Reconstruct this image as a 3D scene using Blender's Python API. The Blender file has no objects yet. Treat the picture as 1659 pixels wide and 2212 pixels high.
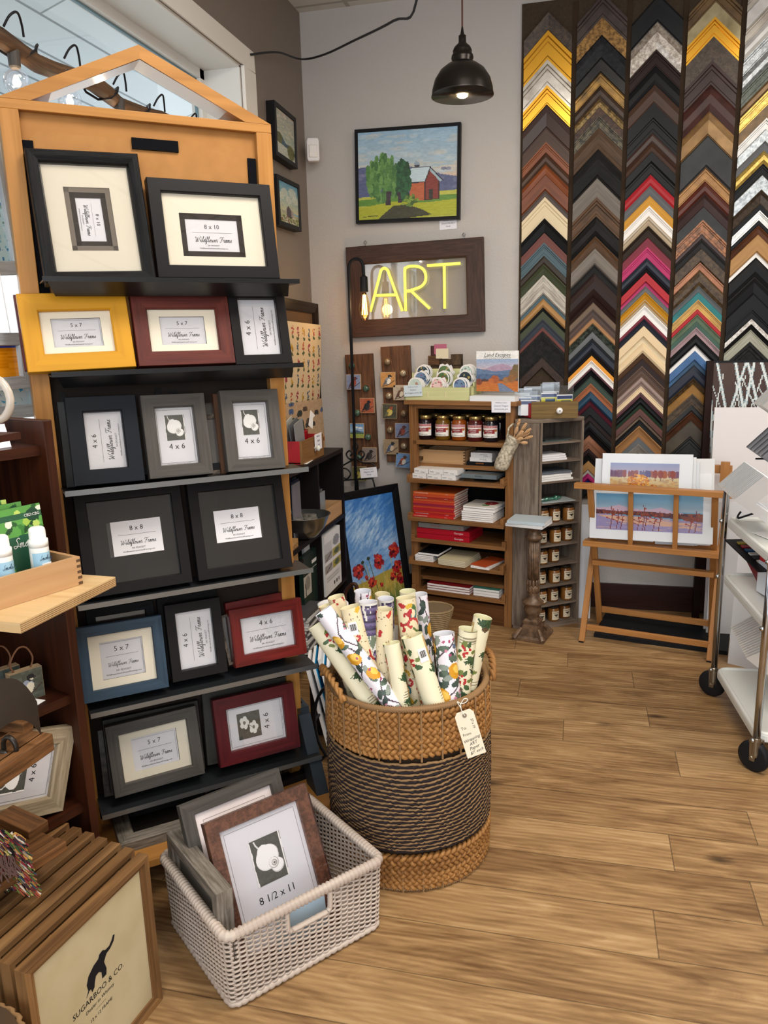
import bpy, math, random
import numpy as np
from mathutils import Matrix, Vector
PI = math.pi
SC = bpy.context.scene
COL = SC.collection
random.seed(7)
rng = np.random.default_rng(5)

# ------------------------------------------------------------------ camera
F_PX, CX, CY, EYE = 1690.0, 829.5, 1106.0, 1.5
RX = Vector((0.9704630, 0.2399625, -0.0248903))      # camera right
RDn = Vector((0.0284187, -0.2161623, -0.9759438))    # camera down
RF = Vector((-0.2395703, 0.9464100, -0.2165969))     # camera forward
cam_d = bpy.data.cameras.new('camera')
cam = bpy.data.objects.new('camera', cam_d); COL.objects.link(cam)
mw = Matrix((RX, -RDn, -RF)).transposed().to_4x4(); mw.translation = (0, 0, EYE)
cam.matrix_world = mw
cam_d.sensor_fit = 'HORIZONTAL'; cam_d.sensor_width = 36.0
cam_d.lens = 36.0 * F_PX / 1659.0
cam_d.clip_start = 0.05; cam_d.clip_end = 60
SC.camera = cam

# ------------------------------------------------------------------ light
SC.view_settings.view_transform = 'Standard'
SC.view_settings.look = 'None'
SC.view_settings.gamma = 1.0
SC.view_settings.use_curve_mapping = False
SC.view_settings.exposure = 0.30
world = bpy.data.worlds.new('daylight'); SC.world = world
world.use_nodes = True
wb = world.node_tree.nodes['Background']
wb.inputs[0].default_value = (0.86, 0.94, 1.0, 1); wb.inputs[1].default_value = 1.75
sun_d = bpy.data.lights.new('sun', 'SUN'); sun_d.energy = 4.0; sun_d.angle = .02; sun_d.color = (1, .97, .92)
sun = bpy.data.objects.new('sun', sun_d); COL.objects.link(sun); sun.rotation_euler = (0, -math.radians(38), 0)
def area(name, loc, size, power, color, rot=(0, 0, 0)):
    l = bpy.data.lights.new(name, 'AREA'); l.shape = 'RECTANGLE'
    l.size, l.size_y = size; l.energy = power; l.color = color
    o = bpy.data.objects.new(name, l); COL.objects.link(o); o.location = loc; o.rotation_euler = rot
    return o
area('ceiling_fill_light', (0.2, 1.4, 3.1), (1.2, 0.6), 42, (1.0, 0.93, 0.82))  # this and the next two: unseen lights added under the ceiling for brightness
area('ceiling_fill_light', (1.6, 2.6, 3.1), (1.2, 0.6), 36, (1.0, 0.93, 0.82))
area('ceiling_fill_light', (0.1, -0.9, 3.1), (1.2, 0.6), 40, (1.0, 0.93, 0.82))
area('front_fill_light', (0.6, -2.4, 1.9), (3.2, 2.2), 40, (0.93, 0.97, 1.0), (PI / 2, 0, 0))  # unseen light added behind the camera to brighten the room

# ------------------------------------------------------------------ helpers
def ray(px, py):
    return RF + RX * ((px - CX) / F_PX) + RDn * ((py - CY) / F_PX)
ORG = Vector((0, 0, EYE))
def on(px, py, axis, val):
    d = ray(px, py); return ORG + d * ((val - ORG[axis]) / d[axis])
def onp(px, py, c, n):
    d = ray(px, py); c = Vector(c); n = Vector(n)
    return ORG + d * ((c - ORG).dot(n) / d.dot(n))
def lin(c):
    if isinstance(c, str): c = tuple(int(c[i:i + 2], 16) / 255 for i in (0, 2, 4))
    elif max(c) > 1.0: c = tuple(x / 255 for x in c)
    return tuple(x / 12.92 if x <= 0.04045 else ((x + 0.055) / 1.055) ** 2.4 for x in c)
_M = {}
def mat(col, rough=0.5, metal=0.0, kind='plain', c2=None, sc=1.0, bump=0.0, emit=0.0):
    key = (str(col), rough, metal, kind, str(c2), sc, bump, emit)
    if key in _M: return _M[key]
    m = bpy.data.materials.new(kind + '_' + (col if isinstance(col, str) else 'tone')); m.use_nodes = True
    nt = m.node_tree; N = nt.nodes; L = nt.links
    b = N['Principled BSDF']; a = lin(col)
    b.inputs['Base Color'].default_value = (*a, 1)
    b.inputs['Roughness'].default_value = rough; b.inputs['Metallic'].default_value = metal
    if not metal and rough >= .3: b.inputs['Specular IOR Level'].default_value = .12 if sum(a) < .06 else .28
    if emit:
        b.inputs['Emission Color'].default_value = (*a, 1); b.inputs['Emission Strength'].default_value = emit
    if kind != 'plain':
        bb = lin(c2) if c2 else tuple(x * 0.55 for x in a)
        uv = N.new('ShaderNodeUVMap' if kind in ('wood', 'weather') else 'ShaderNodeTexCoord')
        mp = N.new('ShaderNodeMapping')
        L.new(uv.outputs['UV'] if kind in ('wood', 'weather') else uv.outputs['Object'], mp.inputs[0])
        oi = N.new('ShaderNodeObjectInfo'); mul = N.new('ShaderNodeMath'); mul.operation = 'MULTIPLY'; mul.inputs[1].default_value = 37
        L.new(oi.outputs['Random'], mul.inputs[0])
        n1 = N.new('ShaderNodeTexNoise'); n1.noise_dimensions = '4D'; L.new(mp.outputs[0], n1.inputs['Vector']); L.new(mul.outputs[0], n1.inputs['W'])
        r = N.new('ShaderNodeValToRGB')
        if kind == 'wood':
            mp.inputs['Scale'].default_value = (3 * sc, 60 * sc, 1); n1.inputs['Scale'].default_value = 1.6; n1.inputs['Detail'].default_value = 5
            n1.inputs['Distortion'].default_value = 0.6
            r.color_ramp.elements[0].position = 0.33; r.color_ramp.elements[1].position = 0.66
        elif kind == 'weather':
            mp.inputs['Scale'].default_value = (6 * sc, 90 * sc, 1); n1.inputs['Scale'].default_value = 1.5; n1.inputs['Detail'].default_value = 8
            n1.inputs['Roughness'].default_value = 0.7
            r.color_ramp.elements[0].position = 0.40; r.color_ramp.elements[1].position = 0.60
        elif kind == 'speckle':
            n1.inputs['Scale'].default_value = 60 * sc; n1.inputs['Detail'].default_value = 6; n1.inputs['Roughness'].default_value = .75
            r.color_ramp.elements[0].position = 0.42; r.color_ramp.elements[1].position = 0.58
        elif kind == 'mottle':
            n1.inputs['Scale'].default_value = 14 * sc; n1.inputs['Detail'].default_value = 6
            r.color_ramp.elements[0].position = 0.35; r.color_ramp.elements[1].position = 0.65
        r.color_ramp.elements[0].color = (*bb, 1); r.color_ramp.elements[1].color = (*a, 1)
        L.new(n1.outputs[0], r.inputs[0]); L.new(r.outputs[0], b.inputs['Base Color'])
        if bump:
            bn = N.new('ShaderNodeBump'); bn.inputs['Strength'].default_value = bump; bn.inputs['Distance'].default_value = 0.004
            L.new(n1.outputs[0], bn.inputs['Height']); L.new(bn.outputs[0], b.inputs['Normal'])
    _M[key] = m
    return m
def glass_mat(tint=(1, 1, 1), refl=0.06, name='clear_glass'):
    if name in _M: return _M[name]
    m = bpy.data.materials.new(name); m.use_nodes = True; nt = m.node_tree; N = nt.nodes; L = nt.links
    N.remove(N['Principled BSDF'])
    t = N.new('ShaderNodeBsdfTransparent'); t.inputs[0].default_value = (*tint, 1)
    g = N.new('ShaderNodeBsdfGlossy'); g.inputs['Roughness'].default_value = 0.02
    fr = N.new('ShaderNodeLayerWeight'); fr.inputs[0].default_value = 0.35
    mm = N.new('ShaderNodeMath'); mm.operation = 'MULTIPLY_ADD'; mm.inputs[1].default_value = 0.3; mm.inputs[2].default_value = refl
    L.new(fr.outputs['Fresnel'], mm.inputs[0])
    mx = N.new('ShaderNodeMixShader'); L.new(mm.outputs[0], mx.inputs[0]); L.new(t.outputs[0], mx.inputs[1]); L.new(g.outputs[0], mx.inputs[2])
    L.new(mx.outputs[0], N['Material Output'].inputs['Surface'])
    _M[name] = m
    return m
def paint_mat(rough=0.55):
    key = 'paint%.2f' % rough
    if key in _M: return _M[key]
    m = bpy.data.materials.new(key); m.use_nodes = True; nt = m.node_tree
    a = nt.nodes.new('ShaderNodeVertexColor'); a.layer_name = 'Col'
    b = nt.nodes['Principled BSDF']; b.inputs['Roughness'].default_value = rough
    nt.links.new(a.outputs[0], b.inputs['Base Color'])
    _M[key] = m
    return m

class MB:
    def __init__(s): s.v = []; s.f = []; s.uv = []
    def quad(s, pts, uvs=None):
        i = len(s.v); s.v.extend(tuple(p) for p in pts); s.f.append(tuple(range(i, i + len(pts))))
        s.uv.append(uvs or [(p[0], p[2]) if len(p) > 2 else (0, 0) for p in pts])
    def box(s, x0, x1, y0, y1, z0, z1, M=None):
        c = [Vector((x, y, z)) for x in (x0, x1) for y in (y0, y1) for z in (z0, z1)]
        dims = (x1 - x0, y1 - y0, z1 - z0)
        for ids in ((0, 1, 3, 2), (4, 6, 7, 5), (0, 4, 5, 1), (2, 3, 7, 6), (0, 2, 6, 4), (1, 5, 7, 3)):
            p = [c[i] for i in ids]
            ax = [k for k in range(3) if abs(p[0][k] - p[2][k]) > 1e-9]
            if len(ax) < 2: ax = (ax + [0, 1, 2])[:2]
            ax.sort(key=lambda k: -abs(dims[k]))
            uvs = [(q[ax[0]], q[ax[1]] + 0.37 * ids[0]) for q in p]
            if M is not None: p = [M @ q for q in p]
            s.quad(p, uvs)
        return s
    def beam(s, a, b, w, h, up=(0, 0, 1)):
        a = Vector(a); b = Vector(b); d = b - a; L = d.length; d.normalize()
        up = Vector(up); sx = d.cross(up)
        if sx.length < 1e-4: sx = d.cross(Vector((1, 0, 0)))
        sx.normalize(); uz = sx.cross(d)
        M = Matrix((d, sx, uz)).transposed().to_4x4(); M.translation = a
        return s.box(0, L, -w / 2, w / 2, -h / 2, h / 2, M)
    def prism(s, poly, z0, z1, M=None):
        n = len(poly)
        T = (lambda p: M @ Vector(p)) if M is not None else (lambda p: Vector(p))
        lo = [T((x, y, z0)) for x, y in poly]; hi = [T((x, y, z1)) for x, y in poly]
        s.quad(hi, [(x, y) for x, y in poly]); s.quad(lo[::-1], [(x, y) for x, y in poly[::-1]])
        for i in range(n):
            j = (i + 1) % n
            L = (Vector(poly[j]) - Vector(poly[i])).length
            s.quad([lo[i], lo[j], hi[j], hi[i]], [(0, z0), (L, z0), (L, z1), (0, z1)])
        return s
    def tube(s, pts, r, n=8, closed=False, caps=True):
        P = [Vector(p) for p in pts]; m = len(P)
        R = r if hasattr(r, '__len__') else [r] * m
        base = len(s.v); t = (P[1] - P[0]).normalized()
        u = t.orthogonal().normalized(); al = 0
        for i in range(m):
            if closed: tn = (P[(i + 1) % m] - P[i - 1]).normalized()
            else: tn = (P[min(i + 1, m - 1)] - P[max(i - 1, 0)]).normalized()
            u = (u - tn * u.dot(tn)).normalized(); w = tn.cross(u)
            for k in range(n):
                a = 2 * PI * k / n
                s.v.append(tuple(P[i] + (u * math.cos(a) + w * math.sin(a)) * R[i]))
        for i in range(m if closed else m - 1):
            j = (i + 1) % m; L = (P[j] - P[i]).length
            for k in range(n):
                k2 = (k + 1) % n
                s.f.append((base + i * n + k, base + i * n + k2, base + j * n + k2, base + j * n + k))
                s.uv.append([(al, k * .01), (al, k * .01 + .01), (al + L, k * .01 + .01), (al + L, k * .01)])
            al += L
        if caps and not closed:
            s.f.append(tuple(base + k for k in range(n))[::-1]); s.uv.append([(0, 0)] * n)
            s.f.append(tuple(base + (m - 1) * n + k for k in range(n))); s.uv.append([(0, 0)] * n)
        return s
    def lathe(s, prof, n=24, c=(0, 0, 0), M=None, sq=None):
        base = len(s.v); c = Vector(c); T = M if M is not None else Matrix.Identity(4)
        for r, z in prof:
            for k in range(n):
                a = 2 * PI * k / n
                s.v.append(tuple(T @ (c + Vector((r * math.cos(a), r * math.sin(a), z)))))
        for i in range(len(prof) - 1):
            for k in range(n):
                k2 = (k + 1) % n
                s.f.append((base + i * n + k, base + i * n + k2, base + (i + 1) * n + k2, base + (i + 1) * n + k))
                s.uv.append([(prof[i][1], k * .02), (prof[i][1], k * .02 + .02), (prof[i + 1][1], k * .02 + .02), (prof[i + 1][1], k * .02)])
        for e, rv in ((0, True), (len(prof) - 1, False)):
            if prof[e][0] > 1e-5:
                ids = tuple(base + e * n + k for k in range(n)); s.f.append(ids[::-1] if rv else ids); s.uv.append([(0, 0)] * n)
        return s
    def grid(s, fn, nu, nv):
        base = len(s.v)
        for j in range(nv + 1):
            for i in range(nu + 1): s.v.append(tuple(fn(i / nu, j / nv)))
        for j in range(nv):
            for i in range(nu):
                a = base + j * (nu + 1) + i
                s.f.append((a, a + 1, a + nu + 2, a + nu + 1))
                s.uv.append([(i / nu, j / nv), ((i + 1) / nu, j / nv), ((i + 1) / nu, (j + 1) / nv), (i / nu, (j + 1) / nv)])
        return s
    def ball(s, c, r, n=10, sx=1, sy=1, sz=1):
        pr = [(max(1e-6, math.sin(PI * i / n)) * r, -math.cos(PI * i / n) * r) for i in range(n + 1)]
        M = Matrix.Translation(Vector(c)) @ Matrix.Diagonal((sx, sy, sz, 1))
        return s.lathe(pr, n + 4, (0, 0, 0), M)
    def mesh(s, vf, M):
        base = len(s.v); v, f = vf
        s.v.extend(tuple(M @ Vector(p)) for p in v)
        for q in f: s.f.append(tuple(base + i for i in q)); s.uv.append([(0, 0)] * len(q))
        return s
    def ribbon(s, pts, w, M):
        P = [Vector((p[0], p[1])) for p in pts]
        for a, b in zip(P[:-1], P[1:]):
            d = b - a
            if d.length < 1e-7: continue
            d.normalize(); nn = Vector((-d.y, d.x)) * w / 2; e = d * w * .35
            s.quad([M @ Vector((*q, 0)) for q in (a - e - nn, b + e - nn, b + e + nn, a - e + nn)], [(0, 0)] * 4)
        return s
    def build(s, name, m, parent=None, M=None, smooth=False, bevel=0.0):
        me = bpy.data.meshes.new(name); me.from_pydata(s.v, [], s.f)
        uvl = me.uv_layers.new(name='UVMap')
        flat = [c for u in s.uv for p in u for c in p]
        if len(flat) == len(uvl.data) * 2: uvl.data.foreach_set('uv', flat)
        me.materials.append(m)
        if smooth: me.polygons.foreach_set('use_smooth', [True] * len(me.polygons))
        me.update()
        o = bpy.data.objects.new(name, me); COL.objects.link(o)
        if parent is not None: o.parent = parent
        if M is not None: o.matrix_local = M
        if bevel:
            w = o.modifiers.new('weld', 'WELD'); w.merge_threshold = 1e-5
            b = o.modifiers.new('bevel', 'BEVEL'); b.width = bevel; b.segments = 2; b.limit_method = 'ANGLE'
        return o
def tag(o, label=None, cat=None, group=None, kind=None):
    if label: o['label'] = label
    if cat: o['category'] = cat
    if group: o['group'] = group
    if kind: o['kind'] = kind
    return o
def thing(name, label, cat, M=None, group=None):
    o = bpy.data.objects.new(name, None); COL.objects.link(o); o.empty_display_size = 0.05
    if M is not None: o.matrix_world = M if isinstance(M, Matrix) else Matrix.Translation(M)
    return tag(o, label, cat, group)
def struct(name, mb, m, **k):
    return tag(mb.build(name, m, **k), kind='structure')
def frame_axes(o, x, z):
    x = Vector(x).normalized(); z = Vector(z); z = (z - x * z.dot(x)).normalized(); y = z.cross(x)
    M = Matrix((x, y, z)).transposed().to_4x4(); M.translation = Vector(o); return M
def rotz(loc, a):
    return Matrix.Translation(Vector(loc)) @ Matrix.Rotation(a, 4, 'Z')
def fit(corners, c, n):
    """corner pixels TL TR BR BL measured on a real plane -> placement (base centre), width, height"""
    P = [onp(x, y, c, n) for x, y in corners]
    X = ((P[1] - P[0]) + (P[2] - P[3])).normalized()
    n = Vector(n).normalized(); Z = n.cross(X)
    if Z.z < 0: Z = -Z
    cen = sum(P, Vector()) / 4
    w = ((P[1] - P[0]).length + (P[2] - P[3]).length) / 2; h = abs((P[0] - P[3]).dot(Z) + (P[1] - P[2]).dot(Z)) / 2
    M = Matrix((X, -n if Z.cross(X).dot(n) < 0 else Z.cross(X), Z)).transposed().to_4x4()
    M.translation = cen - Z * h / 2
    return M, w, h
_T = {}
def tmesh(body, size=1.0, shear=0.0, align='CENTER', bold=0.0, xs=1.0):
    key = (body, shear, align, bold, xs)
    if key not in _T:
        cu = bpy.data.curves.new('t', 'FONT'); cu.body = body; cu.size = 1; cu.shear = shear; cu.align_x = align
        cu.align_y = 'CENTER'; cu.offset = bold; cu.resolution_u = 2
        ob = bpy.data.objects.new('t', cu); COL.objects.link(ob)
        dg = bpy.context.evaluated_depsgraph_get(); dg.update()
        me = bpy.data.meshes.new_from_object(ob.evaluated_get(dg))
        v = [(p.co.x * xs, p.co.y, 0) for p in me.vertices]; f = [tuple(p.vertices) for p in me.polygons]
        bpy.data.objects.remove(ob); bpy.data.curves.remove(cu); bpy.data.meshes.remove(me)
        _T[key] = (v, f)
    v, f = _T[key]
    return [(a * size, b * size, 0) for a, b, _ in v], f
GL = {'W': (2.3, [[(0, 1.6), (.2, 2), (.45, 1.6), (.55, .3), (.7, 0), (1.05, 1.1), (1.2, 1.9), (1.15, .6), (1.35, 0), (1.8, 1), (2.05, 2), (2.4, 2.1)]]),
 'i': (.7, [[(0, .3), (.28, 1), (.3, .2), (.48, 0), (.7, .3)], [(.35, 1.5), (.4, 1.62)]]),
 'l': (.65, [[(0, .3), (.45, 1.5), (.5, 2.2), (.32, 2.1), (.28, .5), (.42, 0), (.65, .3)]]),
 'd': (1.1, [[(0, .3), (.6, .95), (.3, .95), (.1, .4), (.3, 0), (.7, .5), (.82, 2.2), (.73, .3), (.9, 0), (1.1, .3)]]),
 'f': (.7, [[(0, .3), (.5, 1.6), (.5, 2.25), (.32, 2), (.22, 0), (.08, -.85), (.3, -.8), (.35, 0), (.7, .3)]]),
 'o': (.9, [[(0, .3), (.5, 1), (.2, .75), (.13, .25), (.4, 0), (.66, .4), (.55, .95), (.7, .8), (.9, .85)]]),
 'w': (1.25, [[(0, .85), (.13, 1), (.17, .2), (.38, 0), (.6, .8), (.62, .2), (.85, 0), (1.1, .7), (1.05, 1), (1.25, .85)]]),
 'e': (.7, [[(0, .3), (.4, .6), (.45, .95), (.2, .9), (.13, .3), (.35, 0), (.7, .3)]]),
 'r': (.8, [[(0, .3), (.22, 1.15), (.28, .92), (.52, .9), (.46, .2), (.6, 0), (.8, .3)]]),
 'F': (1.5, [[(-.1, 1.6), (.2, 2.1), (.9, 1.95), (1.6, 2.1)], [(.98, 1.95), (.75, .6), (.5, 0), (.15, .15)], [(.4, 1.05), (1.1, 1.1)]]),
 'a': (1., [[(0, .3), (.6, .95), (.3, .95), (.1, .4), (.3, 0), (.65, .6), (.7, .95), (.64, .2), (.8, 0), (1, .3)]]),
 'm': (1.3, [[(0, .7), (.18, 1), (.2, 0), (.25, .7), (.5, 1), (.55, 0), (.6, .7), (.85, 1), (.9, .2), (1.05, 0), (1.3, .3)]]),
 'S': (1.4, [[(1.3, 1.9), (.9, 2.2), (.5, 1.8), (.9, 1.1), (.9, .3), (.3, 0), (0, .5), (.5, .5), (1.4, .35)]]),
 'k': (1., [[(0, .3), (.45, 1.6), (.45, 2.2), (.28, 2), (.2, 0), (.3, .7), (.6, .95), (.6, .65), (.3, .55), (.7, 0), (1, .3)]]),
 'z': (.9, [[(0, .7), (.3, 1), (.6, .7), (.3, .3), (.55, 0), (.4, -.7), (.1, -.6), (.9, .3)]]), ' ': (.8, [])}
def catmull(p, k=3):
    o = []
    for i in range(len(p) - 1):
        a = p[max(i - 1, 0)]; b = p[i]; c = p[i + 1]; d = p[min(i + 2, len(p) - 1)]
        for j in range(k):
            t = j / k
            o.append(tuple(.5 * (2 * b[q] + (c[q] - a[q]) * t + (2 * a[q] - 5 * b[q] + 4 * c[q] - d[q]) * t * t + (3 * b[q] - a[q] - 3 * c[q] + d[q]) * t ** 3) for q in range(len(b))))
    o.append(tuple(p[-1])); return o
def script(mb, text, width, M, wt=.16):
    tot = sum(GL[c][0] for c in text); s = width / tot; x = 0
    for c in text:
        adv, strokes = GL[c]
        for st in strokes:
            pp = catmull([((x + a - tot / 2 + b * .28) * s, (b - .8) * s) for a, b in st])
            mb.ribbon(pp, wt * s, M)
        x += adv
    return mb

# painted panels: colours laid on a fine grid of faces
class Cv:
    def __init__(s, w, h, bg):
        s.w, s.h = w, h; s.a = np.zeros((h, w, 3)); s.a[:] = s.c(bg)
        s.X, s.Y = np.meshgrid((np.arange(w) + .5) / w, (np.arange(h) + .5) / h)
    def c(s, c):
        if isinstance(c, str): return np.array([int(c[i:i + 2], 16) / 255 for i in (0, 2, 4)])
        return np.array(c) / (255 if max(c) > 1 else 1)
    def put(s, m, c, a=1.0): s.a[m] = s.a[m] * (1 - a) + s.c(c) * a; return s
    def poly(s, P, c, a=1.0):
        m = np.zeros((s.h, s.w), bool); n = len(P)
        for i in range(n):
            x0, y0 = P[i]; x1, y1 = P[(i + 1) % n]
            if y0 == y1: continue
            m ^= ((s.Y >= min(y0, y1)) & (s.Y < max(y0, y1)) & (s.X < x0 + (s.Y - y0) * (x1 - x0) / (y1 - y0)))
        return s.put(m, c, a)
    def ell(s, cx, cy, rx, ry, c, rot=0, a=1.0, rough=0):
        dx = s.X - cx; dy = (s.Y - cy)
        if rot:
            asp = s.h / s.w; dy2 = dy * asp
            u = dx * math.cos(rot) + dy2 * math.sin(rot); v = -dx * math.sin(rot) + dy2 * math.cos(rot); ry = ry * asp
            dx, dy = u, v
        q = (dx / rx) ** 2 + (dy / ry) ** 2
        if rough: q = q + (rng.random((s.h, s.w)) - .5) * rough
        return s.put(q < 1, c, a)
    def rect(s, x0, y0, x1, y1, c, a=1.0): return s.put((s.X >= x0) & (s.X < x1) & (s.Y >= y0) & (s.Y < y1), c, a)
    def line(s, P, w, c, a=1.0):
        asp = s.h / s.w; m = np.zeros((s.h, s.w), bool)
        for (x0, y0), (x1, y1) in zip(P[:-1], P[1:]):
            dx = x1 - x0; dy = (y1 - y0) * asp; L = dx * dx + dy * dy + 1e-12
            t = np.clip(((s.X - x0) * dx + (s.Y - y0) * asp * dy) / L, 0, 1)
            m |= ((s.X - x0 - t * dx) ** 2 + ((s.Y - y0) * asp - t * dy) ** 2) < (w / 2) ** 2
        return s.put(m, c, a)
    def grad(s, y0, y1, c0, c1):
        c0 = s.c(c0); c1 = s.c(c1); t = np.clip((s.Y - y0) / (y1 - y0), 0, 1)[..., None]; m = (s.Y >= y0) & (s.Y < y1)
        s.a[m] = (c0 * (1 - t) + c1 * t)[m]; return s
    def strokes(s, amt, kx=6, ky=2, reg=None):
        g = rng.random((s.h // ky + 2, s.w // kx + 2)) - .5
        g = np.repeat(np.repeat(g, ky, 0), kx, 1)[:s.h, :s.w, None] * amt
        if reg is not None: g = g * reg[..., None]
        s.a = np.clip(s.a + g, 0, 1); return s
def canvas(name, cv, fn, parent=None, rough=.55, M=None, smooth=False):
    w, h = cv.w, cv.h
    V = [tuple(fn(i / w, 1 - j / h)) for j in range(h + 1) for i in range(w + 1)]
    idx = np.arange(h * w); r = idx // w; q = idx % w; a = r * (w + 1) + q
    Fc = np.stack([a, a + w + 1, a + w + 2, a + 1], 1)
    me = bpy.data.meshes.new(name)
    me.vertices.add(len(V)); me.vertices.foreach_set('co', np.array(V).ravel())
    me.loops.add(Fc.size); me.loops.foreach_set('vertex_index', Fc.ravel())
    me.polygons.add(len(Fc)); me.polygons.foreach_set('loop_start', np.arange(len(Fc)) * 4)
    me.update(calc_edges=True); me.validate()
    c = cv.a.reshape(-1, 3); c = np.where(c <= .04045, c / 12.92, ((c + .055) / 1.055) ** 2.4)
    ca = me.color_attributes.new('Col', 'FLOAT_COLOR', 'CORNER')
    c4 = np.concatenate([c, np.ones((len(c), 1))], 1); ca.data.foreach_set('color', np.repeat(c4, 4, 0).ravel())
    me.materials.append(paint_mat(rough))
    if smooth: me.polygons.foreach_set('use_smooth', [True] * len(me.polygons))
    o = bpy.data.objects.new(name, me); COL.objects.link(o)
    if parent is not None: o.parent = parent
    if M is not None: o.matrix_local = M
    return o
def flat(x0, x1, y, z0, z1):
    return lambda u, v: (x0 + (x1 - x0) * u, y, z0 + (z1 - z0) * v)

BLACK = mat('1b1b1f', .42); INK = mat('1c1c20', .7); WHITE = mat('eeebea', .6); PAPER = mat('f1eeee', .7); CARD = mat('dddbe0', .7)
MATW = mat('dcd3c1', .75); GOLDM = mat('d8a832', .3, .85); STEEL = mat('c9cbd0', .22, 1.0)
DARKMETAL = mat('202124', .4, .5); GLASS = glass_mat()

# ------------------------------------------------------------------ room shell
WX, WY, CZ = -1.487, 4.338, 3.175
def tex_floor():
    m = bpy.data.materials.new('oak_planks'); m.use_nodes = True; nt = m.node_tree; N = nt.nodes; L = nt.links
    b = N['Principled BSDF']
    tc = N.new('ShaderNodeTexCoord'); sp = N.new('ShaderNodeSeparateXYZ'); L.new(tc.outputs['Object'], sp.inputs[0])
    def ma(op, a, bb=None, c=None):
        n = N.new('ShaderNodeMath'); n.operation = op
        for i, q in enumerate((a, bb, c)):
            if q is None: continue
            if isinstance(q, (int, float)): n.inputs[i].default_value = q
            else: L.new(q, n.inputs[i])
        return n.outputs[0]
    ry = ma('DIVIDE', ma('SUBTRACT', sp.outputs['Y'], 0.013), 0.1725); row = ma('FLOOR', ry); fy = ma('FRACT', ry)
    wn = N.new('ShaderNodeTexWhiteNoise'); wn.noise_dimensions = '1D'; L.new(row, wn.inputs['W'])
    rx = ma('ADD', ma('DIVIDE', sp.outputs['X'], 1.35), ma('MULTIPLY', wn.outputs['Value'], 7)); colx = ma('FLOOR', rx); fx = ma('FRACT', rx)
    w2 = N.new('ShaderNodeTexWhiteNoise'); w2.noise_dimensions = '2D'; cb = N.new('ShaderNodeCombineXYZ'); L.new(row, cb.inputs[0]); L.new(colx, cb.inputs[1]); L.new(cb.outputs[0], w2.inputs['Vector'])
    cv = N.new('ShaderNodeCombineXYZ'); L.new(ma('MULTIPLY', sp.outputs['X'], 1.5), cv.inputs[0]); L.new(ma('MULTIPLY', sp.outputs['Y'], 8), cv.inputs[1]); L.new(ma('MULTIPLY', w2.outputs['Value'], 40), cv.inputs[2])
    n1 = N.new('ShaderNodeTexNoise'); n1.inputs['Scale'].default_value = 1.5; n1.inputs['Detail'].default_value = 7; n1.inputs['Distortion'].default_value = 1.6; n1.inputs['Roughness'].default_value = .62; L.new(cv.outputs[0], n1.inputs['Vector'])
    wv = N.new('ShaderNodeTexWave'); wv.wave_type = 'BANDS'; wv.bands_direction = 'Y'; wv.inputs['Scale'].default_value = 2.2; wv.inputs['Distortion'].default_value = 9; wv.inputs['Detail'].default_value = 3; wv.inputs['Detail Scale'].default_value = .8; L.new(cv.outputs[0], wv.inputs['Vector'])
    n2 = N.new('ShaderNodeTexNoise'); n2.inputs['Scale'].default_value = 9; n2.inputs['Detail'].default_value = 4
    c3 = N.new('ShaderNodeCombineXYZ'); L.new(ma('MULTIPLY', sp.outputs['X'], .9), c3.inputs[0]); L.new(ma('MULTIPLY', sp.outputs['Y'], 9), c3.inputs[1]); L.new(c3.outputs[0], n2.inputs['Vector'])
    fac = ma('ADD', ma('MULTIPLY', n1.outputs[0], .70), ma('ADD', ma('MULTIPLY', wv.outputs['Fac'], .07), ma('MULTIPLY', n2.outputs[0], .24)))
    fac = ma('ADD', fac, ma('MULTIPLY', ma('SUBTRACT', w2.outputs['Value'], .5), .10))
    r = N.new('ShaderNodeValToRGB'); e = r.color_ramp.elements
    e[0].position = .33; e[0].color = (*lin('694b2d'), 1); e[1].position = .72; e[1].color = (*lin('ba9b72'), 1)
    k = e.new(.47); k.color = (*lin('8a6a46'), 1); k = e.new(.58); k.color = (*lin('a28158'), 1)
    L.new(fac, r.inputs[0])
    # knots
    vc = N.new('ShaderNodeCombineXYZ'); L.new(ma('MULTIPLY', sp.outputs['X'], 2.6), vc.inputs[0]); L.new(ma('MULTIPLY', sp.outputs['Y'], 5.1), vc.inputs[1])
    vo = N.new('ShaderNodeTexVoronoi'); vo.inputs['Scale'].default_value = 1.0; vo.inputs['Randomness'].default_value = 1; L.new(vc.outputs[0], vo.inputs['Vector'])
    kd = ma('ADD', vo.outputs['Distance'], ma('MULTIPLY', ma('SUBTRACT', n1.outputs[0], .5), .12))
    kr = N.new('ShaderNodeMapRange'); kr.inputs[1].default_value = .02; kr.inputs[2].default_value = .13; kr.inputs[3].default_value = .30; kr.inputs[4].default_value = 1; L.new(kd, kr.inputs[0])
    seam = ma('MINIMUM', ma('GREATER_THAN', ma('MINIMUM', fy, ma('SUBTRACT', 1, fy)), .010), ma('GREATER_THAN', ma('MINIMUM', fx, ma('SUBTRACT', 1, fx)), .0013))
    sm = ma('ADD', ma('MULTIPLY', seam, .5), .5)
    mx = N.new('ShaderNodeMix'); mx.data_type = 'RGBA'; mx.blend_type = 'MULTIPLY'; mx.inputs[0].default_value = 1
    L.new(r.outputs[0], mx.inputs[6]); cc = N.new('ShaderNodeCombineColor')
    tot = ma('MULTIPLY', sm, kr.outputs[0])
    for i in range(3): L.new(tot, cc.inputs[i])
    L.new(cc.outputs[0], mx.inputs[7]); L.new(mx.outputs[2], b.inputs['Base Color'])
    b.inputs['Roughness'].default_value = .42
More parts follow.
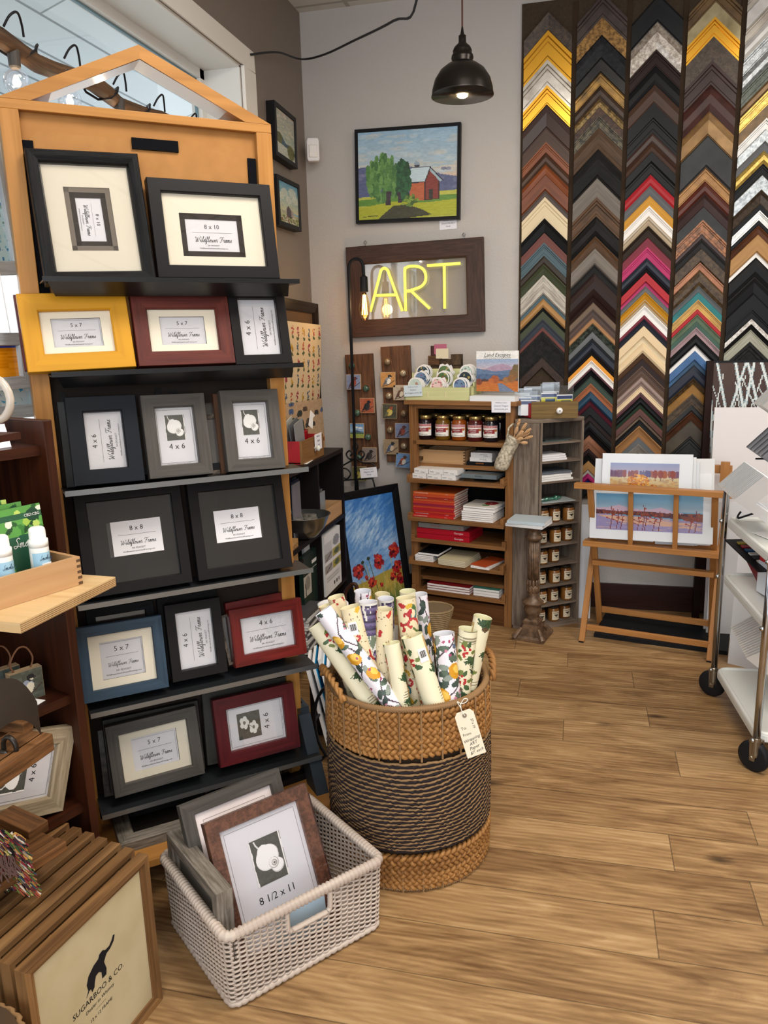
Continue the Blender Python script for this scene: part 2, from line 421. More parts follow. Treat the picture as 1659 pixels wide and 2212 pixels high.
    bp = N.new('ShaderNodeBump'); bp.inputs['Strength'].default_value = .12; bp.inputs['Distance'].default_value = .003; L.new(tot, bp.inputs['Height']); L.new(bp.outputs[0], b.inputs['Normal'])
    return m
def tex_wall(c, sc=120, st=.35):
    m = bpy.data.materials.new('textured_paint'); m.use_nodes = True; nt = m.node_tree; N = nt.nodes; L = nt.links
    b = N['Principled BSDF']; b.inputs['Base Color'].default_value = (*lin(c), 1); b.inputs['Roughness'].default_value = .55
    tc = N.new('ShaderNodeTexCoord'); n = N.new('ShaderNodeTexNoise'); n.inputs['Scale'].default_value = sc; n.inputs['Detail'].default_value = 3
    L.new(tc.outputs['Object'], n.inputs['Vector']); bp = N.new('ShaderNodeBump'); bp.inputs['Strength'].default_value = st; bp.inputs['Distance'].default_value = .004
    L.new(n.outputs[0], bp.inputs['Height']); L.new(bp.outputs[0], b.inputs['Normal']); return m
def tex_ceiling():
    m = tex_wall('d6d2cc', 90, .5); nt = m.node_tree; N = nt.nodes; L = nt.links; b = N['Principled BSDF']
    tc = N.new('ShaderNodeTexCoord'); br = N.new('ShaderNodeTexBrick'); br.offset = 0; br.inputs['Scale'].default_value = 1
    br.inputs['Brick Width'].default_value = 1.22; br.inputs['Row Height'].default_value = .61; br.inputs['Mortar Size'].default_value = .012
    br.inputs['Color1'].default_value = br.inputs['Color2'].default_value = (*lin('d3cfc8'), 1); br.inputs['Mortar'].default_value = (*lin('a9a49c'), 1)
    L.new(tc.outputs['Object'], br.inputs[0]); L.new(br.outputs[0], b.inputs['Base Color']); return m
YF, XR = -3.2, 3.0
struct('floor', MB().box(WX - .15, XR, YF, WY + .1, -.08, 0), tex_floor())
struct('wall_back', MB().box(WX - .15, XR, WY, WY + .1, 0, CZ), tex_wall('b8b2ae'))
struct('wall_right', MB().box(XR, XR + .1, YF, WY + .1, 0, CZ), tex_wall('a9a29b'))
struct('ceiling', MB().box(WX - .15, XR + .1, YF, WY + .1, CZ, CZ + .08), tex_ceiling())
wy0, wy1, wz0, wz1 = -1.4, 3.514, 0.85, 2.685      # window opening in the left wall
lw = MB(); lw.box(WX - .22, WX, wy1, WY, 0, CZ); lw.box(WX - .22, WX, YF, wy0, 0, CZ)
lw.box(WX - .22, WX, wy0, wy1, 0, wz0); lw.box(WX - .22, WX, wy0, wy1, wz1, CZ)
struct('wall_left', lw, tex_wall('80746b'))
trimw = mat('e9e4de', .5)
tr = MB(); tr.box(WX, WX + .018, wy0 - .1, wy1 + .125, wz1, wz1 + .085); tr.box(WX, WX + .018, wy1, wy1 + .125, wz0 - .1, wz1 + .0)
tr.box(WX, WX + .03, wy0 - .1, wy1 + .125, wz0 - .1, wz0)
struct('trim_1', tr, trimw, bevel=.004)
wf = MB(); J = WX - .19
wf.box(J, WX - .001, wy0, wy1, wz1 - .012, wz1 - .001); wf.box(J, WX - .001, wy1 - .012, wy1 - .001, wz0, wz1); wf.box(J, WX, wy0, wy1, wz0, wz0 + .012)
wf.box(J - .03, J + .02, wy0, wy1, wz1 - .05, wz1 - .012); wf.box(J - .03, J + .02, wy1 - .05, wy1 - .012, wz0, wz1 - .012)
wf.box(J - .03, J + .02, 1.35, 1.40, wz0, wz1 - .012)
w1 = struct('window_1', wf, mat('dcdad6', .5)); 
gk = MB(); gk.box(J - .012, J + .0, wy0, wy1 - .05, wz1 - .058, wz1 - .05); gk.box(J - .012, J, wy1 - .058, wy1 - .05, wz0, wz1 - .05)
gk.build('gasket', mat('6f8a96', .5), w1)
MB().box(J - .006, J - .003, wy0, wy1 - .055, wz0 + .012, wz1 - .056).build('window_pane', GLASS, w1)
# painted plank soffit of the porch outside, falling outwards
def soffit():
    m = bpy.data.materials.new('white_porch_boards'); m.use_nodes = True; nt = m.node_tree; N = nt.nodes; L = nt.links; b = N['Principled BSDF']
    tc = N.new('ShaderNodeTexCoord'); br = N.new('ShaderNodeTexBrick'); br.offset = .37; br.inputs['Scale'].default_value = 1
    br.inputs['Brick Width'].default_value = 2.6; br.inputs['Row Height'].default_value = .20; br.inputs['Mortar Size'].default_value = .007
    br.inputs['Color1'].default_value = (*lin('dfe9ee'), 1); br.inputs['Color2'].default_value = (*lin('d3e0e6'), 1); br.inputs['Mortar'].default_value = (*lin('7d8c92'), 1)
    mp = N.new('ShaderNodeMapping'); mp.inputs['Rotation'].default_value = (0, 0, PI / 2); L.new(tc.outputs['Object'], mp.inputs[0])
    L.new(mp.outputs[0], br.inputs[0]); L.new(br.outputs[0], b.inputs['Base Color']); b.inputs['Roughness'].default_value = .5; return m
so = struct('ceiling_porch', MB().box(-2.6, 0, -2.5, 6.5, 0, .04), soffit())
so.matrix_world = Matrix.Translation((WX - .24, 0, 3.25)) @ Matrix.Rotation(-.30, 4, 'Y')
pb = MB(); pb.box(-3.5, -3.38, -2.5, 6.5, 2.22, 2.42); pb.box(-2.6, 0, 2.05, 2.20, -.12, 0, Matrix.Translation((WX - .24, 0, 3.25)) @ Matrix.Rotation(-.30, 4, 'Y'))
struct('trim_2', pb, mat('dfe8ec', .5))
struct('ground_outside', MB().box(-9, WX - .22, -4, 9, -.3, -.2), mat('a9adab', .8))
struct('baseboard_back', MB().box(WX, XR, WY - .018, WY, 0, .14), mat('3a1c16', .4, kind='wood', c2='28120e'))
struct('baseboard_left', MB().box(WX, WX + .018, YF, WY - .018, 0, .14), mat('3a1c16', .4, kind='wood', c2='28120e'))

# ------------------------------------------------------------------ freestanding frame display
TD = Vector((0.755, 0.656, 0)).normalized(); TN = Vector((0.656, -0.755, 0)).normalized(); TC = Vector((-1.067, 1.915, 0))
TM = Matrix((TD, -TN, Vector((0, 0, 1)))).transposed().to_4x4(); TM.translation = TC      # local x along, -y towards the room
maple = mat('b47f43', .38, kind='wood', c2='9e6c35', sc=.5)
tower = thing('display_stand', 'tall maple display stand with a gabled top and black metal ledges full of picture frames', 'display stand', TM)
UL, UR, ZE, ZA = -.335, .335, 2.062, 2.225
YB, YFt = .115, .03
def part(mb, name, m, parent=tower, **k): return mb.build(name, m, parent, **k)
part(MB().box(UL, UL + .043, YFt, YB, .12, ZE - .012), 'post', maple, bevel=.002)
part(MB().box(UR - .043, UR, YFt, YB, .12, ZE - .012), 'post', maple, bevel=.002)
part(MB().box(UL + .0, UR - .0, YFt, YB, ZE - .0125, ZE + .010), 'crossbeam', maple, bevel=.002)
g = MB(); th = .030
def rafter(sg):
    x0 = UL if sg < 0 else UR
    P = [(x0, ZE + .010), (0, ZA), (0, ZA - th * 1.05), (x0 - sg * th * 2.4, ZE + .010)]
    b = MB(); n = 4
    for yy, rv in ((YFt, sg > 0), (YB, sg < 0)):
        q = [(x, yy, z) for x, z in P]; uv = [(x, z) for x, z in P]
        b.quad(q if rv else q[::-1], uv if rv else uv[::-1])
    for i in range(4):
        a, c = P[i], P[(i + 1) % 4]
        b.quad([(a[0], YFt, a[1]), (c[0], YFt, c[1]), (c[0], YB, c[1]), (a[0], YB, a[1])], [(0, 0), (.4, 0), (.4, .08), (0, .08)])
    return b
part(rafter(-1), 'gable_rail', maple); part(rafter(1), 'gable_rail', maple)
for sg in (-1, 1):     # pale laminate on the underside
    x0 = (UL if sg < 0 else UR) - sg * th * 2.4
    l = MB(); l.quad([(x0, YFt + .004, ZE + .0102), (0, YFt + .004, ZA - th * 1.08), (0, YB - .001, ZA - th * 1.08), (x0, YB - .001, ZE + .0102)])
    part(l, 'gable_lining', mat('cfc3ba', .25, .35))
part(MB().box(UL + .043, UR - .043, .050, .056, 1.45, ZE - .0125), 'back_panel', mat('a6733c', .6, kind='mottle', c2='9b6a35'))
part(MB().box(UL + .043, UR - .043, .060, .066, .15, 1.45), 'lower_back_panel', mat('2a221e', .7))
bp = MB(); R0, R1 = UL + .06, UR - .06
bp.prism([(R0, 1.5), (R1, 1.5), (R1, 1.99), (R1 - .02, 2.008), (R0 + .02, 2.008), (R0, 1.99)], -.003, 0, Matrix(((1, 0, 0, 0), (0, 0, 1, .049), (0, 1, 0, 0), (0, 0, 0, 1))))
part(bp, 'hardboard_panel', mat('a9763f', .6, kind='mottle', c2='9f6e39', sc=2))
vel = mat('0c0c10', .95)
part(MB().box(R0 - .016, R0 + .008, .040, .046, 1.62, 1.985), 'hook_strip', vel)
part(MB().box(R1 - .008, R1 + .014, .040, .046, 1.70, 1.985), 'hook_strip', vel)
part(MB().box(-.035, .082, .040, .046, 1.985, 2.012), 'hook_strip', vel)
ledge_m = mat('3a3d42', .3, .6); ledge_b = mat('17181b', .35, .3)
SHZ = [1.655, 1.432, 1.140, .840, .538, .235]
for i, z in enumerate(SHZ):
    a = -.295 if i else -.29; b2 = .355
    s = MB(); s.box(a, b2, -.075, .05, z - .004, z)
    s.box(a, b2, -.078, -.074, z - .004, z + .008)
    if i < 2: s.quad([(a + .01, -.075, z - .004), (b2 - .03, -.075, z - .004), (b2 - .01, -.01, z - .034), (a + .03, -.01, z - .034)])
    lg_ = part(s, 'ledge', ledge_b if i < 3 else ledge_m)
    if i >= 2: MB().box(a, b2, -.0795, -.0782, z - .006, z + .008).build('lip', mat('8d9296', .3, .8), lg_)
slate = mat('2c343c', .5)
for u in (UL - .005, UR + .006):
    M = Matrix(((0, 0, 1, u), (1, 0, 0, 0), (0, 1, 0, 0), (0, 0, 0, 1)))
    part(MB().prism([(.06, .36), (.09, .0), (.14, .0), (.12, .36)], -.01, .01, M), 'rear_leg', slate)
    part(MB().prism([(.05, .34), (.02, .34), (-.175, .02), (-.175, 0), (-.1, 0), (.05, .26)], -.02, .02, M), 'front_leg', slate)
    part(MB().box(u - .02, u + .02, YFt, YB, .115, .36), 'leg_bracket', slate)
part(MB().box(UL - .03, UR + .055, -.17, .14, .105, .128), 'base_shelf', maple, bevel=.002)

# ------------------------------------------------------------------ picture frames
def ring(mb, w, h, b, prof, z0=0.0, split=True):
    """mitred frame of outer size w x h standing on z0; prof = [(across 0..1, y)]"""
    def pt(c, t, y):
        o = b * t
        return {0: (-w / 2 + o, y, z0 + o), 1: (w / 2 - o, y, z0 + o), 2: (w / 2 - o, y, z0 + h - o), 3: (-w / 2 + o, y, z0 + h - o)}[c]
    Ls = [w, h, w, h]
    for c in range(4):
        d = (c + 1) % 4
        for k in range(len(prof) - 1):
            (t0, y0), (t1, y1) = prof[k], prof[k + 1]
            v0 = b * t0 + abs(y0) + c * .31; v1 = v0 + max(b * abs(t1 - t0), abs(y1 - y0))
            mb.quad([pt(c, t0, y0), pt(d, t0, y0), pt(d, t1, y1), pt(c, t1, y1)], [(b * t0, v0), (Ls[c] - b * t0, v0), (Ls[c] - b * t1, v1), (b * t1, v1)])
    return mb
P_FLAT = lambda d: [(1, d), (0, d), (0, .002), (.03, 0), (.93, 0), (1, .004), (1, d)]
P_BEV = lambda d: [(1, d), (0, d), (0, .004), (.06, 0), (.35, .002), (.9, .008), (.9, .012), (1, .014), (1, d)]
P_DEEP = lambda d: [(1, d), (0, d), (0, .006), (.12, 0), (.5, .001), (.85, .006), (1, .018), (1, d)]
XZ = lambda x, y, z: Matrix(((1, 0, 0, x), (0, 0, -1, y), (0, 1, 0, z), (0, 0, 0, 1)))     # text plane, faces -y
def wf_card(root, x, z, cw, ch, y, size, rot=0, border=False):
    c = MB().box(x - cw / 2, x + cw / 2, y, y + .0008, z - ch / 2, z + ch / 2).build('insert_card', CARD, root)
    W, H = (cw, ch) if rot == 0 else (ch, cw)
    M = XZ(x, y - .0005, z) @ Matrix.Rotation(rot, 4, 'Z')
    t = MB(); T = lambda s, px, py, sz, **k: t.mesh(tmesh(s, sz, **k), M @ Matrix.Translation((px, py, 0)))
    T(size, 0, H * .27, H * .19)
    t.ribbon([(-W * .38, H * .09), (W * .38, H * .09)], H * .006, M)
    script(t, 'Wildflower Frame', W * .72, M @ Matrix.Translation((0, -H * .14, 0)))
    T('541.PDAGDT', 0, -H * .31, H * .068)
    T('WildflowerStudioArtandFraming.com', 0, -H * .40, H * .060, xs=1.0)
    if border: 
        for a, b_ in (((-W * .47, H * .45), (W * .47, H * .45)), ((W * .47, H * .45), (W * .47, -H * .4))): t.ribbon([a, b_], H * .006, M)
    t.build('lettering', INK, c)
    return c
def calla(w=44, h=56):
    c = Cv(w, h, '4a4b45'); c.strokes(.05, 5, 4)
    for x0, x1 in ((0, .05), (.95, 1)):
        c.poly([(x0, 0), (x1 - .02, 0), (x1, .3), (x1 - .02, .6), (x1, 1), (x0, 1)], 'eeeae8')
    c.line([(.17, .04), (.20, .12), (.26, .20), (.34, .26)], .045, 'dedcd8')
    c.ell(.47, .46, .33, .30, 'd8d6d2', rot=1.0); c.ell(.46, .45, .32, .285, 'f3f1ef', rot=1.0); c.ell(.40, .36, .22, .20, 'f3f1ef')
    c.ell(.72, .70, .21, .15, 'cfccc8', rot=-.5); c.ell(.72, .69, .19, .13, 'f5f3f1', rot=-.5)
    c.ell(.62, .62, .155, .125, 'b9b6b1'); c.ell(.61, .61, .135, .108, 'f0eeeb'); c.ell(.635, .625, .085, .07, '9a9792'); c.ell(.63, .62, .06, .048, 'dddad6'); c.ell(.64, .625, .03, .024, '5d5c57')
    return c
def cosmos(w=44, h=56):
    c = Cv(w, h, '43443f'); c.strokes(.06, 4, 4)
    for cx, cy in ((.38, .68), (.62, .30)):
        c.line([(cx, cy), (cx - .2, cy + .3)], .03, '6a6b62')
        for k in range(5):
            a = k * 2 * PI / 5 + .3; c.ell(cx + .15 * math.cos(a), cy + .12 * math.sin(a), .11, .09, 'e6e4df')
        c.ell(cx, cy, .07, .06, '6e6c64')
    return c
def photo_card(root, x, z, cw, ch, y, size, art, rot=0, aw=.52, ah=.44, ay=.15, fine=True, tsz=.135):
    c = MB().box(x - cw / 2, x + cw / 2, y, y + .0008, z - ch / 2, z + ch / 2).build('insert_card', CARD, root)
    W, H = (cw, ch) if rot == 0 else (ch, cw)
    M = XZ(x, y - .0006, z) @ Matrix.Rotation(rot, 4, 'Z')
    t = MB(); a, b = W * .45, H * .46
    for p, q in (((-a, b), (a, b)), ((a, b), (a, -b)), ((a, -b), (-a, -b)), ((-a, -b), (-a, b))): t.ribbon([p, q], .0006, M)
    t.mesh(tmesh(size, H * tsz), M @ Matrix.Translation((0, H * (ay - ah / 2) - H * .11, 0)))
    if fine: t.mesh(tmesh('Frame USA, Inc. - Cincinnati, OH - Made in the USA', H * .019), M @ Matrix.Translation((0, -H * .48, 0)))
    t.build('lettering', INK, c)
    x0, x1, y0, y1 = -W * aw / 2, W * aw / 2, H * (ay - ah / 2), H * (ay + ah / 2)
    canvas('photograph', art, lambda u, v: M @ Vector((x0 + (x1 - x0) * u, y0 + (y1 - y0) * v, .0004)), c, .6)
    return c
def pframe(label, M, w, h, b, d, m, prof=P_FLAT, mt=None, win=None, group=None, glass=True, name='picture_frame', back=True):
    r = thing(name, label, 'picture frame', M, group)
    ring(MB(), w, h, b, prof(d)).build('border', m, r)
    if back: MB().box(-w / 2 + b * .5, w / 2 - b * .5, d * .75, d * .8, b * .5, h - b * .5).build('backing_board', mat('3a322b', .8), r)
    if mt is not None:
        iw, ih = w - 2 * b, h - 2 * b; x0, x1, z0, z1 = win
        X0, X1, Z0, Z1 = -iw / 2 + iw * x0, -iw / 2 + iw * x1, b + ih * z0, b + ih * z1
        mm = MB(); y = d * .5
        mm.box(-iw / 2 - .002, iw / 2 + .002, y, y + .002, Z1, h - b + .002); mm.box(-iw / 2 - .002, iw / 2 + .002, y, y + .002, b - .002, Z0)
        mm.box(-iw / 2 - .002, X0, y, y + .002, Z0, Z1); mm.box(X1, iw / 2 + .002, y, y + .002, Z0, Z1)
        mm.build('mat_board', mt, r)
    if glass: MB().box(-w / 2 + b * .96, w / 2 - b * .96, .0145 if d > .02 else d * .45, .016 if d > .02 else d * .5, b * .96, h - b * .96).build('glass', GLASS, r)
    return r
def tower_fit(cor, lean, off=0.0):
    n = (TN * math.cos(lean) + Vector((0, 0, 1)) * math.sin(lean)).normalized()
    px = sum(c[0] for c in cor) / 4; py = sum(c[1] for c in cor) / 4
    p = onp(px, py, TC + TN * off, TN)
    return fit(cor, p, n)
# materials of the mouldings
m_grain = mat('17171a', .4, kind='weather', c2='09090a', bump=.6); m_black = mat('1c1a1b', .42); m_black2 = mat('1c1b1d', .4)
m_yellow = mat('c98f1c', .45, kind='wood', c2='bc8417', sc=.6); m_red = mat('602820', .5, kind='weather', c2='4c1e19', sc=.4, bump=.2)
m_grey = mat('504c48', .5, kind='wood', c2='3f3b38'); m_bluewood = mat('34485a', .5, kind='wood', c2='26384a')
m_cherry = mat('6e211d', .35, kind='wood', c2='4f1613'); m_burg = mat('5a1b1f', .4, kind='wood', c2='43141a'); m_navyblk = mat('1d2026', .42)
m_speck = mat('6f6258', .6, kind='speckle', c2='3a342f'); m_greywood = mat('8d857b', .6, kind='weather', c2='5a534b')
m_brown = mat('5b3a25', .5, kind='wood', c2='3f2717')
MDK = mat('2a2523', .8); MTAUPE = mat('6f655b', .8)
# row 1
M, w, h = tower_fit([(60, 311), (301, 336), (336, 600), (92, 616)], .20, .034)
r = pframe('large black grained frame standing upright with sideways 8 x 10 card, on the top ledge', M, w, h, .030, .045, m_grain, P_DEEP, MATW, (.22, .76, .20, .80))
iw, ih = w - .06, h - .06
def matring(root, w, h, b, win, t, y, m, nm='inner_mat'):
    iw, ih = w - 2 * b, h - 2 * b; X0, X1, Z0, Z1 = -iw / 2 + iw * win[0], -iw / 2 + iw * win[1], b + ih * win[2], b + ih * win[3]
    a = MB(); a.box(X0 - .001, X1 + .001, y, y + .001, Z1 - t, Z1 + .001); a.box(X0 - .001, X1 + .001, y, y + .001, Z0 - .001, Z0 + t)
    a.box(X0 - .001, X0 + t, y, y + .001, Z0, Z1); a.box(X1 - t, X1 + .001, y, y + .001, Z0, Z1); a.build(nm, m, root)
    return (X0 + X1) / 2, (Z0 + Z1) / 2, X1 - X0 - 2 * t, Z1 - Z0 - 2 * t
c = matring(r, w, h, .030, (.22, .76, .20, .80), .012, .0245, MTAUPE, 'outer_mat')
matring(r, w, h, .030, (.22, .76, .20, .80), .024, .026, MDK)
wf_card(r, c[0], c[1], c[2] - .024, c[3] - .024, .0285, '8 x 10', -PI / 2)
M, w, h = tower_fit([(315, 380), (583, 400), (605, 600), (343, 600)], .18, .022)
r = pframe('wide matte black frame with double mat and 8 x 10 card, on the top ledge', M, w, h, .033, .03, m_black2, P_FLAT, MATW, (.16, .80, .14, .74))
c = matring(r, w, h, .033, (.16, .80, .14, .74), .014, .017, MDK)
wf_card(r, c[0], c[1], c[2], c[3], .019, '8 x 10')
# row 2
for cor, lab, mm, b, prof, mt, win, sz, rot, bd in (
    ([(35, 632), (273, 632), (292, 790), (60, 807)], 'bright yellow frame with 5 x 7 card, leftmost on the second ledge', m_yellow, .044, P_FLAT, MATW, (.15, .85, .16, .84), '5 x 7', 0, True),
    ([(281, 636), (491, 635), (509, 785), (300, 790)], 'distressed barn red frame with 5 x 7 card, beside the yellow frame', m_red, .038, P_FLAT, MATW, (.17, .83, .17, .84), '5 x 7', 0, False),
    ([(490, 624), (613, 622), (632, 785), (510, 786)], 'small black frame with sideways 4 x 6 card, right end of the second ledge', m_black, .027, P_FLAT, None, None, '4 x 6', PI / 2, False)):
    M, w, h = tower_fit(cor, .24, .01)
    r = pframe(lab, M, w, h, b, .026, mm, prof, mt, win)
    iw, ih = w - 2 * b, h - 2 * b
    q = win or (0, 1, 0, 1)
    wf_card(r, -iw / 2 + iw * (q[0] + q[1]) / 2, b + ih * (q[2] + q[3]) / 2, iw * (q[1] - q[0]), ih * (q[3] - q[2]), .0185, sz, rot, bd)
# row 3
M, w, h = tower_fit([(137, 857), (290, 853), (316, 1036), (165, 1052)], .24, .015)
r = pframe('blue-black frame with sideways 4 x 6 card, leftmost on the third ledge', M, w, h, .040, .036, m_navyblk)
wf_card(r, .0, h / 2, w - .08, h - .08, .02, '4 x 6', PI / 2)
for cor, lab in (([(300, 853), (440, 849), (462, 1022), (326, 1036)], 'grey wood frame with white calla lily card, middle of the third ledge'),
                 ([(470, 843), (597, 840), (620, 1010), (497, 1020)], 'grey wood frame with white calla lily card, right end of the third ledge')):
    M, w, h = tower_fit(cor, .24, .015)
    r = pframe(lab, M, w, h, .034, .03, m_grey)
    photo_card(r, 0, h / 2, w - .068, h - .068, .02, '4 x 6', calla())
# row 4
for cor, lab, cx in (([(155, 1066), (388, 1042), (416, 1257), (191, 1294)], 'square black frame with 8 x 8 card on black mat, left on the fourth ledge', .01),
                 ([(400, 1044), (603, 1024), (637, 1223), (432, 1255)], 'square black frame with 8 x 8 card on black mat, right on the fourth ledge', -.005)):
    M, w, h = tower_fit(cor, .24, .015)
    r = pframe(lab, M, w, h, .029, .03, m_black, P_FLAT, mat('231f1c', .6, kind='wood', c2='1e1a18'), (.2, .8, .31, .73))
    wf_card(r, cx, h * .52, (w - .058) * .60, (h - .058) * .42, .0138, '8 x 8')
# row 5
for cor, lab, mm, b, mt, win, sz, rot, bd, off in (
    ([(162, 1358), (346, 1329), (368, 1483), (179, 1523)], 'slate blue wood frame with 5 x 7 card, left on the fifth ledge', m_bluewood, .029, MATW, (.17, .84, .15, .85), '5 x 7', 0, True, .03),
    ([(352, 1310), (473, 1289), (494, 1451), (376, 1474)], 'slim black frame with sideways 4 x 6 card, middle of the fifth ledge', m_black, .028, None, None, '4 x 6', PI / 2, False, .015),
    ([(492, 1318), (646, 1293), (668, 1409), (511, 1445)], 'cherry red frame with 4 x 6 card, right on the fifth ledge', m_cherry, .032, None, None, '4 x 6', 0, False, .02)):
    M, w, h = tower_fit(cor, .2, off)
    r = pframe(lab, M, w, h, b, .026, mm, P_FLAT, mt, win)
    iw, ih = w - 2 * b, h - 2 * b; q = win or (0, 1, 0, 1)
    wf_card(r, -iw / 2 + iw * (q[0] + q[1]) / 2, b + ih * (q[2] + q[3]) / 2, iw * (q[1] - q[0]), ih * (q[3] - q[2]), .0185, sz, rot, bd)
# row 6
M, w, h = tower_fit([(228, 1571), (422, 1525), (444, 1670), (247, 1727)], .22, .03)
r = pframe('grey wood frame with 5 x 7 card and cream mat, left on the lowest ledge', M, w, h, .032, .03, m_grey, P_FLAT, MATW, (.17, .84, .16, .85))
iw, ih = w - .064, h - .064
wf_card(r, .0, h / 2, iw * .67, ih * .69, .0185, '5 x 7', 0, True)
M, w, h = tower_fit([(458, 1514), (631, 1474), (652, 1613), (477, 1660)], .2, .03)
r = pframe('burgundy frame with sideways 4 x 6 card of two white flowers, on the lowest ledge', M, w, h, .038, .03, m_burg)
photo_card(r, 0, h / 2, w - .076, h - .076, .018, '4 x 6', cosmos(), PI / 2, aw=.62, ah=.40, ay=.12)
# stacked behind the front ones
for cor, off, lab, mm, d, b in (
    ([(30, 634), (268, 634), (280, 785), (52, 803)], -.022, 'dark wine frame hidden behind the yellow frame', m_burg, .02, .03),
    ([(123, 822), (345, 815), (372, 1020), (150, 1040)], -.03, 'wide black frame stacked behind the blue-black frame on the third ledge', m_black2, .022, .02),
    ([(360, 815), (585, 812), (612, 1008), (385, 1020)], -.03, 'large black frame standing behind the two calla lily frames', mat('1b1b1e', .5), .02, .022),
    ([(120, 868), (262, 862), (290, 1040), (148, 1054)], -.018, 'dark grey frame peeping out left of the blue-black frame', mat('2b2e30', .5), .02, .03),
    ([(455, 850), (582, 846), (604, 1013), (482, 1024)], -.014, 'reddish brown frame tucked behind the right calla lily frame', m_brown, .02, .03),
    ([(430, 895), (490, 893), (500, 1020), (446, 1028)], -.018, 'speckled taupe frame between the two calla lily frames', m_speck, .014, .014),
    ([(185, 1318), (330, 1296), (350, 1460), (205, 1490)], -.012, 'black frame rising behind the slate blue frame', mat('15171a', .6, kind='weather', c2='0a0b0d'), .018, .024),
    ([(335, 1290), (465, 1270), (485, 1440), (358, 1462)], -.012, 'black textured frame rising behind the slim black frame', mat('17171a', .6, kind='weather', c2='0a0a0b'), .018, .024),
    ([(487, 1302), (627, 1276), (648, 1400), (505, 1436)], -.008, 'taller cherry red frame behind the front cherry red one', m_cherry, .022, .034),
    ([(474, 1330), (500, 1325), (515, 1430), (492, 1440)], .0, 'speckled grey frame edge left of the cherry red frame', m_speck, .014, .008),
    ([(220, 1556), (425, 1514), (446, 1660), (240, 1715)], -.004, 'dark grey frame directly behind the grey 5 x 7 frame', mat('3b3936', .5, kind='wood', c2='2e2c2a'), .022, .03),
    ([(208, 1580), (300, 1560), (320, 1700), (228, 1722)], -.03, 'pewter frame sticking out left of the grey 5 x 7 frame', mat('5a5853', .4, .4, kind='speckle', c2='3a3836'), .02, .02),
    ([(432, 1493), (622, 1462), (645, 1610), (452, 1655)], -.012, 'charcoal wood frame behind the burgundy frame', mat('3d3b37', .5, kind='wood', c2='2b2a27'), .03, .034)):
    M, w, h = tower_fit(cor, .22, off - .008)
    pframe(lab, M, w, h, b, d, mm)
# price stickers hanging over ledge 2 on the frames behind
def lie(label, px, py, z, w, h, ang, b, d, mm, rise=0.0):
    p = on(px, py, 2, z + d)
    c, s = math.cos(ang), math.sin(ang)
    X = Vector((c, s, 0)); Y = Vector((-s, c, 0)) * math.cos(rise) + Vector((0, 0, math.sin(rise)))
    Mx = Matrix((X, X.cross(Y) * -1, Y)).transposed().to_4x4(); Mx.translation = p - Y * h / 2
    return pframe(label, Mx, w, h, b, d, mm)
TA = math.atan2(TD.y, TD.x)
lie('weathered grey wood frame lying flat on the base shelf', 372, 1738, .129, .34, .25, TA, .045, .03, m_greywood)
r = lie('flat black frame with a 4 x 6 card, lying on the weathered grey frame', 350, 1700, .161, .22, .17, TA, .04, .02, mat('171719', .4))
photo_card(r, 0, .095, .16, .11, .013, '4 x 6', calla(), 0, fine=False)
lie('plain black frame lying flat at the right end of the base shelf', 570, 1662, .129, .25, .2, TA + .1, .03, .02, m_black2)
lie('small black frame lying on the other flat black frames', 520, 1668, .151, .2, .16, TA - .2, .025, .018, mat('121214', .5))

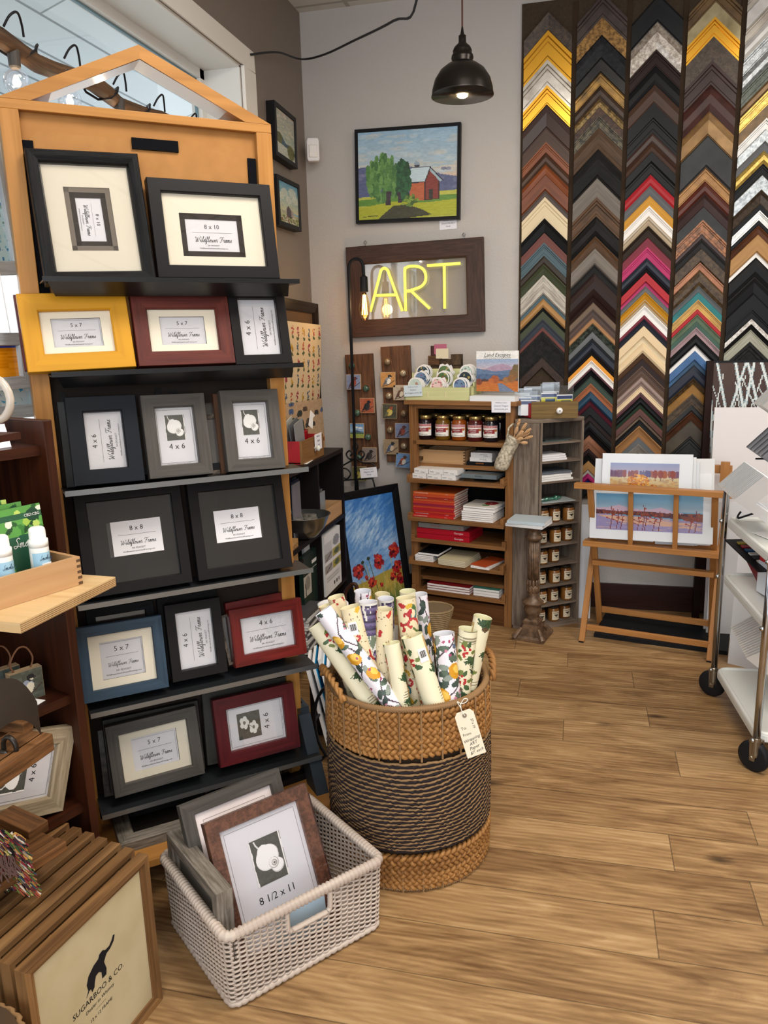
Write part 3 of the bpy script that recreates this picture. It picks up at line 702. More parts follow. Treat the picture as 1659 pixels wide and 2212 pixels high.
# ------------------------------------------------------------------ moulding corner samples on the back wall
bk = on(1128, 20, 1, WY - .01)
felt = mat('44382b', .95, kind='mottle', c2='3b3025', sc=6)
pnl = thing('sample_board', 'brown felt sample board on the back wall covered with chevron moulding corner samples', 'sample board', (0, WY, 0))
MB().box(bk.x, 1.25, -.014, -.001, .62, 3.08).build('backing', felt, pnl)
seamx = [-.075, .178, .431, .684]
for sx in seamx: MB().box(sx - .012, sx + .012, -.020, -.014, .62, 3.06).build('divider_strip', mat('37291c', .9), pnl)
CD = {  # colour words -> look: base, second, kind, roughness, metallic
 'carved brown': ('4a382a', '2a1e16', 'speckle', .4, .3), 'bright gold': ('e2a83a', None, 'plain', .25, .9), 'silver': ('d5d0c8', 'a39c93', 'mottle', .25, .8),
 'dark brown': ('3a2620', None, 'plain', .35, 0), 'brown': ('4d3426', '3b2820', 'wood', .4, 0), 'orange wood': ('8a4a22', '6e3517', 'wood', .35, 0), 'russet wood': ('7c3f1e', '5d2d15', 'wood', .4, 0),
 'cream': ('dccaa8', None, 'plain', .5, 0), 'black': ('19191b', None, 'plain', .35, 0), 'brick red': ('6c3a33', '5d302a', 'wood', .5, 0), 'dusty blue': ('4c626c', '41545d', 'wood', .5, 0),
 'dark walnut': ('33281f', '231b16', 'wood', .45, 0), 'olive green': ('3f4630', '363c28', 'wood', .5, 0), 'whitewashed': ('c6c0b6', '857f77', 'weather', .6, 0), 'tan': ('b08552', '9c7446', 'wood', .5, 0),
 'navy': ('232936', None, 'plain', .45, 0), 'black linen': ('1e1f21', '2c2b2a', 'speckle', .7, 0), 'brown leather': ('3d2a20', '2c1e17', 'speckle', .5, 0), 'dark bronze': ('4a3f3b', '342b29', 'mottle', .35, .4),
 'carved gold': ('9a7440', '5a3f20', 'speckle', .35, .6), 'carved black': ('232225', '0f0f10', 'speckle', .3, 0), 'scalloped black': ('2a2724', '151413', 'mottle', .35, 0), 'scalloped gold': ('a9803c', '4c3a22', 'mottle', .35, .5),
 'scalloped brown': ('4a382c', '261c16', 'mottle', .35, 0), 'beaded gold': ('8c7040', '4a3a20', 'speckle', .35, .5), 'beaded brown': ('54392a', '2b1d15', 'speckle', .4, 0), 'beaded black': ('2b2a28', '6e6450', 'speckle', .4, 0),
 'rustic brown': ('59402a', '3d2b1c', 'weather', .5, 0), 'black grained': ('1d1b1a', '0e0e0e', 'weather', .45, 0), 'grey wood': ('7b736b', '635c55', 'wood', .55, 0), 'umber wood': ('5c3f26', '3b2919', 'weather', .5, 0),
 'taupe wood': ('75604e', '5e4d3e', 'wood', .5, 0), 'honey wood': ('a97c50', '8f6540', 'wood', .5, 0), 'black speckled': ('202221', '4a5147', 'speckle', .3, 0), 'grey': ('66686b', '565a5e', 'wood', .5, 0),
 'orange yellow': ('dc9222', None, 'plain', .4, 0), 'white': ('e9e6e3', None, 'plain', .45, 0), 'maroon': ('521d2a', None, 'plain', .4, 0), 'dark green': ('283a2e', None, 'plain', .45, 0), 'burnt orange': ('98562f', None, 'plain', .45, 0),
 'teal blue': ('1f4058', None, 'plain', .4, 0), 'espresso': ('2b1d1b', None, 'plain', .35, 0), 'copper': ('8c5a3c', '6b3f28', 'mottle', .3, .5), 'magenta': ('a11f63', None, 'plain', .4, 0), 'royal blue': ('25287c', None, 'plain', .4, 0),
 'silver leaf': ('c9c1b8', '8f8378', 'speckle', .3, .6), 'red': ('b3232d', '99202a', 'wood', .5, 0), 'mustard': ('cf9526', 'b67f1e', 'wood', .5, 0), 'beige': ('b3a085', '9a876d', 'wood', .5, 0), 'crimson': ('7d1f33', '6b1a2c', 'wood', .5, 0),
 'hot pink': ('bc2f6b', 'a1265a', 'wood', .5, 0), 'pale cream': ('dfc6a0', None, 'plain', .5, 0), 'walnut': ('5b4030', '46301f', 'wood', .4, 0), 'pinkish wood': ('a08c86', '8b7670', 'wood', .5, 0), 'rosewood': ('5f3a31', '4b2c25', 'wood', .4, 0),
 'brown gold': ('705636', '493722', 'mottle', .35, .4), 'champagne': ('b7ab88', '85795a', 'mottle', .25, .8), 'bronze': ('4a3c30', '33281f', 'speckle', .35, .3), 'plum brown': ('3c2927', '301f1e', 'mottle', .35, 0), 'oxblood': ('47241f', '2c1614', 'mottle', .35, 0),
 'antique gold': ('86643a', '604525', 'mottle', .35, .5), 'charcoal': ('2c2d2e', '1d1e1f', 'mottle', .45, 0), 'ochre': ('9c6f36', '6f4a22', 'mottle', .35, .3), 'chestnut': ('57261a', '3b1812', 'mottle', .35, 0), 'copper burl': ('9a643e', '5c3822', 'speckle', .35, .2),
 'brown burl': ('55432f', '37291c', 'speckle', .35, 0), 'teal': ('15777a', '0f6163', 'mottle', .35, 0), 'sand gold': ('bf9446', '9c7435', 'mottle', .4, .2), 'sage': ('6c7d68', '5c6c59', 'mottle', .4, 0), 'pine green': ('395a4d', '2f4a40', 'mottle', .4, 0),
 'dusty rose': ('a3868a', '8e7478', 'mottle', .4, 0), 'sky blue': ('41699c', '355a89', 'mottle', .35, 0), 'steel blue': ('2f597f', '23435f', 'mottle', .35, 0), 'yellow burl': ('97691f', '6f4b16', 'mottle', .35, 0), 'rust': ('5a3522', '3e2418', 'mottle', .35, 0),
 'mud brown': ('4e453a', '3b332a', 'mottle', .4, 0), 'pearl white': ('d9d8d6', 'b6b3b0', 'mottle', .3, .3), 'sparkle silver': ('b5b9bc', '83888b', 'speckle', .3, .6), 'grey green': ('5c625a', '43483f', 'speckle', .4, .2), 'pale gold': ('cdae5c', 'a98c44', 'speckle', .3, .6),
 'greige': ('9c9a8a', '85836f', 'weather', .4, .2)}
cols = [
 (-.204, 790, [(23, 'carved brown'), (66, 'bright gold'), (130, 'silver'), (184, 'bright gold'), (226, 'dark brown'), (278, 'brown'), (307, 'orange wood'), (330, 'brown'), (354, 'orange wood'), (377, 'russet wood'), (406, 'dark brown'), (426, 'cream'),
   (472, 'black'), (502, 'brick red'), (524, 'dusty blue'), (547, 'dark walnut'), (571, 'olive green'), (594, 'whitewashed'), (630, 'dusty blue'), (645, 'tan'), (660, 'black'), (672, 'olive green'), (689, 'navy'), (702, 'brick red'), (716, 'black linen'), (772, 'brown leather')]),
 (.050, 1062, [(-12, 'dark bronze'), (35, 'carved gold'), (76, 'carved black'), (128, 'scalloped black'), (152, 'scalloped gold'), (184, 'scalloped brown'), (212, 'beaded gold'), (232, 'beaded brown'), (251, 'beaded black'), (270, 'rustic brown'), (323, 'black grained'),
   (384, 'grey wood'), (426, 'umber wood'), (467, 'black grained'), (510, 'umber wood'), (537, 'grey wood'), (566, 'black grained'), (591, 'espresso'), (636, 'espresso'), (653, 'taupe wood'), (667, 'brown'), (682, 'honey wood'), (699, 'black speckled'), (717, 'grey'), (727, 'black'),
   (737, 'navy'), (754, 'black'), (768, 'orange yellow'), (778, 'white'), (790, 'maroon'), (798, 'black'), (812, 'dark green'), (828, 'burnt orange'), (845, 'teal blue'), (862, 'maroon'), (877, 'black'), (892, 'espresso'), (909, 'black'), (924, 'black'), (940, 'copper'), (951, 'copper'),
   (963, 'espresso'), (980, 'black'), (995, 'tan'), (1010, 'silver'), (1022, 'magenta'), (1032, 'royal blue'), (1044, 'black')]),
 (.303, 986, [(-12, 'black'), (47, 'silver leaf'), (106, 'espresso'), (141, 'black'), (184, 'brown'), (221, 'black'), (249, 'black'), (281, 'dark brown'), (310, 'brown'), (328, 'black'), (345, 'black'), (377, 'red'), (399, 'grey'), (423, 'mustard'), (445, 'white'), (467, 'beige'), (488, 'dark walnut'),
   (512, 'crimson'), (534, 'hot pink'), (557, 'navy'), (576, 'black'), (589, 'red'), (604, 'hot pink'), (618, 'grey'), (631, 'mustard'), (647, 'beige'), (660, 'white'), (675, 'crimson'), (689, 'navy'), (704, 'pale cream'), (723, 'cream'), (741, 'pale cream'), (759, 'walnut'), (775, 'espresso'), (790, 'walnut'),  # espresso between the walnuts is a band of shade, modelled as a dark sample
   (810, 'pinkish wood'), (823, 'pinkish wood'), (834, 'pale cream'), (847, 'maroon'), (857, 'black'), (869, 'dark green'), (882, 'rosewood'), (894, 'taupe wood'), (906, 'black'), (919, 'honey wood'), (943, 'grey'), (958, 'silver'), (973, 'black')]),
 (.556, 984, [(-35, 'brown gold'), (3, 'champagne'), (37, 'bright gold'), (76, 'bronze'), (131, 'plum brown'), (182, 'oxblood'), (241, 'antique gold'), (293, 'charcoal'), (357, 'ochre'), (391, 'chestnut'), (418, 'plum brown'), (446, 'charcoal'), (475, 'copper burl'), (500, 'plum brown'), (517, 'charcoal'),
   (537, 'brown burl'), (561, 'copper'), (584, 'brown burl'), (616, 'grey'), (631, 'teal'), (647, 'sand gold'), (662, 'red'), (679, 'sage'), (694, 'pine green'), (707, 'dusty rose'), (722, 'black'), (743, 'white'), (758, 'sky blue'), (773, 'steel blue'), (788, 'navy'), (817, 'brown burl'), (830, 'yellow burl'),
   (850, 'brown burl'), (869, 'charcoal'), (889, 'rust'), (908, 'mud brown'), (940, 'charcoal')]),
 (.810, 790, [(-70, 'silver'), (-40, 'pearl white'), (-5, 'silver'), (30, 'pearl white'), (62, 'sparkle silver'), (100, 'sparkle silver'), (135, 'grey green'), (165, 'brown gold'), (195, 'pale gold'), (225, 'brown gold'), (255, 'pearl white'), (280, 'sparkle silver'), (302, 'grey'), (325, 'pale gold'), (350, 'black'),
   (378, 'sparkle silver'), (410, 'bronze'), (440, 'black'), (455, 'silver'), (470, 'black'), (487, 'rust'), (507, 'tan'), (540, 'white'), (556, 'black'), (597, 'black'), (635, 'black'), (665, 'black'), (688, 'silver leaf'), (700, 'black'), (712, 'greige'), (738, 'black linen')])]
ordw = 'first second third fourth fifth sixth seventh eighth ninth tenth eleventh twelfth thirteenth fourteenth fifteenth sixteenth seventeenth eighteenth nineteenth twentieth'.split()
def ordinal(n):
    if n <= 20: return ordw[n - 1]
    t = {2: 'twenty', 3: 'thirty', 4: 'forty'}[n // 10]
    return (t[:-1] + 'ieth') if n % 10 == 0 else t + '-' + ordw[n % 10 - 1]
profs = [lambda h, d: [(0, .0), (0, d), (.08, d * 1.1), (.3, d * .8), (.8, d * .55), (.86, d * .75), (1, d * .6), (1, 0)],
         lambda h, d: [(0, .0), (0, d * .9), (.05, d), (.9, d), (.95, d * .8), (1, d * .7), (1, 0)],
         lambda h, d: [(0, .0), (0, d), (.15, d), (.2, d * .75), (.32, d * .75), (.36, d * .6), (.75, d * .6), (.8, d * .7), (1, d * .7), (1, 0)],
         lambda h, d: [(0, .0), (0, d * .6), (.1, d * .8), (.35, d * 1.05), (.65, d * 1.05), (.9, d * .75), (1, d * .5), (1, 0)]]
cname = ['leftmost', 'second', 'middle', 'fourth', 'rightmost']
HW = .1155
for ci, (xc, endy, lst) in enumerate(cols):
    zs = [on(1180 + 115 * ci if ci < 4 else 1640, py, 1, WY - .03) for py, _ in lst]
    # apex heights: read along the column's own axis
    def z_at(py):
        lo, hi = 0.3, 3.6
        for _ in range(30):
            md = (lo + hi) / 2; d = Vector((xc, WY - .03, md)) - ORG
            yy = CY + F_PX * d.dot(RDn) / d.dot(RF)
            if yy < py: hi = md
            else: lo = md
        return lo
    Z = [z_at(py) for py, _ in lst] + [z_at(endy)]
    for i, (py, nm) in enumerate(lst):
        c1, c2_, kd, ro, me_ = CD[nm]
        h = (Z[i] - Z[i + 1]) + .012; h = min(h, .15) if i < len(lst) - 1 else h
        d = .014 + .010 * ((i * 7 + ci * 3) % 5) / 4 + .004; pf = profs[(i * 5 + ci * 2 + (2 if me_ > .5 else 0)) % 4](h, d)
        if nm in ('bright gold', 'white', 'cream', 'beige', 'silver'): pf = profs[2](h, d)
        y0 = .014
        mb = MB()
        for sg in (-1, 1):
            for k in range(len(pf) - 1):
                (t0, a0), (t1, a1) = pf[k], pf[k + 1]
                def P(x, t, a): return (x, -(y0 + a), -abs(x) * 1.0 - t * h)
                q = [P(0, t0, a0), P(sg * HW, t0, a0), P(sg * HW, t1, a1), P(0, t1, a1)]
                uv = [(0, t0 * h * .7), (HW * 1.4, t0 * h * .7), (HW * 1.4, t1 * h * .7), (0, t1 * h * .7)]
                mb.quad(q if sg < 0 else q[::-1], uv if sg < 0 else uv[::-1])
            e = [(sg * HW, -(y0 + a), -HW - t * h) for t, a in pf]; mb.quad(e if sg > 0 else e[::-1], [(0, 0)] * len(e))
        lab = f"{nm} chevron moulding sample, {ordinal(i + 1)} from the top in the {cname[ci]} column"
        o = mb.build('moulding_sample', mat(c1, ro, me_, kd, c2_, 1.0, .3 if kd in ('speckle', 'weather') else 0), M=Matrix.Translation((xc, WY, Z[i])))
        tag(o, lab, 'moulding sample', 'moulding corner samples on the back wall')

# ------------------------------------------------------------------ pictures and signs on the walls
def art_barn():
    c = Cv(150, 132, 'a9bfcf'); c.grad(0, .55, '8fb2cd', 'b5bfc4'); c.grad(.38, .62, 'b9bcb8', 'd7b49a')
    for i in range(60):
        x, y = rng.random(2); c.ell(x, y * .5, .04 + .07 * rng.random(), .012 + .02 * rng.random(), [('a3c0d6'), ('c3ccd0'), ('98b5cb'), ('c9c4bd')][i % 4], a=.45)
    c.poly([(0, .40), (.12, .385), (.25, .40), (.4, .385), (.55, .42), (.6, .52), (.78, .50), (1, .55), (1, .74), (0, .78)], '585f86')
    for i in range(40): c.ell(rng.random(), .44 + .28 * rng.random(), .03, .018, ['4d5580', '6a6f94', '7a7c9a', '525a80'][i % 4], a=.6)
    c.poly([(0, .74), (1, .70), (1, 1), (0, 1)], 'b7b84b'); c.poly([(0, .77), (.5, .74), (1, .75), (1, .82), (0, .84)], '5d8a34')
    c.poly([(0, .86), (.35, .80), (.7, .83), (1, .80), (1, .98), (.5, 1), (0, 1)], 'a8ac2a'); c.poly([(.25, .95), (.36, .85), (.5, .84), (.66, .91), (.75, .97), (.5, 1), (.2, 1)], '3b3a22')
    c.poly([(.5, .49), (.55, .43), (.72, .42), (.78, .57), (.70, .60), (.52, .60)], 'bcd0da'); c.poly([(.52, .60), (.68, .59), (.68, .80), (.53, .80)], 'b5603a')
    c.poly([(.68, .58), (.735, .44), (.82, .60), (.82, .79), (.68, .80)], '7e3328'); c.poly([(.735, .43), (.86, .585), (.83, .60), (.72, .46)], '9db4c0')
    c.line([(.5, .60), (.68, .595), (.735, .435), (.86, .59)], .010, '2b2430'); c.line([(.55, .43), (.735, .43)], .008, '2b2430'); c.line([(.68, .60), (.68, .80), (.82, .79), (.82, .60)], .008, '3a1f1e')
    c.poly([(.72, .68), (.76, .68), (.76, .79), (.72, .79)], '2e2d25'); c.poly([(.57, .38), (.59, .35), (.63, .38), (.62, .43), (.58, .43)], '8b9db0'); c.poly([(.57, .40), (.63, .40), (.62, .43), (.58, .43)], '3b3540')
    for i in range(170):
        a = rng.random() * 6.3; q = rng.random() ** .6
        x = .26 + .18 * q * math.cos(a); y = .53 + .24 * q * math.sin(a)
        c.ell(x, y, .02, .035 + .03 * rng.random(), ['4c7a3c', '5d8a46', '3f6a36', '6b9550'][i % 4])
    for i in range(120):
        a = rng.random() * 6.3; q = rng.random() ** .6
        x = .46 + .075 * q * math.cos(a); y = .56 + .22 * q * math.sin(a); c.ell(x, y, .018, .035, ['23502e', '2d5f38', '1d4428'][i % 3])
    c.poly([(.29, .68), (.34, .68), (.33, .84), (.28, .84)], '3a2a33'); c.poly([(.40, .70), (.43, .70), (.45, .82), (.41, .82)], '3a2a33')
    for i in range(50): c.ell(.53 + .06 * rng.standard_normal() * .6, .80 + .03 * rng.standard_normal(), .014, .014, ['5f7d2e', '7f9a3a', '3e5a26'][i % 3])
    c.line([(.04, .965), (.2, .955)], .006, '1f1d18'); return c.strokes(.05, 5, 2)
def art_hill():
    c = Cv(60, 80, 'aab0a4'); c.grad(0, .6, 'b9ada0', '9aa79b')
    for i in range(50): c.ell(rng.random(), .55 * rng.random(), .1, .03, ['c3b8a2', '8fa3a6', 'a5aa96', 'cfc4ad'][i % 4], a=.5)
    c.poly([(0, .52), (.3, .55), (.5, .68), (.75, .66), (1, .78), (1, .9), (0, .8)], '3c5468'); c.poly([(0, .55), (.2, .5), (.34, .6), (.3, .74), (0, .78)], '5b5a2c')
    c.poly([(0, .74), (.5, .76), (1, .86), (1, 1), (0, 1)], 'b9bab0'); c.ell(.78, .82, .2, .17, '5e5d24', rough=.4); c.ell(.1, .62, .16, .1, '52522a', rough=.4); return c.strokes(.1, 4, 2)
def art_haybarn():
    c = Cv(60, 80, '86a9b8'); c.grad(0, .4, '5f95b4', '9db4b2'); c.grad(.4, .7, '9db4b2', 'c3bf9f')
    for x, y, r in ((.3, .25, .17), (.7, .2, .2), (.15, .35, .15), (.85, .36, .18), (.5, .4, .16)): c.ell(x, y, r, r * .6, 'c9ccc0', a=.8, rough=.4)
    c.poly([(0, .70), (.5, .72), (1, .76), (1, 1), (0, 1)], 'a9a98c'); c.poly([(.37, .84), (.37, .64), (.47, .55), (.6, .66), (.6, .86)], '4f4751')
    c.poly([(.47, .55), (.72, .68), (.72, .86), (.6, .86), (.6, .66)], '9c8e8c')
    for i in range(90): c.ell(rng.random(), .82 + .18 * rng.random(), .035, .02, ['6d7a3c', '3c3c2c', 'c9c5b4', '8f9a58', '7c5a44'][i % 5])
    return c.strokes(.08, 4, 2)
def art_poppies():
    c = Cv(110, 210, '3f76b8'); c.grad(0, .66, '2f68ae', '7fa0cc')
    for i in range(260):
        x, y = rng.random(), .60 * rng.random(); c.ell(x, y, .10, .010, ['6f9ccc', '3f78bc', '86aad4', '2b64a8'][i % 4], rot=-.6, a=.3)
    for i in range(240):
        t = rng.standard_normal(2); c.ell(.32 + .22 * t[0] + .1 * t[1], .22 + .09 * t[1], .07, .009, ['c3d4e6', 'a9c4e0'][i % 2], rot=-.8, a=.22)
    for i in range(90): c.ell(.8 + .15 * rng.standard_normal(), .40 + .04 * rng.standard_normal(), .06, .008, 'a9c0de', rot=-.4, a=.25)
    c.poly([(0, .665), (.3, .64), (.7, .60), (1, .59), (1, 1), (0, 1)], '9a8a3c'); c.grad(.72, 1.01, '7d7c38', '3f5a38')
    for i in range(420):
        x = rng.random(); y = .63 + .37 * rng.random(); y2 = min(1, y + .05 + .05 * rng.random())
        c.line([(x, y), (x + .02 * rng.standard_normal(), y2)], .022, [['a8903e', 'b09a4a', '8f8238', 'c0a050'], ['6c7a38', '4f6a34', '8a8a44', '3c5634']][int(y > .74)][i % 4], a=.45)
    for x, y, x2 in ((.3, .52, .45), (.62, .5, .6), (.8, .46, .78), (.45, .72, .47), (.9, .66, .9), (.2, .7, .3)): c.line([(x, y), ((x + x2) / 2 + .02, (y + 1) / 2), (x2, .98)], .014, '9c9a5c')
    for x, y in ((.24, .495), (.36, .475)): c.line([(x, y), (x + .05, .6), (x + .12, .75)], .014, '4b5a38'); c.ell(x, y, .028, .016, '2b3626', rot=.8)
    for x, y, r in ((.14, .555, .115), (.55, .515, .12), (.87, .455, .125), (.90, .585, .11), (.38, .665, .085), (.07, .76, .06), (.95, .69, .09), (.80, .66, .07), (.55, .70, .04), (.28, .62, .04)):
        for k in range(34):
            a = rng.random() * 6.3; q = rng.random() ** .6
            c.ell(x + r * .8 * q * math.cos(a), y + r * .42 * q * math.sin(a), r * .32, r * .12, ['8e1d20', 'a8282a', '6d1420', 'b83a26', '9c1f28', '4e0f1c'][int(rng.random() * 6)], rot=rng.random() * 3, a=.85)
        for k in range(4): c.ell(x + r * .25 * rng.standard_normal(), y - r * .15 + r * .1 * rng.standard_normal(), r * .22, r * .07, 'd0552e', rot=.5, a=.6)
        c.ell(x, y + .012, r * .22, r * .10, '2c0d18', a=.8)
    return c.strokes(.04, 3, 3)
def hang(name, label, cat, cor, plane, n, b, d, m, art, prof=P_FLAT, rough=.45, inset=.006, glass=False):
    M, w, h = fit(cor, plane, n); r = thing(name, label, cat, M)
    ring(MB(), w, h, b, prof(d)).build('frame', m, r)
    canvas('canvas', art, flat(-w / 2 + b * .97, w / 2 - b * .97, inset, b * .97, h - b * .97), r, rough)
    MB().box(-w / 2 + b * .5, w / 2 - b * .5, inset + .001, d * .9, b * .5, h - b * .5).build('backing', mat('2a2320', .8), r)
    return r, w, h
S_ = Vector((0, -1, 0)); E_ = Vector((1, 0, 0))
hang('barn_painting', 'black-framed painting of a willow and a red barn, hanging on the grey back wall', 'painting', [(765, 283), (994, 260), (994, 476), (769, 480)], (0, WY - .04, 0), S_, .017, .038, m_black2, art_barn())
hang('landscape_painting', 'small black-framed painting of hills and bushes, upper of two on the left wall', 'painting', [(593, 216), (641, 256), (642, 365), (597, 334)], (WX + .045, 0, 0), E_, .022, .043, m_black2, art_hill())
hang('landscape_painting', 'small black-framed painting of a lone barn under clouds, lower of two on the left wall', 'painting', [(598, 374), (648, 400), (651, 500), (605, 486)], (WX + .045, 0, 0), E_, .022, .043, m_black2, art_haybarn())
# price cards
def note(label, cor, plane, n, lines, t=.0015, col='e9e9f2', M=None, sz=None, name='price_card'):
    if M is None: M, w, h = fit(cor, plane, n)
    else: w, h = sz
    o = MB().box(-w / 2, w / 2, -t, 0, 0, h).build(name, mat(col, .7), M=M); tag(o, label, 'price card')
    t_ = MB(); TMx = XZ(0, -t - .0004, h / 2)
    for i, s in enumerate(lines):
        sh = .35 if i else .15
        t_.mesh(tmesh(s, h * (.14 if i == 0 else .2), sh), TMx @ Matrix.Translation((0, h * (.34 - i * .27), 0)))
    t_.build('handwriting', mat('35405c', .7), o); return o
note('white title card on the back wall under the barn painting', [(949, 474), (986, 471), (987, 494), (950, 497)], (0, WY - .002, 0), S_, ['Wildflower Studio', 'Grand Old Barn', 'Sandy'])
# ART sign
nb = mat('4a332b', .5, kind='weather', c2='34231d', bump=.4, sc=.8)
M, w, h = fit([(750, 533), (1045, 512), (1046, 715), (753, 731)], (0, WY - .045, 0), S_)
r = thing('neon_sign', 'yellow neon ART sign in a dark brown rustic wood frame on the back wall', 'sign', M)
ring(MB(), w, h, .094, P_FLAT(.04)).build('frame', nb, r)
MB().box(-w / 2 + .09, w / 2 - .09, .020, .024, .09, h - .09).build('glass', glass_mat((.97, .97, .97), .07, 'sign_glass'), r)
for sx in (-.27, .27):
    MB().tube([(sx, .03, h - .002), (sx, .03, h + .012), (sx + .008, .03, h + .022), (sx, .03, h + .03), (sx - .008, .03, h + .022), (sx, .03, h + .012)], .002, 6).build('screw_eye', STEEL, r)
Mi = M.inverted()
def sg(x, y): p = Mi @ on(560 + x / 2.86, 200 + y / 2.86, 1, WY - .045); return (p.x, -.012, p.z)
neon = mat('f2ee68', .4, emit=.62); 
m_neon = neon
for nm, strokes in (('letter_a', [[(690, 1355), (745, 1140), (757, 1098), (777, 1086), (797, 1100), (812, 1140), (887, 1350)], [(727, 1254), (845, 1250)]]),
    ('letter_r', [[(908, 1350), (902, 1110), (910, 1085), (935, 1074), (985, 1076), (1018, 1096), (1031, 1130), (1027, 1170), (1000, 1200), (955, 1218), (948, 1232), (1056, 1335)], [(908, 1228), (945, 1225)]]),
    ('letter_t', [[(1040, 1070), (1245, 1056)], [(1145, 1064), (1148, 1335)]])):
    m_ = MB()
    for st in strokes: m_.tube([sg(*p) for p in (catmull(st, 4) if len(st) > 4 else st)], .0078, 8)
    m_.build(nm, neon, r, smooth=True)
# motion sensor in the corner
M = frame_axes((-1.415, WY - .085, on(664, 331, 1, WY - .06).z - .055), (1, .35, 0), (0, 0, 1))
r = thing('motion_sensor', 'white plastic motion sensor mounted in the wall corner', 'motion sensor', M)
bd = MB(); bd.prism([(-.033, .012), (-.028, 0), (.028, 0), (.033, .012), (.033, .1), (.028, .115), (-.028, .115), (-.033, .1)], -.04, .0, Matrix(((1, 0, 0, 0), (0, 0, 1, 0), (0, 1, 0, 0), (0, 0, 0, 1))))
bd.build('body', mat('e7e3e4', .4), r, bevel=.006)
MB().box(-.022, .022, -.044, -.038, .018, .080).build('lens', mat('d8d2cd', .25), r, bevel=.004)
MB().box(-.02, .02, .0, .075, .04, .08).build('bracket', mat('e7e3e4', .4), r)
# hanging cord and pendant lamp
pc = [on(541, 118, 0, WX + .02), on(600, 113, 0, WX + .05), on(651, 128, 1, WY - .16), on(700, 118, 1, 4.08), on(760, 90, 1, 3.8), on(850, 45, 1, 3.4), on(900, 0, 1, 3.15)]
last = pc[-1] + (pc[-1] - pc[-2]) * .55; last.z = CZ - .002; pc.append(last)
tag(MB().tube(catmull([tuple(p) for p in pc], 6), .005, 6).build('swag_cord', mat('26262a', .5), smooth=True), 'black cord swagged from the window trim up to the ceiling', 'cord')
pp = on(999, 205, 1, 3.1); px_, py_, pz_ = pp
r = thing('pendant_lamp', 'dark metal dome pendant lamp with a glowing bulb, hanging before the back wall', 'lamp', (px_, py_, pz_))
R_ = .112
pr = [(R_ + .002, -.004), (R_, .004), (R_ * .985, .02), (R_ * .9, .052), (R_ * .72, .082), (R_ * .5, .100), (R_ * .34, .106), (R_ * .33, .110), (R_ * .36, .122), (R_ * .34, .132), (R_ * .30, .136), (R_ * .31, .145), (R_ * .26, .158), (R_ * .14, .170), (R_ * .12, .176), (R_ * .12, .195), (.008, .198), (.005, .21), (.003, .225)]
inn = [(R_ * .96, 0.0), (R_ * .94, .02), (R_ * .86, .05), (R_ * .68, .08), (R_ * .46, .098), (.02, .104)]
MB().lathe(pr, 40).build('shade', mat('2b2724', .3, .8), r, smooth=True)
MB().lathe([(a, b) for a, b in inn], 40).build('shade_lining', mat('a98c60', .35, .5), r, smooth=True)
MB().tube([(0, 0, .2), (0, 0, CZ - pz_ - .002)], .0035, 6).build('cord', mat('4a2a22', .6), r)
MB().lathe([(.016, .05), (.017, .1)], 14).build('socket', mat('1c1a18', .5), r)
MB().ball((0, 0, .018), .030, 12).build('bulb', mat('ffd9a0', .3, emit=14), r, smooth=True)
def point(name, loc, e, col, rad=.03):
    l = bpy.data.lights.new(name, 'POINT'); l.energy = e; l.color = col; l.shadow_soft_size = rad
    o = bpy.data.objects.new(name, l); COL.objects.link(o); o.location = loc
point('pendant_light', (px_, py_, pz_ - .02), 6, (1, .75, .45), .035)
# arc lamp with filament bulb
yl = 4.08
a0 = on(769, 1050, 1, yl); ztop = on(766, 560, 1, yl).z
r = thing('floor_lamp', 'slim black floor lamp with a hooked top and amber filament bulb, before the ART sign', 'lamp', (a0.x, yl, 0))
b1 = on(786, 610, 1, yl).x - a0.x
arc = [(0, 0, .02), (0, 0, ztop - .05), (.006, 0, ztop - .018), (.03, 0, ztop), (b1 - .02, 0, ztop - .004), (b1 - .003, 0, ztop - .03), (b1, 0, ztop - .09)]
MB().tube([arc[0]] + catmull(arc[1:], 4), .0085, 8).build('pole', BLACK, r, smooth=True)
MB().lathe([(.12, 0), (.12, .015), (.02, .02)], 24).build('base', BLACK, r)
zb = ztop - .09
MB().lathe([(.004, zb + .01), (.020, zb), (.022, zb - .075)], 14, (b1, 0, 0)).build('socket', BLACK, r)
MB().lathe([(.010, zb - .078), (.016, zb - .09), (.028, zb - .14), (.030, zb - .165), (.022, zb - .20), (.010, zb - .218), (.002, zb - .222)], 20, (b1, 0, 0)).build('bulb', glass_mat((1, .80, .5), .08, 'amber_glass'), r, smooth=True)
fl = MB()
for k in range(4):
    a = k * PI / 2 + .4; fl.tube([(b1 + .006 * math.cos(a), .006 * math.sin(a), zb - .09), (b1 + .013 * math.cos(a), .013 * math.sin(a), zb - .19)], .0022, 5)
fl.build('filament', mat('ffc069', .4, emit=22), r)
point('floor_lamp_light', (a0.x + b1, yl - .035, zb - .15), 1.6, (1, .7, .38), .03)

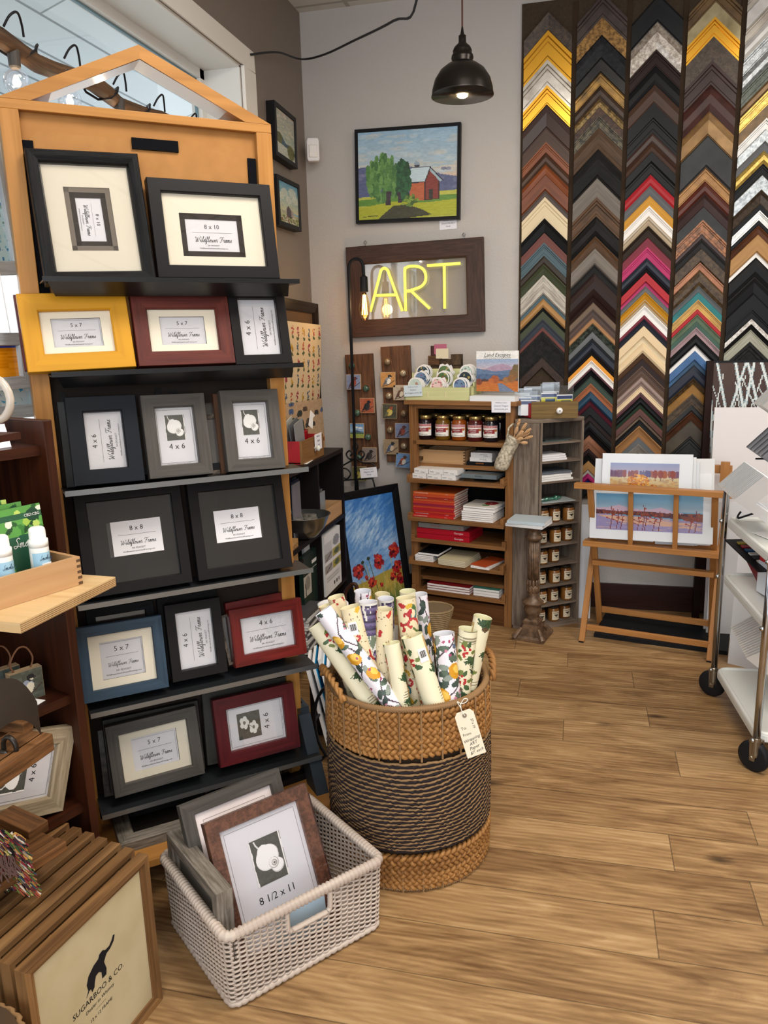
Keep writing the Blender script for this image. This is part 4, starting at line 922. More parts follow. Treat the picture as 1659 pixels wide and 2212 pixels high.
# ------------------------------------------------------------------ hanging tile boards
plank = mat('6f4c33', .6, kind='weather', c2='4a3020', sc=.5, bump=.3)
def bird_tile(kind):
    bg = {'chick': 'c08a4a', 'finch': '4a4a38', 'nut': '9a8468', 'blue': '7d8aae', 'crow': 'a8573a', 'mtn': '6f97c0', 'dark': '8a7d78', 'pale': 'c2b2a0', 'robin': '6e94c4', 'yel': '6b6a3a', 'shelf': '4c4f45', 'shelf2': '3c4440'}[kind]
    c = Cv(34, 34, bg); c.strokes(.07, 4, 3)
    if kind == 'mtn':
        c.grad(0, .5, '5f8fc4', '9fbfda'); c.ell(.4, .25, .2, .07, 'e6e8ec'); c.ell(.75, .3, .16, .06, 'e6e8ec'); c.poly([(.1, .62), (.5, .42), (.9, .62)], '4a5a78'); c.rect(0, .62, 1, .75, '4d6b4a'); c.rect(0, .75, 1, 1, '96a04c'); return c
    body, head, wing, belly = {'chick': ('8a8d94', '1b1b1d', '5d6068', 'e6e2d8'), 'finch': ('c8a83a', '9a4a34', '6c6a4a', 'd8c46a'), 'nut': ('53617c', '20242c', '3e4c68', 'c8b49a'), 'blue': ('7a3a34', '5c2c30', '4a2a30', '9c4a3a'),
        'crow': ('1d1b20', '151417', '0f0f12', '26232a'), 'dark': ('2a2223', '1d1819', '141012', '3a3030'), 'pale': ('6a4a3a', '8a6a54', '5a3c30', 'e4d8c8'), 'robin': ('b0522e', '5a3a30', '6a4030', 'd8d2c8'), 'yel': ('b8a84a', '3a3828', '55502c', 'd0c468'),
        'shelf': ('8a90a0', '17171a', '4e5568', 'cfc6b0'), 'shelf2': ('6f7c5a', '2a2a26', '3e4836', '9aa070')}[kind]
    c.line([(.1, .95), (.6, .8), (.95, .55)], .05, '3a2e28')
    c.ell(.48, .56, .20, .27, body, rot=.5); c.ell(.56, .60, .13, .2, belly, rot=.4); c.poly([(.1, .92), (.3, .5), (.46, .62), (.3, .8)], wing); c.ell(.62, .26, .13, .12, head)
    c.poly([(.72, .24), (.86, .26), (.73, .30)], '2b2724'); c.ell(.66, .32, .06, .04, belly if kind in ('chick', 'shelf') else head); return c
def hook_board(label, cor):
    M, w, h = fit(cor, (0, WY - .03, 0), S_)
    r = thing('peg_board', label, 'peg board', M)
    MB().box(-w / 2, w / 2, 0, .028, 0, h).build('plank', plank, r, bevel=.002); return r, M
b1_, MB1 = hook_board('brown plank with knobs for hanging bird tiles, left of two on the back wall', [(745, 767), (804, 763), (818, 1013), (760, 1013)])
b2_, MB2 = hook_board('brown plank with knobs for hanging bird tiles, right one beside the wooden cabinet', [(824, 750), (885, 745), (897, 998), (834, 998)])
def tile(px, py, kind, knob, board, label, ang=0.0, kglass=False):
    yk = WY - .03
    p = on(600 + px / 3.687, 700 + py / 3.687, 1, yk - .03); k = on(600 + knob[0] / 3.687, 700 + knob[1] / 3.687, 1, yk - .028)
    km = (MB1 if board is b1_ else MB2).inverted() @ k
    kb = MB().lathe([(.006, .028), (.006, .012), (.014, .008), (.019, .0), (.015, -.008), (.002, -.010)], 16, (0, 0, 0), Matrix.Translation(km) @ Matrix(((1, 0, 0, 0), (0, 0, 1, -0.0), (0, 1, 0, 0), (0, 0, 0, 1))))
    kb.build('knob', mat('b9a88e', .12, .3, 'mottle', '8a7458') if kglass else mat('5c7a68', .15, 0, 'mottle', '22302a', 4), board, smooth=True)
    s = .084
    r = thing('bird_tile' if kind != 'mtn' else 'mountain_tile', label, 'painted tile', Matrix.Translation((p.x, yk - .022, p.z)) @ Matrix.Rotation(ang, 4, 'Y'), 'small painted tiles hung on knobs')
    MB().box(-s / 2, s / 2, 0, .014, -s / 2, s / 2).build('block', mat('c4a684', .6), r)
    canvas('painting', bird_tile(kind), flat(-s / 2 + .002, s / 2 - .002, -.0006, -s / 2 + .002, s / 2 - .002), r)
    dx, dz = k.x - p.x, k.z - p.z
    q = Matrix.Rotation(-ang, 4, 'Y') @ Vector((dx, 0, dz))
    loop = [(-.028, .007, s / 2 - .002), (q.x - .024, -.002, q.z - .01), (q.x - .018, -.004, q.z + .014), (q.x, -.004, q.z + .021), (q.x + .018, -.004, q.z + .014), (q.x + .024, -.002, q.z - .01), (.028, .007, s / 2 - .002)]
    MB().tube(catmull(loop, 4), .0012, 5).build('twine_loop', mat('8c5a3c', .7), r)
tile(600, 462, 'blue', (590, 332), b1_, 'tile of a red bird on lilac, top of the left plank, behind the lamp pole')
tile(708, 650, 'crow', (703, 513), b1_, 'tile of a black crow on orange hanging on the left plank')
tile(628, 852, 'mtn', (632, 708), b1_, 'tile of a blue mountain landscape hanging on the left plank')
tile(727, 1043, 'dark', (718, 900), b1_, 'tile of a dark crow bending down on mauve, left plank')
tile(645, 1195, 'yel', (645, 1062), b1_, 'yellowish bird tile at the foot of the left plank, behind the price card')
tile(875, 445, 'chick', (872, 300), b2_, 'chickadee tile on ochre, topmost on the right plank', 0, True)
tile(888, 697, 'finch', (883, 572), b2_, 'yellow finch tile on dark olive, right plank', 0.03, True)
tile(900, 980, 'nut', (895, 842), b2_, 'blue nuthatch tile on tan, lowest in the left row of the right plank', 0, True)
tile(975, 547, 'pale', (997, 392), b2_, 'pale dog-faced tile half hidden behind the sticker box', 0, True)
tile(990, 850, 'blue', (1003, 712), b2_, 'red bird tile on lilac beside the wooden cabinet, right plank', 0, True)
tile(995, 1088, 'robin', (1004, 972), b2_, 'small owl-like bird tile on bright blue, lowest by the cabinet', .07, True)
note('white price card on the iron easel in front of the left plank', [(778, 1012), (814, 1008), (815, 1030), (779, 1033)], (0, 4.16, 0), S_, ['Wildflower Studio', 'Magnets $20', 'Sandy'], name='price_card')

# ------------------------------------------------------------------ wooden tray cabinet
class Loc:      # a vertical plane with a local frame: x along, y away, z up
    def __init__(s, o, x):
        s.x = Vector((x[0], x[1], 0)).normalized(); s.o = Vector(o); s.n = Vector((s.x.y, -s.x.x, 0))
        s.M = Matrix((s.x, -s.n, Vector((0, 0, 1)))).transposed().to_4x4(); s.M.translation = s.o
    def p(s, px, py, off=0.0):      # off > 0 is behind the plane
        q = s.M.inverted() @ onp(px, py, s.o - s.n * off, s.n); return q
    def z(s, px, py, off=0.0): return s.p(px, py, off).z
    def u(s, px, py, off=0.0): return s.p(px, py, off).x
    def at(s, x, y, z): return s.M @ Vector((x, y, z))
    def mat(s, x, y, z, a=0.0): return Matrix.Translation(s.at(x, y, z)) @ Matrix.Rotation(math.atan2(s.x.y, s.x.x) + a, 4, 'Z')
KX = Vector((.9715, -.237, 0)); KR = Vector((-.317, 3.912, 0)); KW = .575
K = Loc(KR - KX * KW, KX)
pine = mat('94673c', .55, kind='wood', c2='6f4a2a', sc=.8, bump=.2); pine_d = mat('5f4329', .6, kind='weather', c2='38271a')
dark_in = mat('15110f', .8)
cab = thing('tray_cabinet', 'old honey pine cabinet of slide-in trays full of jam jars and paper pads', 'cabinet', K.M)
ztop = K.z(990, 866); KD = .30
def kp(mb, name, m, **k): return mb.build(name, m, cab, **k)
kp(MB().box(-.02, KW + .02, -.02, KD, ztop - .022, ztop), 'top_board', pine, bevel=.003)
kp(MB().box(.0, .042, 0, .03, 0, ztop - .022), 'stile', pine, bevel=.002); kp(MB().box(KW - .042, KW, 0, .03, 0, ztop - .022), 'stile', pine, bevel=.002)
kp(MB().box(0, .018, .03, KD, 0, ztop - .022), 'side_panel', pine_d); kp(MB().box(KW - .018, KW, .03, KD, 0, ztop - .022), 'side_panel', pine_d)
kp(MB().box(.042, KW - .042, .002, .03, K.z(990, 884), ztop - .022), 'top_rail', pine)
kp(MB().box(.042, KW - .042, .006, .03, 0, K.z(990, 1297)), 'bottom_panel', mat('6b4526', .5, kind='wood', c2='4d2f18', sc=.6))
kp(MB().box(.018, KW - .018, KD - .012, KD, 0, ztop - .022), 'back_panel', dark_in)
for i in range(17):
    z = K.z(990, 1285) + i * .0555
    if z < ztop - .09:
        kp(MB().box(.018, .052, .03, KD - .02, z - .006, z + .012), 'runner', pine_d); kp(MB().box(KW - .052, KW - .018, .03, KD - .02, z - .006, z + .012), 'runner', pine_d)
SH = {}
for nm, py, fr, ex in (('jars', 954, 0.0, 0), ('box', 1004, .05, 0), ('white', 1040, -.055, 1), ('red', 1125, -.055, 1), ('sets', 1171, -.02, 1), ('pads', 1222, -.05, 1), ('empty', 1251, .03, 0), ('low', 1283, -.02, 1)):
    z = K.z(985, py, fr); SH[nm] = z
    t = MB(); x0, x1 = (.02, KW - .03)
    t.box(x0, x1, fr + .016, KD - .03, z - .012, z - .001); t.box(x0 - (.012 if ex else 0), x1 + (.0 if ex else 0), fr, fr + .016, z - .022, z + .0)
    if ex:
        t.box(x0 - .012, x0 + .012, fr, .20, z, z + .020); t.box(x1 - .02, x1 + .0, fr, .20, z, z + .026)
    kp(t, 'tray', pine, bevel=.0015)
# jam jars
glassjar = mat('1e0f12', .12)
names = [('Marionberry Jam', '1b0d14', 'marionberry'), ('Mango Jalapeno Jam', '6a4a12', 'mango jalapeno'), ('Peach Habanero Jam', '8a4312', 'peach habanero'), ('Strawberry Rhubarb Jam', '4c1414', 'strawberry rhubarb'), ('Blueberry Jam', '14101a', 'blueberry')]
def jam_label():
    c = Cv(48, 44, 'eeebe6')
    for j in range(10):
        for i in range(48):
            if (i // 2 + j // 2) % 2 == 0: c.a[j, i] = c.c('9c2030')
            elif (j // 2) % 2: c.a[j, i] = c.c('c96a72')
    c.poly([(.16, .36), (.84, .30), (.84, .66), (.16, .70)], '8c1c26'); c.ell(.1, .42, .09, .12, '2f5a2c'); c.ell(.9, .4, .08, .1, 'b5652a'); c.rect(.0, .24, .03, .6, 'c77c3a'); return c
for i, (nm, colr, wd) in enumerate(names):
    px = (919, 956, 991, 1026, 1060)[i]
    u = K.u(px, 953, .055); r = thing('jam_jar', f'{wd} jam jar with red gingham label, {"leftmost second middle fourth rightmost".split()[i]} of the front five on the cabinet', 'jar', K.mat(u, .062, SH['jars']), 'jam jars on the top shelf of the cabinet')
    R = .040; H = .128
    MB().lathe([(R * .9, 0), (R, .006), (R, .085), (R * .96, .098), (R * .80, .106), (R * .78, .110)], 24).build('jam', mat(colr, .12), r, smooth=True)
    MB().lathe([(R * .80, .108), (R * .84, .109), (R * .85, .127), (R * .80, H), (0.001, H)], 24).build('lid', mat('b59a62', .25, .85), r, smooth=True)
    def wrap(u_, v_): a = -PI / 2 + (u_ - .5) * 2.4; return ((R + .0008) * math.cos(a), (R + .0008) * math.sin(a), .022 + .062 * v_)
    lb = canvas('label', jam_label(), wrap, r, .6, smooth=True)
    t = MB(); Mt = XZ(0, -R - .0016, .030); t.mesh(tmesh(nm, .0105, .2, xs=.82 if len(nm) > 14 else 1), Mt); t.build('lettering', INK, lb)
    t = MB(); Mt = XZ(0, -R - .0016, .052); t.mesh(tmesh('KITCHEN', .0085, bold=.01), Mt @ Matrix.Translation((.002, .004, 0))); t.mesh(tmesh('cupboard', .0075, bold=.01), Mt @ Matrix.Translation((.003, -.005, 0))); t.build('lettering', WHITE, lb)
for i in range(5):
    u = .085 + i * .09; r = thing('jam_jar', f'dark jam jar in the back row of the top shelf, behind the {names[i][2]} jar', 'jar', K.mat(u, .165, SH['jars']), 'jam jars on the top shelf of the cabinet')
    MB().lathe([(.036, 0), (.04, .006), (.04, .085), (.032, .106)], 16).build('jam', glassjar, r, smooth=True)
    MB().lathe([(.033, .107), (.034, .127), (.001, .128)], 16).build('lid', mat('b59a62', .25, .85), r, smooth=True)
# generic flat goods
def slab(name, label, cat, M, w, d, h, m, group=None, cover=None, cm=None):
    o = thing(name, label, cat, M, group)
    MB().box(-w / 2, w / 2, 0, d, .0008, h - .0012).build('pages' if cat in ('book', 'paper pad') else 'body', m, o)
    if cm is not None:
        c = MB().box(-w / 2 - .001, w / 2 + .001, -.001, d, h - .0012, h - .0002); c.box(-w / 2 - .001, w / 2 + .001, -.001, d, 0, .0008)
        if cat == 'book' or cover == 'spine': c.box(-w / 2 - .001, w / 2 + .001, -.002, -.0008, 0, h)
        c.build('cover', cm, o)
    return o
# finger-jointed box
birch = mat('c19a70', .5, kind='wood', c2='b18961', sc=.4); jointm = mat('5a4330', .7)
def fbox(label, M, w, d, h, t=.009, parts_dark=True, fin=5):
    o = thing('wooden_box', label, 'box', M)
    b = MB(); b.box(-w / 2, w / 2, 0, t, 0, h); b.box(-w / 2, w / 2, d - t, d, 0, h); b.box(-w / 2, -w / 2 + t, t, d - t, 0, h); b.box(w / 2 - t, w / 2, t, d - t, 0, h)
    b.build('walls', birch, o); MB().box(-w / 2 + t, w / 2 - t, t, d - t, 0, .004).build('bottom', birch, o)
    for sx in (-1, 1):
        j = MB()
        for k in range(fin):
            z0 = h * (k + .12) / fin; z1 = h * (k + .58) / fin
            xa, xb = sorted((sx * (w / 2 + .0004), sx * (w / 2 - t)))
            j.box(xa, xb, -.0005, t, z0, z1)
        j.build('finger_joints', jointm, o)
    return o
uL, uR = K.u(898, 1006, .06), K.u(1004, 1006, .06)
fbox('long plain wooden box with dovetailed ends on the second shelf of the cabinet', K.mat((uL + uR) / 2, .06, SH['box']), uR - uL, .16, .073)
WB = mat('e6e4e4', .5)
def cbox(label, px0, px1, py, off, z, h, d, m, lines=(), nm='paper_box', cat='box', group=None, tm=None, lx=0, P=K):
    a, b = P.u(px0, py, off), P.u(px1, py, off); w = b - a
    o = thing(nm, label, cat, P.mat((a + b) / 2, off, z), group)
    MB().box(-w / 2, w / 2, 0, d, 0, h).build('carton', m, o)
    t = MB()
    for i, (s, x, zz, sz) in enumerate(lines): t.mesh(tmesh(s, sz * h, .0), XZ(x * w, -.0006, zz * h))
    if lines: t.build('lettering', tm or mat('3a4048', .7), o)
    return o
cbox('flat black drawing set box under two white cartons on the second shelf', 1008, 1065, 1006, .07, SH['box'], .019, .12, mat('1b1c1f', .35), [('GRAPHITE', .0, .5, .5)], 'pencil_set', tm=mat('c8792a', .6))
cbox('white carton lying directly on the black box, second shelf', 1015, 1062, 996, .07, SH['box'] + .0195, .022, .1, WB, [('charcoal set', .1, .65, .35), ('12 sticks', .2, .3, .3)], group='white cartons in the cabinet')
cbox('white carton on top of the other two boxes, second shelf', 1017, 1063, 990, .07, SH['box'] + .042, .024, .1, WB, [('charcoal set', .1, .65, .35), ('12 sticks', .2, .3, .3)], group='white cartons in the cabinet')
wn = ['left', 'middle', 'right']
for row in range(2):
    for i in range(3):
        x0 = (891, 923, 954)[i] + row * 4; 
        cbox(f'small white eraser carton, {wn[i]} one of the {"lower" if row == 0 else "upper"} row on the third shelf', x0, x0 + 30, 1035, -.035, SH['white'] + row * .027, .026, .11, WB, [('Craie', .12, .3, .36), ('ooo', -.3, .5, .5)], group='white cartons in the cabinet')
cbox('stack of clear plastic kneaded eraser packs beside the white cartons', 992, 1068, 1036, -.03, SH['white'], .014, .15, glass_mat((.8, .86, .9), .15, 'clear_plastic'), nm='plastic_case', cat='case')
cbox('grey plastic case with dark title on top of the clear packs, third shelf', 996, 1073, 1020, -.025, SH['white'] + .016, .022, .15, mat('6f7a80', .2), [('PASTELS', 0, .5, .5)], nm='plastic_case', cat='case', tm=INK)
# red pads
for i in range(11):
    z = SH['red'] + i * .0123; off = -.035 + .004 * ((i * 5) % 3); u0 = K.u(893, 1118, -.03) + .004 * ((i * 3) % 4) / 3
    cm = mat(['c22f26', 'b52a2a', 'c43b28', 'a8232e', 'c44a30', '9c2740', 'b83a2c', 'c65a30', 'a9352a', 'bd4a2c', 'c8602c'][i], .4)
    w = .236; o = slab('watercolor_pad', f'{["deep red", "red", "orange red"][i % 3]} watercolor pad, {ordinal(i + 1)} from the bottom of the tall red stack', 'paper pad', K.mat(u0 + w / 2, off, z), w, .19, .0118, mat('ded2c6', .7), 'red watercolor pads stacked on the middle tray', 'spine', cm)
    if i in (0, 1, 8, 10):
        t = MB(); t.mesh(tmesh('Fluid WATERCOLOR PAPER', .0062, .1, 'LEFT'), XZ(-w / 2 + .01, -.0026, .0058)); t.mesh(tmesh('9 x 12', .006, 0, 'LEFT'), XZ(w * .28, -.0026, .0058)); t.build('lettering', WHITE, o)
fl = Cv(50, 34, 'e6e2da')
for k in range(7): fl.ell(.68 + .12 * math.cos(k * .9), .4 + .16 * math.sin(k * .9), .10, .09, 'b9303a')
fl.ell(.62, .72, .12, .1, '5d8a4a'); fl.line([(.06, .2), (.4, .2)], .02, '7a7a7a'); fl.line([(.06, .32), (.34, .32)], .015, '9a9a9a')
for i in range(7):
    z = SH['red'] + (.0105 * i if i < 6 else .0105 * 6); u0 = K.u(997 + (0 if i < 5 else 3), 1118, -.035)
    h = .0098 if i != 5 else .016
    z = SH['red'] + .0105 * i + (.007 if i == 6 else 0)
    w = .172; o = slab('sketch_pad', f'white sketch pad, {ordinal(i + 1)} from the bottom of the stack beside the red pads', 'paper pad', K.mat(u0 + w / 2, -.035 + .003 * (i % 2), z, -.03 * (i == 6)), w, .17, h, PAPER, 'white sketch pads on the middle tray')
    if i == 6: canvas('flower_cover', fl, lambda u, v: (-w / 2 + w * u, .17 * v, h + .0002), o)
# set shelf
rm = mat('b3162a', .4)
for i, (z0, lab) in enumerate(((0, 'lower'), (.030, 'upper'))):
    o = cbox(f'flat red oil paint set box, {lab} of two under the grey box', 901, 1014, 1163, -.01, SH['sets'] + z0, .028, .2, rm, [('Georgian', .3, .5, .5)], 'paint_set', 'box', 'red paint sets in the cabinet', WHITE)
cbox('grey paint set box with a red triangle on top of the red sets', 904, 1001, 1146, -.008, SH['sets'] + .060, .026, .19, mat('8b8884', .45), [('GOUACHE 12', -.1, .5, .4), ('12', .42, .5, .5)], 'paint_set', 'box', None, mat('a8222c', .5))
# pads shelf
def pad(lab, px, py, off, z, w, d, h, m, a=0, cm=None, name='paper_pad', P=K, grp=None):
    u = P.u(px, py, off); return slab(name, lab, 'paper pad', P.mat(u, off, z, a), w, d, h, m, grp, 'top', cm)
zz = SH['pads']
for i in range(4): pad(f'white notepad under the black notebook, {ordinal(i + 1)} from the bottom, fifth tray', 916, 1212, -.04, zz + i * .0085, .105, .16, .008, PAPER, .02 * i)
pad('black notebook with white pages on the notepads, fifth tray', 925, 1200, -.035, zz + .035, .118, .17, .013, PAPER, -.03, mat('141518', .5), 'notebook')
for i in range(4): pad(f'cream drawing pad in the middle stack of the fifth tray, {ordinal(i + 1)} from the bottom', 975, 1220, -.065, zz + i * .0085, .155, .2, .008, mat('d8cfb8', .7), -.08 + .02 * i, mat('c9bd9c', .6))
pad('white pad lying right of the cream pads on the fifth tray', 1036, 1222, -.06, zz, .105, .19, .014, PAPER, -.12)
pad('orange covered pad on the white pad at the right of the fifth tray', 1033, 1210, -.055, zz + .015, .09, .18, .005, mat('c4562a', .5), -.25, mat('c4562a', .5))
zz = SH['low']
for i in range(3): pad(f'large pad with dark red cover, {ordinal(i + 1)} from the bottom of the lowest tray', 968, 1290, -.01, zz + i * .0135, .245, .24, .0125, PAPER, .0, mat('84141e', .5), grp='dark red pads on the lowest tray')
for i in range(3): pad(f'{["white", "white", "green"][i]} covered pad right of the dark red pads, {ordinal(i + 1)} from the bottom', 1050, 1280, -.0, zz + i * .0145, .142, .2, .0135, PAPER, .0, mat('38796a' if i == 2 else 'e4e2e0', .5))
# on top of the cabinet
note('price card hanging from the cabinet top over the jam jars', [(1062, 866), (1103, 866), (1103, 891), (1062, 891)], K.o + K.n * .023, K.n, ['Wildflower Studio', 'Central Oregon', 'homemade Jam'])
z0 = ztop
def cpt(px, py, off): return K.u(px, py, off)
ub0, ub1 = K.u(873, 856, .02), K.u(1017, 856, .02)
sb = thing('sticker_box', 'pale green slatted pine box full of stickers on the pine cabinet', 'box', K.mat((ub0 + ub1) / 2, .02, z0))
w = ub1 - ub0; sage = mat('d2d3a0', .5, kind='wood', c2='c8c891')
MB().box(-w / 2, w / 2, 0, .008, 0, .066).build('front_panel', sage, sb); MB().box(-w / 2, w / 2, .14, .148, 0, .155).build('back_panel', sage, sb, bevel=.004)
for sx in (-1, 1): MB().prism([(0, 0), (.148, 0), (.148, .135), (.10, .135), (.10, .09), (.05, .09), (.05, .066), (0, .066)], -.004, .004, Matrix(((0, 0, 1, sx * (w / 2 - .004)), (1, 0, 0, 0), (0, 1, 0, 0), (0, 0, 0, 1)))).build('side_panel', sage, sb)
MB().box(-w / 2, w / 2, .05, .056, 0, .07).build('divider', sage, sb); MB().box(-w / 2, w / 2, .10, .106, 0, .10).build('divider', sage, sb)
for dx in (-.05, .05): MB().box(dx - .002, dx + .002, -.002, 0, .015, .045).build('tenon', mat('e2d6b0', .5), sb)
def sticker(cols_, seed):
    r2 = np.random.default_rng(seed); c = Cv(30, 30, cols_[1])
    for k in range(26): c.ell(r2.random(), r2.random(), .05 + .07 * r2.random(), .05 + .06 * r2.random(), cols_[k % len(cols_)], a=.8)
    return c
pal = [['86a59c', 'c7d6cf', 'b57a6c', '6f8f86'], ['b84a5c', 'e8c7c6', '6d8f5c', 'd78a8a'], ['35527a', '6c86a8', '7c5a8a', '2b3a4c'], ['a33a3a', '4f6b3c', 'c8a84a', '8a8f94'], ['4a7fa0', '23303c', 'c9b26a', '8a2a2a'], ['d88a3a', '5a7a4a', '8a3a4a', 'c8c4b8']]
for row, (yy, zz_, hh) in enumerate(((.028, .030, .086), (.078, .062, .085), (.123, .092, .09))):
    for i in range(3):
        for k in range(3):
            x = -w / 2 + w * (i + .5) / 3 + (k - 1) * .006 + .01 * (row == 1); rr = .042 - .002 * ((i + row + k) % 3); n = 18
            o = thing('sticker', f'die-cut sticker in the {["front", "middle", "back"][row]} row of the sticker box, {["left", "centre", "right"][i]} bunch', 'sticker', K.mat((ub0 + ub1) / 2 + x, .02 + yy + (k - 1) * .008, z0 + zz_), 'stickers in the pale green box')
            rr_ = np.random.default_rng(row * 31 + i * 7 + k); P = []
            for q in range(n):
                a = 2 * PI * q / n; rad = rr * (1 + (.16 * math.sin(a * (3 + (i + k) % 4) + k) if (row + i) % 2 else .03 * math.sin(9 * a))); P.append((rad * math.cos(a), .045 + rad * math.sin(a)))
            MB().prism(P, -.0006, .0006, Matrix(((1, 0, 0, 0), (0, 0, -1, 0), (0, 1, 0, 0), (0, 0, 0, 1)))).build('die_cut_card', WHITE, o)
            pc_ = pal[(i + row * 2) % 6]; cvs = sticker(pc_, row * 5 + i)
            canvas('print', cvs, lambda u, v: (rr * .82 * (2 * u - 1) * math.sqrt(max(0, 1 - .5 * (2 * v - 1) ** 2)), -.0009, .045 + rr * .82 * (2 * v - 1) * math.sqrt(max(0, 1 - .5 * (2 * u - 1) ** 2))), o)
note('price card leaning on the left front of the sticker box', [(873, 833), (912, 831), (912, 855), (873, 857)], K.o + K.n * (-.012), K.n, ['Wildflower Studio', 'Stickers', 'by Oregon artists $5'], col='d5e3ec')
# business card holder behind
hb = thing('card_holder', 'rough bark business card holder on the cabinet behind the stickers', 'card holder', K.mat(K.u(958, 790, .2), .20, z0))
bark = mat('5c4a36', .8, kind='mottle', c2='352a20', sc=3)
zb1 = K.z(958, 768, .2) - z0
MB().box(-.075, .10, 0, .03, 0, zb1 - .02).build('block', bark, hb); MB().box(-.085, -.02, -.012, .03, zb1 - .05, zb1).build('block', mat('6a4a30', .7, kind='weather', c2='3e2b1c'), hb)
MB().box(.045, .10, -.005, .03, zb1 - .05, zb1 + .006).build('block', bark, hb)
for i, (c, dx, dz) in enumerate((('3c2226', -.05, .02), ('472a2c', -.04, .02), ('b0627e', .0, .028), ('d9cfb6', .012, .005))):
    o = MB().box(-.036 if i > 1 else -.01, .036 if i > 1 else .01, -.002, 0, 0, .052).build('business_card', mat(c, .6), M=K.mat(K.u(958, 790, .2) - .01 + dx, .192 - .004 * i, z0 + zb1 + dz - .02)); tag(o, ['dark maroon business card at the left of the bark holder', 'brown business card second in the bark holder', 'pink business card in the bark holder', 'cream business card with a printed border in the bark holder'][i], 'business card')
# Land Escapes book
def book_art():
    c = Cv(90, 90, 'c98442'); c.rect(0, 0, 1, .2, 'eeecea'); c.grad(.2, .45, '8fa6c8', 'c3b4be')
    c.poly([(.2, .45), (.4, .36), (.6, .32), (.72, .33), (.9, .42), (1, .46), (1, .6), (.2, .6)], 'a98fa6'); c.poly([(0, .42), (.2, .46), (.45, .50), (.8, .47), (1, .5), (1, .68), (0, .70)], '5f7596'); c.poly([(0, .56), (1, .6), (1, .74), (0, .72)], '4d6386')
    c.rect(0, .70, 1, .76, '6a4a3a'); c.rect(0, .75, 1, 1, 'bb6a28'); c.poly([(.52, .80), (.62, .80), (.92, 1), (.56, 1)], '6c7a94')
    for x, y, r, k in ((.45, .70, .1, 'a4562a'), (.36, .73, .06, 'b8642c'), (.72, .72, .08, '9a6a3a'), (.92, .56, .13, '7a5c34'), (.95, .42, .09, '6d5a38'), (.85, .68, .1, '8a5c30'), (.06, .76, .08, '7a3c24')): c.ell(x, y, r, r, k, rough=.5)
    c.poly([(.12, .72), (.2, .68), (.28, .72), (.27, .76), (.13, .76)], '4c3330'); return c.strokes(.07, 4, 2)
o = slab('art_book', 'thick white-paged book lying flat under the standing landscape book', 'book', K.mat(K.u(1063, 855, .0), .0, z0), .235, .24, .026, PAPER, None, 'x', mat('dfe2e6', .5))
Mb, w, h = fit([(1031, 759), (1120, 757), (1118, 846), (1028, 845)], K.o - K.n * .05, K.n)
o = thing('art_book', 'upright landscape painting book titled Land Escapes, leaning on the cabinet top', 'book', Mb)
MB().box(-w / 2, w / 2, 0, .014, 0, h).build('pages', PAPER, o); cv_ = canvas('cover', book_art(), flat(-w / 2 - .001, w / 2 + .001, -.001, 0, h), o, .35)
t = MB(); t.mesh(tmesh('Land Escapes', .026, .3), XZ(0, -.0018, h * .90)); t.mesh(tmesh("A Plein Air Journey on Oregon's Eastside", .0085), XZ(0, -.0018, h * .83)); t.build('lettering', INK, cv_)

# ------------------------------------------------------------------ weathered grey corner unit
A = Vector((-.310, 3.912, 0)); B = Vector((-.185, 3.905, 0)); C_ = Vector((.022, 4.055, 0))
gw = mat('7d7064', .7, kind='weather', c2='5a4c42', sc=.45, bump=.3); gw_d = mat('4a3d35', .8, kind='weather', c2='2e2621')
Wp = Loc(B, C_ - B); WWd = (C_ - B).length; zW = Wp.z(1168, 906)
wc = thing('corner_shelf_unit', 'weathered grey corner shelf unit with a plank side, right of the pine cabinet', 'shelf unit', Wp.M)
ai = Wp.M.inverted() @ A; bdep = .20
poly = [(ai.x, ai.y), (0, 0), (WWd, 0), (WWd, bdep), (.05, bdep)]
MB().prism(poly, zW - .02, zW).build('top_board', gw, wc, bevel=.002)
MB().prism(poly, .0, .022).build('base_board', gw, wc)
d_ = (Vector((0, 0, 0)) - ai).normalized()
MB().beam((ai.x, ai.y + .008, zW / 2), (-.001, .008, zW / 2), .016, zW - .04, (0, 0, 1)).build('plank_side', gw, wc)
MB().box(WWd - .014, WWd, 0, bdep, .022, zW - .02).build('side_panel', gw, wc); MB().box(-.0, .012, 0, .02, .022, zW - .02).build('stile', gw, wc)
MB().box(.05, WWd, bdep - .010, bdep, .022, zW - .02).build('back_panel', mat('5c5048', .8, kind='weather', c2='3c332d', sc=.4), wc)
MB().beam((ai.x + .008, ai.y + .012, zW / 2), (.045, bdep - .012, zW / 2), .01, zW - .04).build('side_panel', gw_d, wc)
wz = [Wp.z(1168, y) for y in (958, 999, 1043, 1089, 1136, 1181, 1224, 1269, 1310)]
for z in wz: MB().prism([(-.0, .016), (.0, .004), (WWd - .014, .004), (WWd - .014, bdep - .01), (.05, bdep - .01)], z - .010, z).build('shelf', gw, wc)
levels = [wz[4], wz[5], wz[6], wz[7], wz[8], .022]
amber = mat('6b3f1a', .18); amber2 = mat('7d5022', .2)
